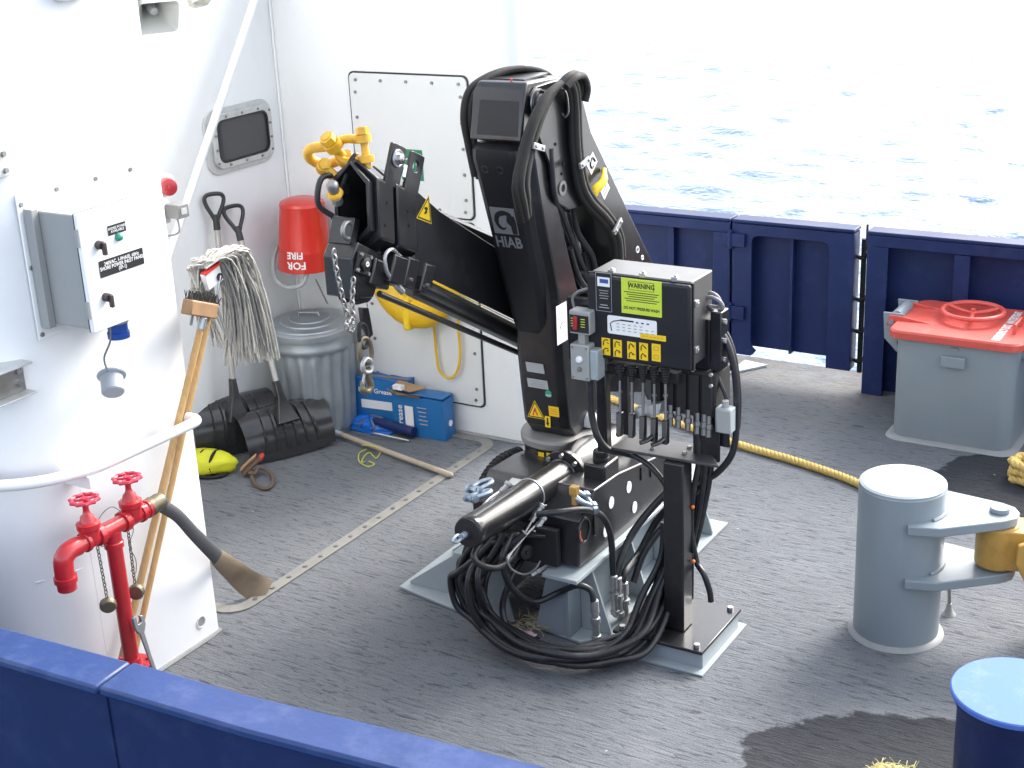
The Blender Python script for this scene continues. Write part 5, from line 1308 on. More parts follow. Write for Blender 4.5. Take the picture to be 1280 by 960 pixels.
# ---- hose bundle over the boom head
def hose(pts, r, name='hose', m='hose_rubber', parent=cr, n=8, k=7): return MB().tube(pts, r, n, smooth=k).build(name, m, parent, ang=60)
B1 = [(-2.750,4.509,1.836),(-2.745,4.522,1.876),(-2.740,4.569,1.988),(-2.730,4.625,2.086),(-2.725,4.711,2.161),(-2.720,4.815,2.194),(-2.730,4.901,2.168),(-2.745,4.948,2.077),(-2.750,4.961,1.917),(-2.750,4.992,1.773),(-2.750,5.062,1.683),(-2.750,5.197,1.582),(-2.755,5.304,1.474),(-2.765,5.341,1.362)]
B1 = [V(B1[0]) + Vector((-0.05, 0.12, -0.13))] + [V(B1[0]) + Vector((-0.01, 0.045, -0.05))] + B1[1:]
for i in range(7):
    a_ = i * math.pi / 3 + 0.4; rr0 = 0.0 if i == 6 else 1.0; wid = [0.6, 1.0, 1.4, 1.45, 1.35, 1.2, 1.0, 0.85, 0.8, 0.8, 0.8, 0.85, 0.85, 0.8, 0.8]
    hose([V(p) + Vector((0.014 * math.cos(a_), 0.026 * math.sin(a_) * wid[j], 0.012 * math.sin(a_ + 1))) * rr0 for j, p in enumerate(B1)], 0.0165 if i % 2 else 0.0145, 'hose', 'hose_sleeve' if i != 2 else 'hose_rubber')
B2 = [(-3.035, 4.68, 1.84), (-3.045, 4.66, 1.97), (-3.045, 4.64, 2.08), (-3.035, 4.67, 2.17), (-3.0, 4.75, 2.215), (-2.95, 4.86, 2.23), (-2.90, 4.97, 2.20), (-2.87, 5.04, 2.13)]
for i in range(3):
    hose([V(p) + Vector((0.014 * math.cos(i * 2.1), 0.018 * math.sin(i * 2.1), 0.010 * math.cos(i * 2.1 + 1))) for p in B2], 0.0135, 'hose', 'hose_sleeve')
B3 = [(-2.710,4.778,2.181),(-2.700,4.836,2.209),(-2.720,4.936,2.197),(-2.730,4.983,2.144),(-2.740,4.979,2.094)]
for i in range(2): hose([V(p) + Vector((0.02 * i, 0.012 * i, 0.012 - 0.008 * i)) for p in B3], 0.015, 'hose', 'hose_sleeve')
hose([(-2.775,4.802,1.945),(-2.775,4.808,1.850),(-2.780,4.829,1.750),(-2.800,4.911,1.676),(-2.830,5.048,1.515),(-2.850,5.213,1.298)], 0.013)
hose([(-2.820,5.046,1.658),(-2.820,5.080,1.542),(-2.820,5.199,1.410),(-2.820,5.229,1.297)], 0.014)
hose([(-2.830,5.498,1.334),(-2.830,5.433,1.241),(-2.830,5.266,1.214),(-2.830,5.106,1.328),(-2.830,5.026,1.486)], 0.014)
hose([(-2.840,5.460,1.415),(-2.840,5.408,1.283),(-2.840,5.264,1.242),(-2.840,5.147,1.351)], 0.012)
for p, dv in ((V((-2.710,4.601,1.990)), Vector((0, 0.9, -0.3))), (V((-2.715,4.966,1.861)), Vector((0.0, 1.0, 0.2))), (V((-2.715,5.236,1.539)), Vector((0, 1, 0.6)))):
    dv.normalize(); q = MB(); q.obox(p, (0.006, 0, 0), dv * 0.042, EX.cross(dv) * 0.012); q.hexbolt(p + dv * 0.026 + EX * 0.006, EX, 0.007, 0.005); q.hexbolt(p - dv * 0.026 + EX * 0.006, EX, 0.007, 0.005); q.build('hose_strap', 'zinc', cr, bevel=0.002)
q = MB(); q.tube([(-2.720,4.734,2.182),(-2.700,4.766,2.184),(-2.690,4.790,2.156),(-2.690,4.798,2.089),(-2.700,4.790,2.071),(-2.720,4.801,2.081)], 0.005, 6, smooth=4); q.build('hose_guide', 'black_paint', cr)

# ---- outer boom, rising beside the column towards the near left
A = Vector((0, -0.90, 0.436)).normalized(); B = Vector((0, 0.436, 0.90)).normalized(); BV = Vector((0, 0.06, 1.0)).normalized()
BX = -3.16
T0 = V((-3.160,4.080,1.840))
def bpnt(s, x, t): return T0 + A * s + EX * x + B * t
def vp_(s, x, t): return T0 + A * s + EX * x + BV * t
def hexs(s, w, h, ap=0.05): return [vp_(s, 0, h + ap * 0.3), vp_(s, w, h - ap), vp_(s, w, -h + ap), vp_(s, 0, -h - ap * 0.3), vp_(s, -w, -h + ap), vp_(s, -w, h - ap)]
def hexring(s0_, s1_, w, h, t): 
    q = MB(); q.ring_plate(hexs(s0_, w, h), hexs(s0_, w - t, h - t), A * (s1_ - s0_)); return q
q = MB(); q.loft([hexs(-0.24, 0.092, 0.108, 0.03), hexs(-2.25, 0.092, 0.108, 0.03)]); ob_ = q.build('outer_boom', 'black_paint', cr, bevel=0.006, ang=25)
q = MB(); q.prism([(-3.064,4.291,1.865),(-3.064,4.439,1.753),(-3.064,4.748,1.562),(-3.064,5.275,1.250),(-3.064,5.215,1.017),(-3.064,4.367,1.500),(-3.064,4.254,1.549),(-3.064,4.268,1.712)], (0.004, 0, 0)); sp_ = q.build('side_plate', 'black_paint', cr, bevel=0.003)
warn_tri((-3.060,4.343,1.775), (0, 0.90, -0.42), (0, 0.36, 0.93), 0.105, sp_, bolt=False)
hexring(0.028, 0.058, 0.080, 0.140, 0.014).build('boom_end_frame', 'black_paint', cr, bevel=0.003)
q = hexring(-0.078, 0.026, 0.098, 0.158, 0.03); q.build('boom_collar', 'black_paint', cr, bevel=0.006)
q = hexring(-0.222, -0.092, 0.104, 0.163, 0.03); q.build('boom_collar', 'black_paint', cr, bevel=0.006)
q = MB(); q.loft([hexs(0.045, 0.064, 0.122), hexs(-0.25, 0.064, 0.122)], cap=False); q.build('extension_tube', 'hole_shade', cr, ang=25)
q = MB(); q.prism(hexs(-0.24, 0.063, 0.121), A * 0.003); q.build('tube_bottom', 'hole_shade', cr)
for s_, t_ in ((-0.02, 0.03), (-0.035, -0.05), (-0.15, 0.03), (-0.17, -0.02)):
    q = MB(); p = bpnt(s_, 0.0985 if s_ > -0.1 else 0.1045, t_); q.cyl(p, p + EX * 0.0025, 0.0065, n=10); q.build('bolt_hole', 'hole_shade', cr)
# lifting lugs with holes
for s_, x_ in ((-0.03, 0.096), (-0.145, 0.102)):
    c = bpnt(s_, x_ - 0.012, 0.19); n = 32
    def lug(r, ph): return [c + A * (r[0] * math.cos(2 * math.pi * i / n)) + B * (r[1] * math.sin(2 * math.pi * i / n)) for i in range(n)]
    sq = []
    for i in range(n):
        t = 2 * math.pi * i / n; k = 1 / max(abs(math.cos(t)), abs(math.sin(t)))
        sq.append(c + A * (0.046 * math.cos(t) * min(k, 1.38)) + B * (0.078 * math.sin(t) * min(k, 1.38) - 0.022))
    q = MB(); q.ring_plate(sq, [c + A * (0.020 * math.cos(2 * math.pi * i / n)) + B * (0.022 * math.sin(2 * math.pi * i / n) + 0.006) for i in range(n)], (0.014, 0, 0)); q.build('lug', 'black_paint', cr, bevel=0.003)
c = bpnt(-0.03, 0.099, 0.196)
q = MB(); q.lathe(c, EX, [(0.030, 0), (0.030, 0.004), (0.020, 0.006), (0.020, 0.022), (0.012, 0.024), (0, 0.024)], 6); q.build('lug_bolt', 'steel', cr)
q = MB(); q.torus(c + EX * 0.002, EX, 0.029, 0.005, 20, 6); q.build('lug_washer', 'zinc', cr)
decal('sticker', bpnt(-0.085, 0.1, 0.165), -A, B, 0.02, 0.045, 'label_white', cr)
kn = bpnt(-2.18, 0, -0.02)
q = MB(); q.cyl((-3.27, kn.y, kn.z), (-2.755, kn.y, kn.z), 0.045, n=20); q.build('knuckle_pin', 'black_paint', cr)
q = MB(); q.cyl((-3.06, kn.y, kn.z), (-2.77, kn.y, kn.z), 0.13, n=28); q.build('knuckle_housing', 'black_paint', cr, bevel=0.006)
# head bracket under the tip with roller, bolts and pulley
q = MB(); q.prism([bpnt(-0.02, 0.06, -0.14), bpnt(0.055, 0.06, -0.135), bpnt(0.075, 0.06, -0.20), bpnt(0.01, 0.06, -0.335), bpnt(-0.10, 0.06, -0.31), bpnt(-0.13, 0.06, -0.15)], (-0.13, 0, 0)); q.build('head_bracket', 'black_paint', cr, bevel=0.005)
rc = bpnt(0.012, 0.061, -0.205)
q = MB(); q.obox(rc + EX * 0.006, EX * 0.006, A * 0.042, B * 0.038); q.build('bearing_plate', 'black_matte', cr, bevel=0.004)
q = MB(); q.lathe(rc + EX * 0.012, EX, [(0.026, 0), (0.026, 0.012), (0.010, 0.014), (0.010, 0.010), (0, 0.010)], 18); q.build('roller_end', 'black_paint', cr)
q = MB(); q.torus(rc + EX * 0.026, EX, 0.007, 0.003, 14, 6); q.build('roller_ring', 'label_white', cr)
for a_, b_ in ((0.034, -0.028), (-0.032, -0.03), (0.03, 0.03), (-0.028, 0.03)):
    q = MB(); q.hexbolt(rc + A * a_ + B * b_ + EX * 0.012, EX, 0.008, 0.007); q.build('bolt', 'steel_dull', cr)
q = MB(); q.torus(bpnt(0.075, 0.02, -0.10), EX, 0.030, 0.009, 18, 8); q.build('guide_ring', 'steel_dull', cr)
q = MB(); q.lathe(bpnt(-0.075, -0.06, -0.285), EX, [(0.05, 0), (0.062, 0.01), (0.05, 0.035), (0.062, 0.06), (0.05, 0.10)], 24); q.build('pulley', 'black_matte', cr)
q = MB(); q.obox(bpnt(-0.19, 0.07, -0.19), EX * 0.035, A * 0.07, B * 0.055); q.obox(bpnt(-0.10, 0.03, -0.22), EX * 0.05, A * 0.06, B * 0.05); q.build('rope_guard', 'black_paint', cr, bevel=0.008)
for s_ in (-0.245, -0.36):
    q = MB(); q.obox(bpnt(s_, 0.072, -0.185), EX * 0.036, A * 0.038, B * 0.058); q.build('cylinder_bracket', 'black_paint', cr, bevel=0.008)
    q = MB(); q.hexbolt(bpnt(s_, 0.108, -0.21), EX, 0.008, 0.007); q.build('bolt', 'steel', cr)
q = MB(); q.cyl((-3.095,4.277,1.499), (-3.095,5.376,0.864), 0.044, n=22); q.build('extension_cylinder', 'black_paint', cr)
q = MB(); q.cyl((-3.060,4.018,1.542), (-3.060,5.311,0.825), 0.012, n=12); q.build('oil_pipe', 'black_paint', cr)
q = MB(); q.cyl((-3.050,4.346,1.501), (-3.050,5.164,1.034), 0.0022, n=8); q.build('edge_line', 'warn_yellow', cr)
q = MB(); q.tube([bpnt(-0.155, 0.09, -0.135), bpnt(-0.10, 0.10, -0.125), bpnt(-0.065, 0.10, -0.155), bpnt(-0.09, 0.10, -0.205), bpnt(-0.155, 0.09, -0.235), bpnt(-0.19, 0.09, -0.255)], 0.0075, 8, smooth=5); q.cyl(bpnt(-0.15, 0.09, -0.137), bpnt(-0.175, 0.088, -0.143), 0.013, n=8); q.build('steel_pipe', 'zinc', cr)
q = MB(); q.cyl(bpnt(-0.18, 0.10, -0.25), bpnt(-0.215, 0.10, -0.262), 0.013, n=8); q.build('pipe_fitting', 'zinc', cr)
# left side of the head: hose loop and small fittings
hose([bpnt(0.05, -0.08, 0.10), bpnt(0.12, -0.10, 0.075), bpnt(0.135, -0.10, 0.02), bpnt(0.11, -0.10, -0.03), bpnt(0.05, -0.08, -0.05)], 0.011)
hose([bpnt(0.03, -0.02, 0.165), bpnt(0.065, -0.02, 0.175), bpnt(0.08, -0.03, 0.12), bpnt(0.06, -0.05, 0.07)], 0.010)
q = MB(); q.obox(bpnt(0.04, -0.07, 0.065), EX * 0.02, A * 0.025, B * 0.03); q.build('hose_block', 'black_matte', cr, bevel=0.003)
q = MB(); q.cyl(bpnt(0.05, -0.07, -0.05), bpnt(0.02, -0.07, -0.08), 0.016, n=10); q.build('hose_fitting', 'black_matte', cr, bevel=0.003)
q = MB(); q.obox(bpnt(0.045, -0.02, -0.10), EX * 0.05, A * 0.02, B * 0.05); q.build('hook_mount', 'black_paint', cr, bevel=0.004)

# ---- valve cluster and fittings at the front of the base
q = MB(); q.box((-2.90, 4.33, 0.37), (-2.74, 4.43, 0.50)); q.build('valve_block', 'black_matte', cr, bevel=0.006)
q = MB(); q.lathe((-2.720,4.402,0.401), (0.9, -0.4, 0), [(0.034, -0.10), (0.034, 0), (0.03, 0.006), (0.010, 0.008), (0.010, 0.014), (0, 0.015)], 18); q.build('solenoid', 'black_paint', cr)
q = MB(); q.obox(V((-2.720,4.471,0.476)), (0.05, 0.02, 0), (-0.03, 0.07, 0), (0, 0, 0.006)); q.build('valve_plate', 'black_paint', cr, bevel=0.002)
q = MB(); q.obox(V((-2.700,4.521,0.394)), (0.008, 0, 0), (0, 0.035, 0), (0, 0, 0.022)); q.build('valve_tag', 'fitting_ochre', cr, bevel=0.002)
for px_, dd in (((-2.690,4.451,0.562), (0.2, 0.5, 0.5)), ((-2.690,4.466,0.503), (0.2, 0.5, 0.5)), ((-2.700,4.507,0.303), (0.3, 0.5, 0.4)), ((-2.700,4.474,0.293), (0.3, 0.4, 0.2)), ((-2.850,4.463,0.623), (0.2, 0.8, 0.5))):
    p = V(px_); d = V(dd).normalized()
    q = MB(); q.lathe(p, d, [(0.012, -0.045), (0.012, -0.02), (0.016, -0.018), (0.016, 0.0), (0.013, 0.002), (0.013, 0.02), (0.017, 0.022), (0.017, 0.035), (0.010, 0.038)], 6); q.build('hose_fitting', 'zinc', cr, ang=20)
for pts in ([(-2.690,4.478,0.571),(-2.690,4.528,0.557),(-2.690,4.544,0.505),(-2.690,4.497,0.489)], [(-2.690,4.425,0.552),(-2.690,4.341,0.512),(-2.690,4.247,0.477),(-2.690,4.210,0.460)], [(-2.680,4.406,0.520),(-2.680,4.324,0.507),(-2.680,4.231,0.487),(-2.680,4.194,0.476),(-2.680,4.225,0.414),(-2.680,4.311,0.352),(-2.680,4.392,0.336),(-2.680,4.444,0.355)]):
    q = MB(); q.tube(pts, 0.0042, 6, smooth=6); q.build('cable', 'zinc', cr)
q = MB(); q.tube([(-2.860,4.478,0.615),(-2.860,4.369,0.618),(-2.860,4.295,0.600),(-2.860,4.235,0.584)], 0.0075, 8, smooth=4); q.build('drain_pipe', 'zinc', cr)
q = MB(); q.obox(V((-2.870,4.606,0.589)), (0.03, 0, 0), (0, 0.05, 0.01), (0, 0, 0.022)); q.build('sensor_box', 'label_grey', cr, bevel=0.004)
q = MB(); q.prism([V(p) for p in [(-3.050,4.590,0.533),(-3.050,4.852,0.565),(-3.050,4.993,0.453),(-3.050,4.831,0.327),(-3.050,4.650,0.366),(-3.050,4.568,0.439)]], (0.12, 0, 0)); q.build('rear_valve', 'black_matte', cr, bevel=0.01)
# ribbed spiral guard behind
arcp = smooth_path([(-3.060,4.923,0.570),(-3.060,4.791,0.587),(-3.060,4.685,0.566),(-3.060,4.617,0.519),(-3.060,4.586,0.459)], 9)
q = MB(); q.tube(arcp, 0.022, 10)
for i in range(0, len(arcp) - 1, 2):
    q.torus(arcp[i], arcp[min(i + 1, len(arcp) - 1)] - arcp[max(i - 1, 0)], 0.024, 0.006, 14, 5)
q.build('spiral_guard', 'black_matte', cr)

# ---- big hose bundle drooping to the deck and up the control post
core = [(-2.731,4.316,0.500),(-2.810,4.273,0.460),(-2.902,4.280,0.380),(-2.938,4.284,0.280),(-2.913,4.278,0.180),(-2.827,4.265,0.080),(-2.662,4.225,0.035),(-2.481,4.225,0.030),(-2.346,4.317,0.035),(-2.265,4.455,0.070),(-2.252,4.625,0.160),(-2.231,4.689,0.300),(-2.230,4.704,0.450)]
rb_ = random.Random(21)
for i in range(13):
    ox, oy = rb_.uniform(-0.06, 0.06), rb_.uniform(-0.06, 0.06)
    sp0 = rb_.uniform(0.9, 1.25)
    pts = []
    for j, p in enumerate(core):
        f_ = j / (len(core) - 1); spread = 1.0 if f_ < 0.8 else 1.0 - (f_ - 0.8) * 3.0
        d_ = V(p) + Vector((ox * spread + rb_.uniform(-0.012, 0.012), oy * spread + rb_.uniform(-0.012, 0.012), 0))
        d_.z = max(0.014 + 0.024 * (i % 4), d_.z + (rb_.uniform(-0.04, 0.05) if f_ < 0.35 else rb_.uniform(-0.004, 0.018) + 0.022 * (i // 4)))
        pts.append(d_)
    hose(pts, rb_.choice((0.0125, 0.014, 0.0155)))
inner_loops = ([(-2.780,4.511,0.338),(-2.780,4.380,0.289),(-2.800,4.328,0.165),(-2.750,4.312,0.076),(-2.700,4.425,-0.007),(-2.660,4.472,-0.043)],
               [(-2.720,4.301,0.523),(-2.720,4.222,0.448),(-2.720,4.281,0.297),(-2.680,4.381,0.197),(-2.600,4.450,0.226),(-2.500,4.419,0.294),(-2.455,4.441,0.273),(-2.440,4.437,0.228)],
               [(-2.800,4.498,0.390),(-2.800,4.291,0.433),(-2.800,4.182,0.413),(-2.800,4.163,0.335),(-2.850,4.274,0.172)],
               [(-2.750,4.117,0.557),(-2.740,4.054,0.540),(-2.720,4.064,0.500),(-2.700,4.154,0.449),(-2.700,4.261,0.448),(-2.700,4.325,0.489)],
               [(-2.840,4.492,0.428),(-2.840,4.283,0.428),(-2.840,4.159,0.373),(-2.840,4.167,0.220),(-2.820,4.269,0.043)],
               [(-2.900,4.582,0.316),(-2.900,4.401,0.281),(-2.900,4.353,0.165),(-2.850,4.359,0.026)])
for pts in inner_loops: hose(pts, 0.013)
hose([(-2.620,4.335,0.615),(-2.530,4.353,0.636),(-2.495,4.480,0.599),(-2.485,4.605,0.521),(-2.475,4.657,0.418),(-2.465,4.653,0.289),(-2.460,4.648,0.230)], 0.0135)
hose([(-2.300,4.947,0.576),(-2.400,4.888,0.454),(-2.450,4.800,0.361),(-2.455,4.705,0.285),(-2.455,4.667,0.223)], 0.0165)
hose([(-2.300,4.946,0.497),(-2.400,4.939,0.377),(-2.450,4.871,0.248),(-2.445,4.726,0.223),(-2.445,4.696,0.189)], 0.0165)
hose([(-2.300,4.985,0.444),(-2.360,4.932,0.370),(-2.420,4.855,0.261),(-2.440,4.787,0.147)], 0.015)
for px_, r_ in (((-2.460,4.648,0.223), 1), ((-2.455,4.666,0.208), 1.25), ((-2.445,4.703,0.171), 1.25), ((-2.440,4.443,0.215), 1)):
    q = MB(); q.lathe(px_, (0.02, 0.02, -1), [(0.012 * r_, -0.02), (0.017 * r_, -0.015), (0.017 * r_, 0.04), (0.014 * r_, 0.045), (0.014 * r_, 0.06), (0.020 * r_, 0.062), (0.020 * r_, 0.085), (0.015 * r_, 0.088), (0.015 * r_, 0.14), (0.02 * r_, 0.142), (0.02 * r_, 0.16)], 12); q.build('hose_fitting', 'zinc', cr, ang=20)

# ================================================================== shackles, chain and hook
def shackle(name, label, pin_c, bow_dir, pin_dir, size, m, group=None, pin_m=None, bulge=1.15):
    pc_ = V(pin_c); d = V(bow_dir).normalized(); p = V(pin_dir); p = (p - d * p.dot(d)).normalized(); s = size
    t = thing(name, label, 'shackle', pc_, group)
    r = (0.175 if m == 'shackle_yellow' else 0.14) * s; w = 0.38 * s
    pts = [pc_ + p * w, pc_ + p * w * 1.02 + d * 0.3 * s, pc_ + p * w * bulge + d * 0.75 * s, pc_ + p * w * 0.85 + d * 1.05 * s, pc_ + d * 1.2 * s,
           pc_ - p * w * 0.85 + d * 1.05 * s, pc_ - p * w * bulge + d * 0.75 * s, pc_ - p * w * 1.02 + d * 0.3 * s, pc_ - p * w]
    q = MB(); q.tube(pts, r, 10, smooth=5)
    for k in (-1, 1): q.cyl(pc_ + p * (k * w - r * 0.8), pc_ + p * (k * w + r * 0.8), r * 1.75, n=16)
    q.build('bow', m, t, bevel=0.0)
    q = MB(); q.cyl(pc_ - p * (w + 2.0 * r), pc_ + p * (w + 2.6 * r), r * 0.85, n=12); q.build('pin', pin_m or m, t)
    q = MB(); q.cyl(pc_ + p * (w + 1.0 * r), pc_ + p * (w + 2.4 * r), r * 1.5, n=6); q.build('nut', pin_m or m, t)
    return t
# yellow set at the boom tip
shackle('shackle', 'yellow shackle pinned through the black lug at the boom tip', (-3.140,4.106,2.050), (-1.0, -0.15, -0.12), (0.06, 0.1, 1), 0.095, 'shackle_yellow', 'yellow shackles at the boom tip')
shackle('shackle', 'long yellow shackle bow pointing left, outermost at the boom tip', (-3.240,4.084,2.036), (-1.0, -0.1, -0.22), (0.35, -0.55, 0.75), 0.110, 'shackle_yellow', 'yellow shackles at the boom tip')
shackle('shackle', 'yellow shackle hanging lowest, beside the boom tip opening', (-3.300,4.060,1.984), V((-3.240,4.086,1.913)) - V((-3.300,4.060,1.984)), (0.4, -0.6, 0.5), 0.080, 'shackle_yellow', 'yellow shackles at the boom tip')
sk_ = thing('swivel_eye', 'dark grey swivel eye with a yellow nut beside the boom tip opening', 'swivel', (-3.200,3.987,1.913))
a, c = V((-3.180,3.948,1.957)), V((-3.200,4.007,1.856)); d = (c - a).normalized()
q = MB(); q.lathe(a, d, [(0.014, 0), (0.022, 0.01), (0.022, 0.03), (0.016, 0.034), (0.016, 0.07), (0.020, 0.074), (0.020, 0.10), (0.012, 0.105)], 14); q.build('shank', 'steel_dull', sk_)
q = MB(); q.torus(a + d * 0.055, d, 0.020, 0.011, 16, 8); q.build('nut', 'shackle_yellow', sk_)
# galvanised shackles at the base
shackle('shackle', 'galvanised shackle upper of the two lying left of the slewing cylinder', (-2.970,4.423,0.616), (0.3, 0.9, 0.15), (0.9, -0.3, 0.2), 0.075, 'shackle_galv', 'galvanised shackles on the crane base')
shackle('shackle', 'galvanised shackle lower of the two lying left of the slewing cylinder', (-2.930,4.337,0.621), (0.45, 0.8, 0.10), (0.9, -0.3, 0.3), 0.075, 'shackle_galv', 'galvanised shackles on the crane base')
shackle('shackle', 'galvanised shackle with brass pin on the front of the black crane base', (-2.520,4.573,0.590), V((-2.560,4.479,0.663)) - V((-2.520,4.573,0.590)), (0.6, 0.1, -0.5), 0.085, 'shackle_galv', 'galvanised shackles on the crane base')
q = thing('square_pin', 'small brass square pin head above the front shackle', 'pin', (-2.540,4.488,0.666))
m_ = MB(); m_.obox(V((-2.540,4.488,0.670)), (0.016, 0, 0), (0, 0.016, 0), (0, 0, 0.018)); m_.build('head', 'fitting_ochre', q, bevel=0.003)
m_ = MB(); m_.cyl(V((-2.540,4.488,0.670)) - EZ * 0.018, V((-2.540,4.488,0.670)) - EZ * 0.06, 0.012, n=12); m_.build('stem', 'fitting_ochre', q)
# chain looped from the boom head
ch = thing('steel_chain', 'thin steel chain looped down from the boom head', 'chain', (-3.080,3.858,1.510))
cpts = [(-3.080,3.805,1.758),(-3.080,3.809,1.691),(-3.080,3.825,1.608),(-3.080,3.842,1.527),(-3.080,3.858,1.474),(-3.080,3.878,1.486),(-3.080,3.881,1.539),(-3.080,3.892,1.590),(-3.080,3.903,1.637)]
def links(pts, r, L, name, m, parent, k_=40):
    P = smooth_path(pts, k_); last = P[0]; n = 0
    for p in P[1:]:
        if (p - last).length >= L * 0.72:
            d = (p - last).normalized(); u_, v_, _ = basis(d)
            if n % 2: u_, v_ = v_, u_
            c = (p + last) / 2
            MB().tube([c + d * (L / 2 * math.cos(t)) + u_ * (L * 0.30 * math.sin(t)) for t in [2 * math.pi * j / 12 for j in range(12)]], r, 6, closed=True).build(name, m, parent)
            last = p; n += 1
links(cpts, 0.0035, 0.028, 'link', 'steel_dull', ch)
links([(-3.060,3.830,1.497),(-3.060,3.809,1.480),(-3.060,3.824,1.457),(-3.060,3.853,1.460),(-3.060,3.852,1.485),(-3.060,3.836,1.507)], 0.0035, 0.028, 'link', 'steel_dull', ch)
hk = thing('lifting_hook', 'forged steel hook and link hanging below the boom head', 'hook', (-3.120,3.985,1.195))
hx = -3.12
q = MB(); q.prism([(-3.140,3.987,1.490),(-3.140,4.030,1.478),(-3.140,4.038,1.426),(-3.140,4.045,1.368),(-3.140,4.020,1.363),(-3.140,3.992,1.415)], (0.018, 0, 0)); q.build('hanger', 'black_paint', hk, bevel=0.003)
q = MB(); q.tube([(-3.120,3.968,1.434),(-3.120,3.957,1.391),(-3.120,3.962,1.353),(-3.120,3.989,1.338),(-3.120,4.007,1.363),(-3.120,3.999,1.415)], 0.008, 8, closed=True, smooth=4); q.build('shackle_loop', 'black_matte', hk)
q = MB(); q.tube([(-3.120,3.965,1.376),(-3.120,3.949,1.332),(-3.120,3.958,1.292),(-3.120,3.991,1.275),(-3.120,4.018,1.291),(-3.120,4.019,1.335),(-3.120,3.998,1.369)], 0.0095, 8, closed=True, smooth=4); q.build('ring_link', 'brass_dull', hk)
q = MB(); q.tube([(-3.100,3.963,1.305),(-3.100,3.937,1.292),(-3.100,3.942,1.262),(-3.100,3.980,1.250),(-3.100,3.994,1.277)], 0.009, 8, closed=True, smooth=4); q.build('hook_eye', 'zinc', hk)
q = MB(); q.tube([(-3.110,3.976,1.263),(-3.110,3.976,1.225),(-3.110,3.986,1.190),(-3.110,3.969,1.174),(-3.110,3.941,1.186),(-3.110,3.939,1.212),(-3.110,3.951,1.227)], [0.014, 0.014, 0.015, 0.014, 0.013, 0.010, 0.006], 10, smooth=5); q.build('hook', 'brass_dull', hk)
q = MB(); q.tube([(-3.105,3.953,1.255),(-3.105,3.940,1.231),(-3.105,3.937,1.207)], 0.005, 6); q.build('latch', 'zinc', hk)

# ================================================================== crane control stand
cs_ = thing('crane_control_stand', 'black control stand with switch cabinet, valve levers and yellow labels', 'control stand', (-2.15, 4.63, 0))
PX, PY = -2.165, 4.635
q = MB(); q.box((-2.36, 4.50, 0.002), (-2.0, 4.86, 0.075)); q.build('plinth', 'pale_grey_paint', cs_, bevel=0.004)
q = MB(); q.prism([(-2.40, 4.455, 0.0015), (-1.98, 4.455, 0.0015), (-1.98, 4.90, 0.0015), (-2.40, 4.90, 0.0015)], (0, 0, 0.007)); q.build('foot_plate', 'pale_grey_paint', cs_)
q = MB(); q.box((-2.385, 4.485, 0.0755), (-1.995, 4.875, 0.090)); q.build('base_plate', 'black_paint', cs_, bevel=0.003)
f = (-2.355, 4.515, 0.090)
bo = MB().hexbolt(f, EZ, 0.014, 0.014).build('bolt', 'zinc', cs_)
rep(bo, 'bolt', [(0.325, 0, 0), (0.325, 0.33, 0), (0, 0.33, 0)], cs_)
q = MB(); q.box((PX - 0.043, PY - 0.043, 0.0905), (PX + 0.043, PY + 0.043, 0.8125)); q.build('post', 'black_paint', cs_, bevel=0.006)
for px_ in ((-2.175,4.634,0.095), (-2.089,4.606,0.095)):
    pass
# shelf
sh = [(-2.443,4.607,0.825),(-1.987,4.621,0.825),(-2.110,4.789,0.825),(-2.423,4.762,0.825)]
q = MB(); q.prism(sh, (0, 0, -0.012)); q.build('shelf', 'shelf_black_sheen', cs_, bevel=0.003)
f = V((-2.283,4.663,0.825)); tgt = [V((-2.152,4.672,0.825)), V((-2.158,4.731,0.825)), V((-2.283,4.735,0.825))]
bo = MB().hexbolt(f, EZ, 0.010, 0.009).build('bolt', 'ring_grey', cs_)
rep(bo, 'bolt', [t - f for t in tgt], cs_)
# rear frame and valve bank (black mass right of and behind the levers)
FY = 4.60                                                      # front plane of the cabinet
q = MB(); q.box((-2.50, 4.80, 0.80), (-2.46, 4.86, 1.22)); q.build('frame_leg', 'black_paint', cs_, bevel=0.003)
q = MB(); q.box((-2.13, 4.72, 0.775), (-2.07, 4.80, 1.36)); q.build('frame_leg', 'black_paint', cs_, bevel=0.003)
q = MB(); q.prism([(-2.13, 4.70, 0.78), (-2.02, 4.70, 0.80), (-2.02, 4.70, 0.95), (-2.06, 4.70, 1.02), (-2.13, 4.70, 1.02)], (0, 0.012, 0)); q.build('side_bracket', 'black_paint', cs_, bevel=0.003)
q = MB(); q.box((-2.30, 4.68, 0.985), (-2.03, 4.83, 1.165)); vb = q.build('valve_bank', 'black_matte', cs_, bevel=0.01)
for k in range(5):
    q = MB(); q.box((-2.29 + 0.053 * k, 4.665, 0.99), (-2.25 + 0.053 * k, 4.679, 1.155)); q.build('valve_section', 'black_matte', vb, bevel=0.003)
for p in [(-2.109,4.660,1.178),(-2.037,4.660,1.125),(-2.037,4.660,1.169)]:
    q = MB(); q.hexbolt(p, (0, -1, 0), 0.008, 0.008); q.build('bolt', 'zinc', vb)
for k, p in enumerate([(-2.205,4.660,0.989),(-2.172,4.660,0.985),(-2.132,4.660,0.981),(-2.093,4.660,0.975),(-2.066,4.660,0.973),(-2.047,4.660,0.969)]):
    q = MB(); q.lathe(p, (0.1, -0.3, -1), [(0.010, -0.03), (0.010, 0), (0.015, 0.002), (0.015, 0.02), (0.011, 0.022), (0.011, 0.05)], 6); q.build('hose_fitting', 'lever_steel', vb, ang=20)
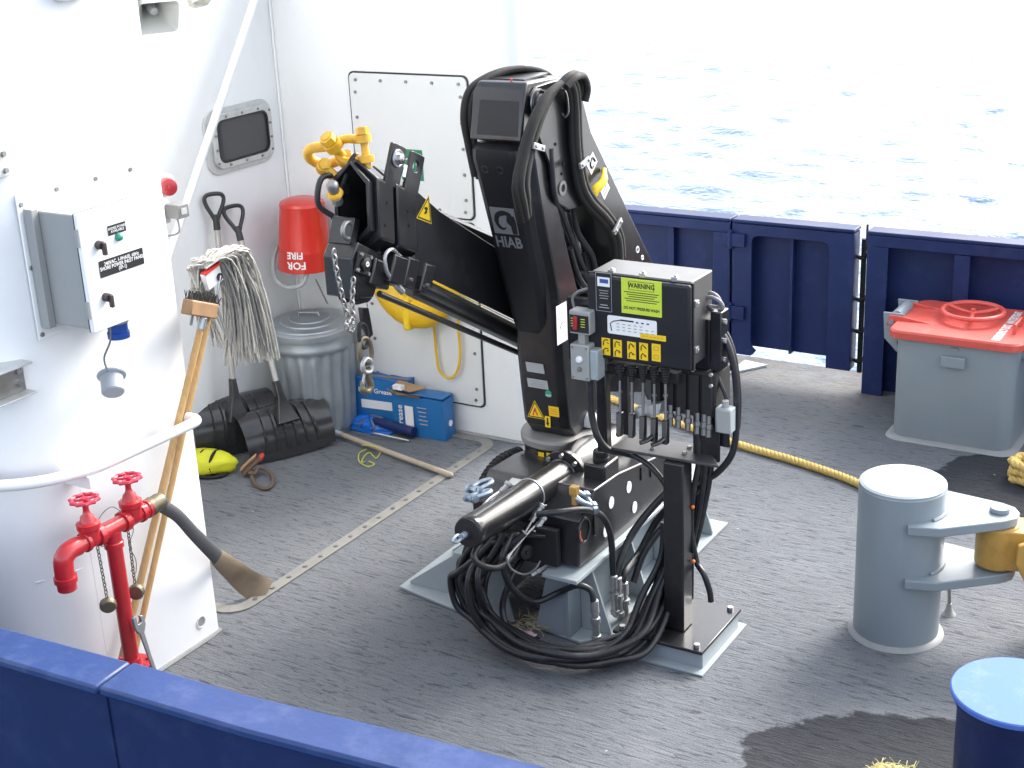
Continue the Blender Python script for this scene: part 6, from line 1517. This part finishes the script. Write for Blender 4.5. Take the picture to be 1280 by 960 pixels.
# cabinet
cz0, cz1 = 1.205, 1.532; cx0, cx1 = -2.508, -2.083
q = MB(); q.box((cx0 + 0.008, FY, cz0 + 0.005), (cx1 - 0.004, FY + 0.185, cz1 + 0.004)); cab = q.build('cabinet', 'grey_dark' if 'grey_dark' in MATS else 'black_paint', cs_, bevel=0.006)
q = MB(); q.box((cx0, FY - 0.026, cz0 - 0.004), (cx1, FY - 0.0005, cz1 - 0.004)); dor = q.build('cabinet_door', 'black_plastic', cs_, bevel=0.010, seg=3)
q = MB(); q.box((cx0 - 0.004, FY - 0.004, cz0 - 0.008), (cx1 + 0.004, FY + 0.006, cz1 + 0.0)); q.build('door_flange', 'black_matte', cs_, bevel=0.002)
for x in (cx0 + 0.09, cx0 + 0.22, cx0 + 0.35):
    q = MB(); q.box((x - 0.012, FY - 0.002, cz1 - 0.002), (x + 0.012, FY + 0.02, cz1 + 0.016)); q.hexbolt((x, FY + 0.01, cz1 + 0.016), EZ, 0.007, 0.006); q.build('clamp', 'zinc', cs_, bevel=0.002)
for z in (cz0 + 0.07, cz1 - 0.08):
    q = MB(); q.box((cx1 - 0.003, FY + 0.004, z - 0.012), (cx1 + 0.012, FY + 0.03, z + 0.012)); q.hexbolt((cx1 + 0.012, FY + 0.016, z), EX, 0.007, 0.005); q.build('clamp', 'zinc', cs_, bevel=0.002)
yd = FY - 0.0265
def dpt(px_): return Vector((px_[0], yd, px_[2]))
# upper left maker plate
c = dpt((-2.434,4.573,1.467))
decal('maker_plate', c, EX, EZ, 0.066, 0.150, 'black_matte', dor, t=0.0012)
q = MB(); q.ring_plate(rrect(c - EY * 0.0013, EX, EZ, 0.066, 0.150, 0.003), rrect(c - EY * 0.0013, EX, EZ, 0.0635, 0.1475, 0.003), (0, -0.0006, 0)); q.build('plate_border', 'label_grey', dor)
decal('maker_label', c - EY * 0.0013 + EZ * 0.040, EX, EZ, 0.052, 0.036, 'label_white', dor, t=0.001)
decal('maker_print', c - EY * 0.0024 + EZ * 0.043 + EX * 0.002, EX, EZ, 0.036, 0.016, 'ink_blue', dor, t=0.0004)
for k in range(4): decal('print_line', c - EY * 0.0014 + EZ * (0.006 - 0.010 * k), EX, EZ, 0.040 - 0.006 * (k % 2), 0.0025, 'ink_grey', dor, t=0.0006)
for k in range(2): decal('print_line', c - EY * 0.0014 + EZ * (-0.050 - 0.010 * k), EX, EZ, 0.030 + 0.012 * k, 0.003, 'label_grey', dor, t=0.0006)
# lime warning label
c = dpt((-2.278,4.573,1.464))
decal('warning_label', c, EX, (0.02, 0, 1), 0.165, 0.136, 'lime', dor, t=0.0012)
e = c - EY * 0.0013
q = MB(); q.ring_plate(rrect(e + EZ * 0.042, EX, EZ, 0.104, 0.034, 0.002), rrect(e + EZ * 0.042, EX, EZ, 0.101, 0.031, 0.002), (0, -0.0006, 0)); q.build('label_border', 'ink_black', dor)
text('WARNING', e + EZ * 0.042, EX, EZ, 0.0265, 'ink_black', dor, lift=0.0003, sx=0.85, bold=0.0007)
for k in range(5): decal('print_line', e + EZ * (0.016 - 0.0085 * k) + EX * (0.002 * (k % 2)), EX, EZ, 0.142 - 0.018 * (k % 3), 0.0030, 'ink_black', dor, t=0.0005)
text('DO NOT PRESSURE WASH', e - EZ * 0.046, EX, EZ, 0.0155, 'ink_black', dor, lift=0.0003, sx=0.80, bold=0.0004)
# load chart
c = dpt((-2.319,4.573,1.344))
decal('load_chart', c, EX, EZ, 0.205, 0.072, 'label_white', dor, t=0.0012, corner=0.008)
e = c - EY * 0.0014
q = MB(); q.tube([e + EX * x + EZ * z for x, z in ((-0.085, -0.024), (-0.090, 0.004), (-0.078, 0.014), (-0.045, 0.022), (0.0, 0.022))], 0.0022, 5); q.build('chart_crane', 'ink_black', dor)
decal('chart_bar', e + EX * -0.02 + EZ * 0.022, EX, EZ, 0.055, 0.006, 'ink_black', dor, t=0.0005)
for k in range(3): decal('chart_mark', e + EX * (0.022 + 0.022 * k) + EZ * 0.020, EX, EZ, 0.011, 0.005, 'ink_black', dor, t=0.0005)
for k in range(7):
    for r_ in range(3):
        if r_ == 0 and k > 4: continue
        decal('chart_entry', e + EX * (-0.058 + 0.024 * k) + EZ * (0.006 - 0.012 * r_), EX, EZ, 0.012, 0.0032, 'ink_grey', dor, t=0.0005)
decal('yellow_strip', dpt((-2.240,4.573,1.316)) + EX * 0.008, EX, EZ, 0.105, 0.021, 'warn_yellow', dor, t=0.0018)
for k in range(6): decal('strip_print', dpt((-2.240,4.573,1.316)) - EY * 0.002 + EX * (-0.030 + 0.015 * k), EX, EZ, 0.010, 0.005, 'shackle_yellow', dor, t=0.0004)
# lever pictograms
for k, p in enumerate([(-2.430,4.573,1.253),(-2.381,4.573,1.252),(-2.322,4.573,1.252),(-2.272,4.573,1.254),(-2.220,4.573,1.257)]):
    c = dpt(p)
    decal('lever_label', c, EX, EZ, 0.036, 0.068, 'warn_yellow', dor, t=0.0012)
    for s_ in (1, -1):
        e = c - EY * 0.0016 + EZ * (0.017 * s_)
        if k < 4:
            q = MB(); q.tube([e + EX * x + EZ * z for x, z in ((-0.010, -0.013), (-0.010, 0.002), (-0.004, 0.010), (0.010, 0.010 - 0.004 * k))], 0.0022, 5); q.tube([e + EX * 0.004 + EZ * 0.0, e + EX * 0.012 - EZ * 0.004 * s_], 0.0016, 4); q.build('pictogram', 'ink_black', dor)
        else:
            q = MB(); q.ring_plate(rrect(e, EX, EZ, 0.020, 0.016, 0.002), rrect(e, EX, EZ, 0.016, 0.012, 0.002), (0, -0.0005, 0)); q.build('pictogram', 'fitting_ochre', dor)
# levers with rubber boots
for k, (pt, pb) in enumerate(zip([(-2.387,4.600,1.151),(-2.336,4.600,1.152),(-2.289,4.600,1.156),(-2.242,4.600,1.159),(-2.196,4.600,1.166)], [(-2.370,4.560,0.985),(-2.319,4.560,0.987),(-2.272,4.560,0.988),(-2.225,4.560,0.986),(-2.178,4.560,0.984)])):
    pt, pb = V(pt), V(pb); d = (pb - pt).normalized(); L = (pb - pt).length
    q = MB()
    prof_ = []
    for j in range(7): prof_ += [(0.021 - 0.0016 * j, 0.010 * j), (0.017 - 0.0016 * j, 0.010 * j + 0.005)]
    q.lathe(pt - d * 0.03, d, prof_, 14); lv = q.build('lever_boot', 'black_matte', cs_)
    q = MB(); q.cyl(pt + d * 0.03, pb, 0.0055, n=10); q.cyl(pt + d * 0.075, pt + d * 0.083, 0.010, n=8); q.build('lever_rod', 'lever_steel', cs_)
    q = MB(); q.obox(pb + d * 0.03, (0.011, 0, 0), (0, 0.013, 0), d * 0.045); q.build('lever_clevis', 'black_paint', cs_, bevel=0.003)
    g0 = pb + d * 0.05
    q = MB(); q.tube([g0, g0 + Vector((-0.012, -0.035, -0.012)), g0 + Vector((-0.030, -0.060, -0.016))], 0.009, 8, smooth=3)
    if k > 2: q.build('lever_handle', 'black_paint', cs_)
q = MB(); q.obox(V((-2.274,4.620,1.005)), (0.05, 0.01, 0.014), (0.0, 0.02, 0), (0.0, 0.004, 0.022)); q.build('lever_gate', 'zinc', cs_, bevel=0.003)
q = MB(); q.box((-2.505, 4.62, 0.79), (-2.46, 4.66, 1.13)); q.build('front_bracket', 'black_paint', cs_, bevel=0.004)
q = MB(); q.box((-2.46, 4.63, 1.12), (-2.16, 4.72, 1.16)); q.build('lever_beam', 'black_matte', cs_, bevel=0.004)
q = MB(); q.sphere((-2.389,4.580,0.898), 0.011, 10, 6); q.build('stop_button', 'label_red', cs_)
# small switch boxes at the left
c = V((-2.519,4.560,1.348))
q = MB(); q.obox(c, (0.044, 0, 0), (0, 0.03, 0), (0, 0, 0.046)); s1_ = q.build('switch_box', 'panel_grey', cs_, bevel=0.005)
q = MB(); q.obox(c - EY * 0.031 - EZ * 0.004, (0.040, 0, 0), (0, 0.001, 0), (0, 0, 0.034)); q.build('switch_plate', 'black_matte', s1_)
for x in (-0.026, 0.016):
    for r_ in range(4): decal('print_line', c - EY * 0.0322 + EX * x + EZ * (0.016 - 0.010 * r_), EX, EZ, 0.018, 0.003, 'lime', s1_, t=0.0004)
q = MB(); q.obox(c - EY * 0.038 - EX * 0.014, (0.009, 0, 0), (0, 0.006, 0), (0, 0, 0.026)); q.build('toggle', 'beacon_red', s1_, bevel=0.003)
c2_ = V((-2.520,4.560,1.190))
q = MB(); q.obox(c2_, (0.040, 0, 0), (0, 0.035, 0), (0, 0, 0.072)); s2_ = q.build('button_box', 'panel_grey', cs_, bevel=0.005)
q = MB(); q.box((c2_.x + 0.0405, c2_.y - 0.03, c2_.z - 0.065), (c2_.x + 0.075, c2_.y + 0.03, c2_.z + 0.055)); q.build('side_box', 'pale_grey_paint', s2_, bevel=0.005)
q = MB(); q.lathe(c2_ - EY * 0.035 + EZ * 0.014, (0, -1, 0), [(0.014, 0), (0.014, 0.006), (0.010, 0.012), (0, 0.013)], 14); q.build('button', 'label_white', s2_)
q = MB(); q.lathe(c2_ - EY * 0.035 - EZ * 0.026, (0, -1, 0), [(0.009, 0), (0.009, 0.008), (0, 0.009)], 10); q.build('button', 'steel_dull', s2_)
for x, z in ((-0.03, 0.06), (0.03, 0.06), (-0.03, -0.06), (0.03, -0.06)):
    q = MB(); q.cyl(c2_ + Vector((x, -0.035, z)), c2_ + Vector((x, -0.038, z)), 0.004, n=8); q.build('screw', 'steel_dull', s2_)
q = MB(); q.obox((c + c2_) / 2 + EZ * 0.010, (0.014, 0, 0), (0, 0.015, 0), (0, 0, 0.035)); q.build('gland', 'panel_grey', cs_)
q = MB(); q.box((cx0 - 0.10, 4.60, 1.17), (cx0 + 0.02, 4.63, 1.42)); q.build('box_mount', 'black_paint', cs_)
def hose2(pts, r, m='hose_rubber', name='hose', k=7): return MB().tube(pts, r, 8, smooth=k).build(name, m, cs_, ang=60)
hose2([(-2.497,4.560,1.135),(-2.497,4.560,1.030),(-2.489,4.560,0.949),(-2.466,4.560,0.876),(-2.446,4.600,0.817),(-2.415,4.660,0.786),(-2.385,4.720,0.754)], 0.014)
hose2([(-2.577,4.600,1.380),(-2.583,4.600,1.421),(-2.554,4.600,1.449),(-2.506,4.600,1.467)], 0.006, 'cable_grey', 'cable')
hose2([(-2.580,4.600,1.315),(-2.627,4.650,1.343),(-2.617,4.660,1.400),(-2.556,4.640,1.438)], 0.006, 'hose_rubber', 'cable')
# right-hand cables
hose2([(-2.122,4.740,1.429),(-2.077,4.740,1.443),(-2.038,4.740,1.429),(-2.028,4.740,1.406),(-2.060,4.740,1.393),(-2.122,4.740,1.404)], 0.008, 'cable_grey', 'cable')
hose2([(-2.131,4.760,1.447),(-2.082,4.760,1.453),(-2.050,4.760,1.432),(-2.056,4.760,1.400),(-2.137,4.760,1.409)], 0.008, 'cable_grey', 'cable')
hose2([(-2.081,4.720,1.415),(-2.052,4.720,1.387),(-2.045,4.720,1.332),(-2.058,4.720,1.274),(-2.061,4.720,1.216),(-2.038,4.720,1.143),(-2.008,4.720,1.077),(-1.995,4.720,1.037)], 0.0075, 'hose_rubber', 'cable')
hose2([(-2.073,4.740,1.322),(-2.028,4.740,1.303),(-1.995,4.740,1.238),(-1.975,4.740,1.146),(-1.968,4.740,1.035),(-1.970,4.740,0.904),(-1.989,4.740,0.818),(-2.041,4.740,0.742),(-2.101,4.740,0.690),(-2.142,4.740,0.634)], 0.0135)
hose2([(-2.082,4.760,1.334),(-2.027,4.760,1.310),(-1.991,4.760,1.232),(-1.974,4.760,1.139),(-1.966,4.760,1.044),(-1.969,4.760,0.930)], 0.010)
q = MB(); q.box((-2.060, 4.70, 1.17), (-2.015, 4.77, 1.40)); q.build('terminal_strip', 'black_paint', cs_, bevel=0.004)
for z in (1.21, 1.285, 1.36):
    q = MB(); q.cyl((-2.015, 4.725, z), (-2.005, 4.725, z), 0.010, n=10); q.build('stud', 'zinc', cs_)
c = V((-1.996,4.700,0.983))
q = MB(); q.obox(c, (0.032, 0, 0), (0, 0.026, 0), (0, 0, 0.050)); jb2 = q.build('conduit_box', 'pale_grey_paint', cs_, bevel=0.006)
q = MB(); q.obox(c - EY * 0.027 + EX * 0.004, (0.028, 0, 0), (0, 0.003, 0), (0, 0, 0.046)); q.build('conduit_cover', 'panel_grey', jb2, bevel=0.003)
q = MB(); q.cyl(c + EZ * 0.05, c + EZ * 0.075, 0.013, n=10); q.build('gland', 'panel_grey', jb2)
q = MB(); q.box((-2.06, 4.72, 0.86), (-1.99, 4.73, 0.93)); q.build('conduit_bracket', 'black_paint', cs_)
# hoses dropping behind the post
for i, (pts) in enumerate(([(-2.076,4.720,0.926),(-2.079,4.720,0.843),(-2.092,4.720,0.706),(-2.120,4.720,0.529),(-2.154,4.720,0.382)], [(-2.059,4.740,0.922),(-2.065,4.740,0.821),(-2.081,4.740,0.683),(-2.115,4.740,0.504),(-2.149,4.740,0.374)], [(-2.117,4.760,0.905),(-2.121,4.760,0.787),(-2.137,4.760,0.647),(-2.158,4.760,0.469),(-2.186,4.760,0.356)], [(-2.110,4.700,0.911),(-2.104,4.700,0.796),(-2.122,4.680,0.649),(-2.129,4.680,0.510),(-2.115,4.680,0.408)],
                       [(-2.133,4.720,0.386),(-2.120,4.720,0.336),(-2.083,4.700,0.308),(-2.059,4.700,0.242),(-2.052,4.700,0.194)], [(-2.138,4.700,0.394),(-2.138,4.700,0.288),(-2.139,4.700,0.187)], [(-2.372,4.660,0.787),(-2.296,4.660,0.753),(-2.242,4.660,0.702),(-2.208,4.660,0.647)])):
    hose2(pts, 0.0125 if i < 5 else 0.0115)
for p in [(-2.115,4.665,0.609),(-2.112,4.665,0.374)]:
    q = MB(); q.sphere(p, 0.008, 8, 6); q.build('cable_tie', 'orange', cs_)

# ================================================================== grey mooring bollard with towing lugs
bd = thing('bollard', 'tall grey steel bollard with two horizontal lugs', 'bollard', (-1.44, 5.14, 0))
bC = Vector((-1.435, 5.135, 0)); BR = 0.168
q = MB(); q.lathe(bC, EZ, [(BR, 0.0), (BR, 0.645), (BR - 0.006, 0.655)], 56); q.build('post', 'grey_paint', bd, ang=30)
q = MB(); q.lathe(bC + EZ * 0.652, EZ, [(BR - 0.004, 0), (BR - 0.002, 0.006), (BR - 0.012, 0.012), (0, 0.012)], 56); q.build('cap', 'pale_grey_paint', bd, ang=20)
q = MB(); q.lathe(bC, EZ, [(BR + 0.022, 0.001), (BR + 0.02, 0.006), (BR + 0.004, 0.016), (BR, 0.018)], 48); q.build('weld_bead', 'bead', bd, ang=50)
ld = Vector((0.955, 0.297, 0)).normalized(); lp_ = Vector((-ld.y, ld.x, 0))
for zt in (0.555, 0.325):
    pts = [bC + ld * a_ + lp_ * b_ + EZ * zt for a_, b_ in ((0.02, -0.19), (0.14, -0.19), (0.38, -0.085), (0.425, -0.05), (0.44, 0.0), (0.425, 0.05), (0.38, 0.085), (0.14, 0.19), (0.02, 0.19))]
    q = MB(); q.prism(pts, (0, 0, -0.038)); q.build('lug', 'pale_grey_paint' if False else 'grey_paint', bd, bevel=0.004)
    q = MB(); q.tube([bC + (ld * math.cos(t) + lp_ * math.sin(t)) * (BR + 0.004) + EZ * (zt + 0.003) for t in [R(-48 + 8 * k) for k in range(13)]], 0.008, 6); q.build('weld_bead', 'grey_paint', bd)
pin = bC + ld * 0.365
q = MB(); q.cyl(pin + EZ * 0.556, pin + EZ * 0.575, 0.038, n=24); q.build('pin_head', 'grey_paint', bd, bevel=0.003)
q = MB(); q.cyl(pin + EZ * 0.27, pin + EZ * 0.556, 0.026, n=20); q.build('pin', 'grey_paint', bd)
q = MB(); q.tube([pin + Vector((-0.03, 0.02, 0.285)), pin + Vector((-0.01, 0.03, 0.25)), pin + Vector((0.02, 0.02, 0.275))], 0.004, 6, smooth=4); q.build('split_pin', 'brass_dull', bd)

yf = thing('towing_link', 'ochre yellow towing link held between the lugs of the grey bollard', 'link', pin + EZ * 0.33)
q = MB(); q.lathe(pin + EZ * 0.332, EZ, [(0.075, 0), (0.082, 0.008), (0.082, 0.172), (0.072, 0.182)], 28)
q.obox(pin + ld * 0.09 + EZ * 0.42, ld * 0.09, lp_ * 0.075, EZ * 0.082); q.build('swivel_block', 'fitting_ochre', yf, bevel=0.006)
fc = pin + ld * 0.135 + Vector((0.01, -0.02, 0.40))
for sgn in (-1, 1):
    o_ = fc + lp_ * (0.085 * sgn)
    pts = []
    for (a_, z_) in ((-0.075, 0.075), (0.0, 0.105), (0.10, 0.105), (0.20, 0.06), (0.24, -0.12), (0.22, -0.36), (0.12, -0.36), (0.055, -0.30), (0.045, -0.22), (0.0, -0.17), (-0.015, -0.10), (-0.045, -0.07), (-0.08, 0.0)):
        pts.append(o_ + ld * a_ + EZ * z_)
    q = MB(); q.prism(pts, lp_ * 0.03 * sgn); q.build('cheek_plate', 'fitting_ochre', yf, bevel=0.005)
    q = MB(); q.cyl(o_ + ld * 0.04 + lp_ * 0.028 * sgn, o_ + ld * 0.04 + lp_ * 0.045 * sgn, 0.040, n=22); q.build('pin_boss', 'fitting_ochre', yf, bevel=0.003)
    q = MB(); q.cyl(o_ + ld * 0.04 + lp_ * 0.045 * sgn, o_ + ld * 0.04 + lp_ * 0.052 * sgn, 0.026, n=20); q.build('pin_end', 'shackle_yellow', yf)
# strut that carries the link, down to the deck out of frame
st0 = fc + ld * 0.17 - EZ * 0.26
q = MB(); q.obox(st0 + ld * 0.02 - EZ * 0.06, ld * 0.05, lp_ * 0.08, EZ * 0.08); q.build('arm', 'fitting_ochre', yf, bevel=0.004)
vh = thing('vent_pipe', 'thin dark bent tube rising from the deck behind the grey bollard', 'pipe', (-1.281,5.358,0.000))
q = MB(); q.tube([(-1.281,5.358,0.000),(-1.281,5.356,0.060),(-1.283,5.340,0.130),(-1.299,5.337,0.190),(-1.312,5.325,0.240)], 0.0075, 8, smooth=4); q.build('tube', 'steel_dull', vh)
q = MB(); q.lathe((-1.280,5.356,0.001), EZ, [(0.03, 0), (0.02, 0.012), (0.012, 0.03), (0.011, 0.05)], 14); q.build('boot', 'bead', vh)

# ---- blue bollard in the foreground
bb = thing('bollard', 'blue painted bollard with a flat scuffed top in the lower right corner', 'bollard', (-0.70, 3.83, 0))
cB = Vector((-0.705, 3.835, 0))
q = MB(); q.lathe(cB, EZ, [(0.165, 0.0), (0.165, 0.57), (0.17, 0.60), (0.182, 0.625), (0.183, 0.634)], 56); q.build('post', 'blue_paint', bb, ang=30)
q = MB(); q.lathe(cB + EZ * 0.6345, EZ, [(0.183, 0), (0.188, 0.003), (0.188, 0.016), (0.184, 0.020), (0, 0.020)], 56); q.build('cap', 'blue_top_skylit' if 'blue_top_skylit' in MATS else 'blue_cap_paint', bb, ang=25)
q = MB(); q.lathe(cB, EZ, [(0.19, 0.001), (0.185, 0.01), (0.165, 0.018)], 48); q.build('weld_bead', 'blue_paint', bb)

# ================================================================== escape hatch
ht = thing('escape_hatch', 'grey square escape hatch with a red lid and handwheel by the bulwark', 'hatch', (-1.77, 7.42, 0))
hC = Vector((-1.765, 7.385, 0)); HW, HD = 0.62, 0.54
q = MB(); q.loft([rrect(hC + EZ * z, EX, EY, HW, HD, 0.085, 6) for z in (0.0, 0.565)]); q.build('coaming', 'grey_paint', ht, ang=30)
q = MB(); q.loft([rrect(hC + EZ * z, EX, EY, HW + g_, HD + g_, 0.09, 6) for z, g_ in ((0.001, 0.07), (0.008, 0.06), (0.016, 0.01))]); q.build('weld_bead', 'bead', ht, ang=50)
lr = Vector((1, 0.0, 0)); 
q = MB(); q.loft([rrect(hC + EZ * z, EX, EY, HW + g_, HD + g_, 0.07, 6) for z, g_ in ((0.566, 0.05), (0.57, 0.065), (0.602, 0.065), (0.612, 0.05))]); lidr = q.build('lid', 'lid_red', ht, ang=25)
wc_ = hC + Vector((0.01, 0.05, 0.655))
q = MB(); q.torus(wc_, EZ, 0.155, 0.013, 40, 8)
for k in range(3):
    t = R(40 + 120 * k); q.tube([wc_ - EZ * 0.012, wc_ + Vector((math.cos(t) * 0.07, math.sin(t) * 0.07, -0.012)), wc_ + Vector((math.cos(t) * 0.153, math.sin(t) * 0.153, 0))], 0.011, 7, smooth=3)
q.build('handwheel', 'lid_red', ht)
q = MB(); q.lathe(wc_ - EZ * 0.056, EZ, [(0.04, 0), (0.032, 0.01), (0.02, 0.02), (0.02, 0.05), (0.013, 0.056), (0.013, 0.068), (0, 0.07)], 18); q.build('hub', 'lid_red', lidr)
# hinge arms at the left edge
for dy in (-0.13, 0.13):
    c = hC + Vector((-HW / 2 - 0.01, dy, 0.60))
    q = MB(); q.prism([c + Vector((x, 0, z)) for x, z in ((-0.075, -0.02), (-0.06, 0.035), (0.0, 0.035), (0.17, 0.012), (0.17, 0.008), (-0.02, -0.02))], (0, 0.012, 0)); q.build('hinge_arm', 'lid_red', lidr, bevel=0.002)
    q = MB(); q.prism([c + Vector((x, 0.014, z)) for x, z in ((-0.10, 0.045), (0.01, 0.045), (0.01, -0.03), (-0.02, -0.12), (0.005, -0.17), (-0.02, -0.17), (-0.09, -0.10))], (0, 0.012, 0)); q.build('hinge_lug', 'grey_paint', ht, bevel=0.003)
    q = MB(); q.cyl(c + Vector((-0.05, -0.012, 0.0)), c + Vector((-0.05, 0.04, 0.0)), 0.014, n=12); q.build('hinge_pin', 'grey_paint', ht)
q = MB(); q.cyl(hC + Vector((-HW / 2 - 0.045, -0.09, 0.62)), hC + Vector((-HW / 2 - 0.045, 0.11, 0.62)), 0.032, n=20); q.build('spring_tube', 'grey_paint', ht, bevel=0.003)
# lid handle, lettering
c = hC + Vector((0.245, -0.05, 0.612))
q = MB(); q.tube([c + Vector((0.02, -0.08, 0)), c + Vector((0.02, -0.08, 0.045)), c + Vector((0.02, 0.06, 0.045)), c + Vector((0.02, 0.06, 0))], 0.009, 8); q.build('lid_handle', 'lid_red', lidr)
text('EMERGENCY EXIT  WATERTIGHT', hC + Vector((0.205, -0.005, 0.6122)), (0, 1, 0), (-1, 0, 0), 0.056, 'label_white', lidr, sx=0.62, bold=0.002)
c = hC + Vector((0.005, -HD / 2 - 0.001, 0.475))
q = MB(); q.box((c.x - 0.062, c.y - 0.03, c.z - 0.03), (c.x + 0.062, c.y, c.z + 0.03)); q.build('stowage_block', 'grey_paint', ht, bevel=0.005)
q = MB(); q.box((c.x - 0.02, c.y - 0.012, c.z + 0.06), (c.x + 0.02, c.y, c.z + 0.072)); q.build('clip', 'grey_paint', ht)
q = MB(); q.cyl(hC + Vector((HW / 2 - 0.01, -0.10, 0.50)), hC + Vector((HW / 2 + 0.05, -0.10, 0.50)), 0.028, n=14); q.obox(hC + Vector((HW / 2 + 0.03, -0.10, 0.53)), (0.02, 0, 0), (0, 0.02, 0), (0, 0, 0.03)); q.build('dog_clamp', 'grey_paint', ht, bevel=0.004)

# ================================================================== ropes
def rope(pts, r, name, m, parent, pitch=0.075, k=10):
    P = smooth_path(pts, k); Ls = [0]
    for i in range(1, len(P)): Ls.append(Ls[-1] + (P[i] - P[i - 1]).length)
    total = Ls[-1]; n = int(total / 0.009)
    Q = []; j = 0
    for i in range(n + 1):
        s = total * i / n
        while j < len(Ls) - 2 and Ls[j + 1] < s: j += 1
        t = (s - Ls[j]) / max(1e-9, Ls[j + 1] - Ls[j]); Q.append(P[j].lerp(P[j + 1], t))
    T = [(Q[min(i + 1, n)] - Q[max(i - 1, 0)]).normalized() for i in range(n + 1)]
    for st in range(3):
        u = basis(T[0])[0]; pth = []
        for i in range(n + 1):
            u = (u - T[i] * u.dot(T[i])).normalized(); w = T[i].cross(u)
            a_ = 2 * math.pi * (total * i / n / pitch + st / 3)
            pth.append(Q[i] + (u * math.cos(a_) + w * math.sin(a_)) * r * 0.5)
        MB().tube(pth, r * 0.56, 7).build('strand', m, parent, ang=70)
rp_ = thing('mooring_rope', 'yellow twisted mooring rope running across the deck to the grey bollard', 'rope', (-2.382,6.589,0.000))
rope([(-4.085,7.085,0.021),(-3.803,7.016,0.021),(-3.509,6.904,0.021),(-3.146,6.771,0.021),(-2.733,6.632,0.021),(-2.365,6.543,0.021),(-2.019,6.418,0.021),(-1.813,6.246,0.021),(-1.708,6.005,0.021)], 0.021, 'strand', 'rope_yellow', rp_)
rc_ = thing('rope_coil', 'yellow rope coil cut off by the right edge beside the hatch', 'rope coil', (-1.270,6.814,0.000))
cc = V((-1.254,6.844,0.000))
for k in range(3):
    n = 22
    rope([cc + Vector((math.cos(2 * math.pi * i / n + k) * (0.115 + 0.012 * math.sin(3 * i + k)), math.sin(2 * math.pi * i / n + k) * (0.085 + 0.01 * math.cos(2 * i)), 0.024 + 0.037 * k + 0.006 * math.sin(i * 1.3))) for i in range(n + 2)], 0.022, 'strand', 'rope_yellow', rc_, k=4)
rd_ = thing('rope_end', 'frayed pale yellow rope coil peeping in at the bottom edge', 'rope', (-1.131,4.107,0.000))
cc = V((-1.112,4.072,0.000))
for k in range(2):
    n = 18
    rope([cc + Vector((math.cos(2 * math.pi * i / n + k) * (0.09 - 0.02 * k), math.sin(2 * math.pi * i / n + k) * (0.06 - 0.01 * k), 0.022 + 0.038 * k)) for i in range(n + 2)], 0.022, 'strand', 'rope_pale', rd_, k=4)
q = MB(); rr_ = random.Random(9)
for i in range(120):
    a_ = rr_.uniform(0, 6.28); p = cc + Vector((math.cos(a_) * 0.08, math.sin(a_) * 0.055, 0.085)); d_ = Vector((rr_.gauss(0, 1), rr_.gauss(0, 1), rr_.uniform(-0.2, 0.8))).normalized() * rr_.uniform(0.015, 0.04)
    q.tube([p, p + d_ * 0.5, p + d_ + EZ * -0.004], 0.0013, 4)
o = q.build('frayed_fibres', 'rope_pale', rd_); o['kind'] = 'stuff'

for o in bpy.data.objects:
    if '_o' in o: del o['_o']
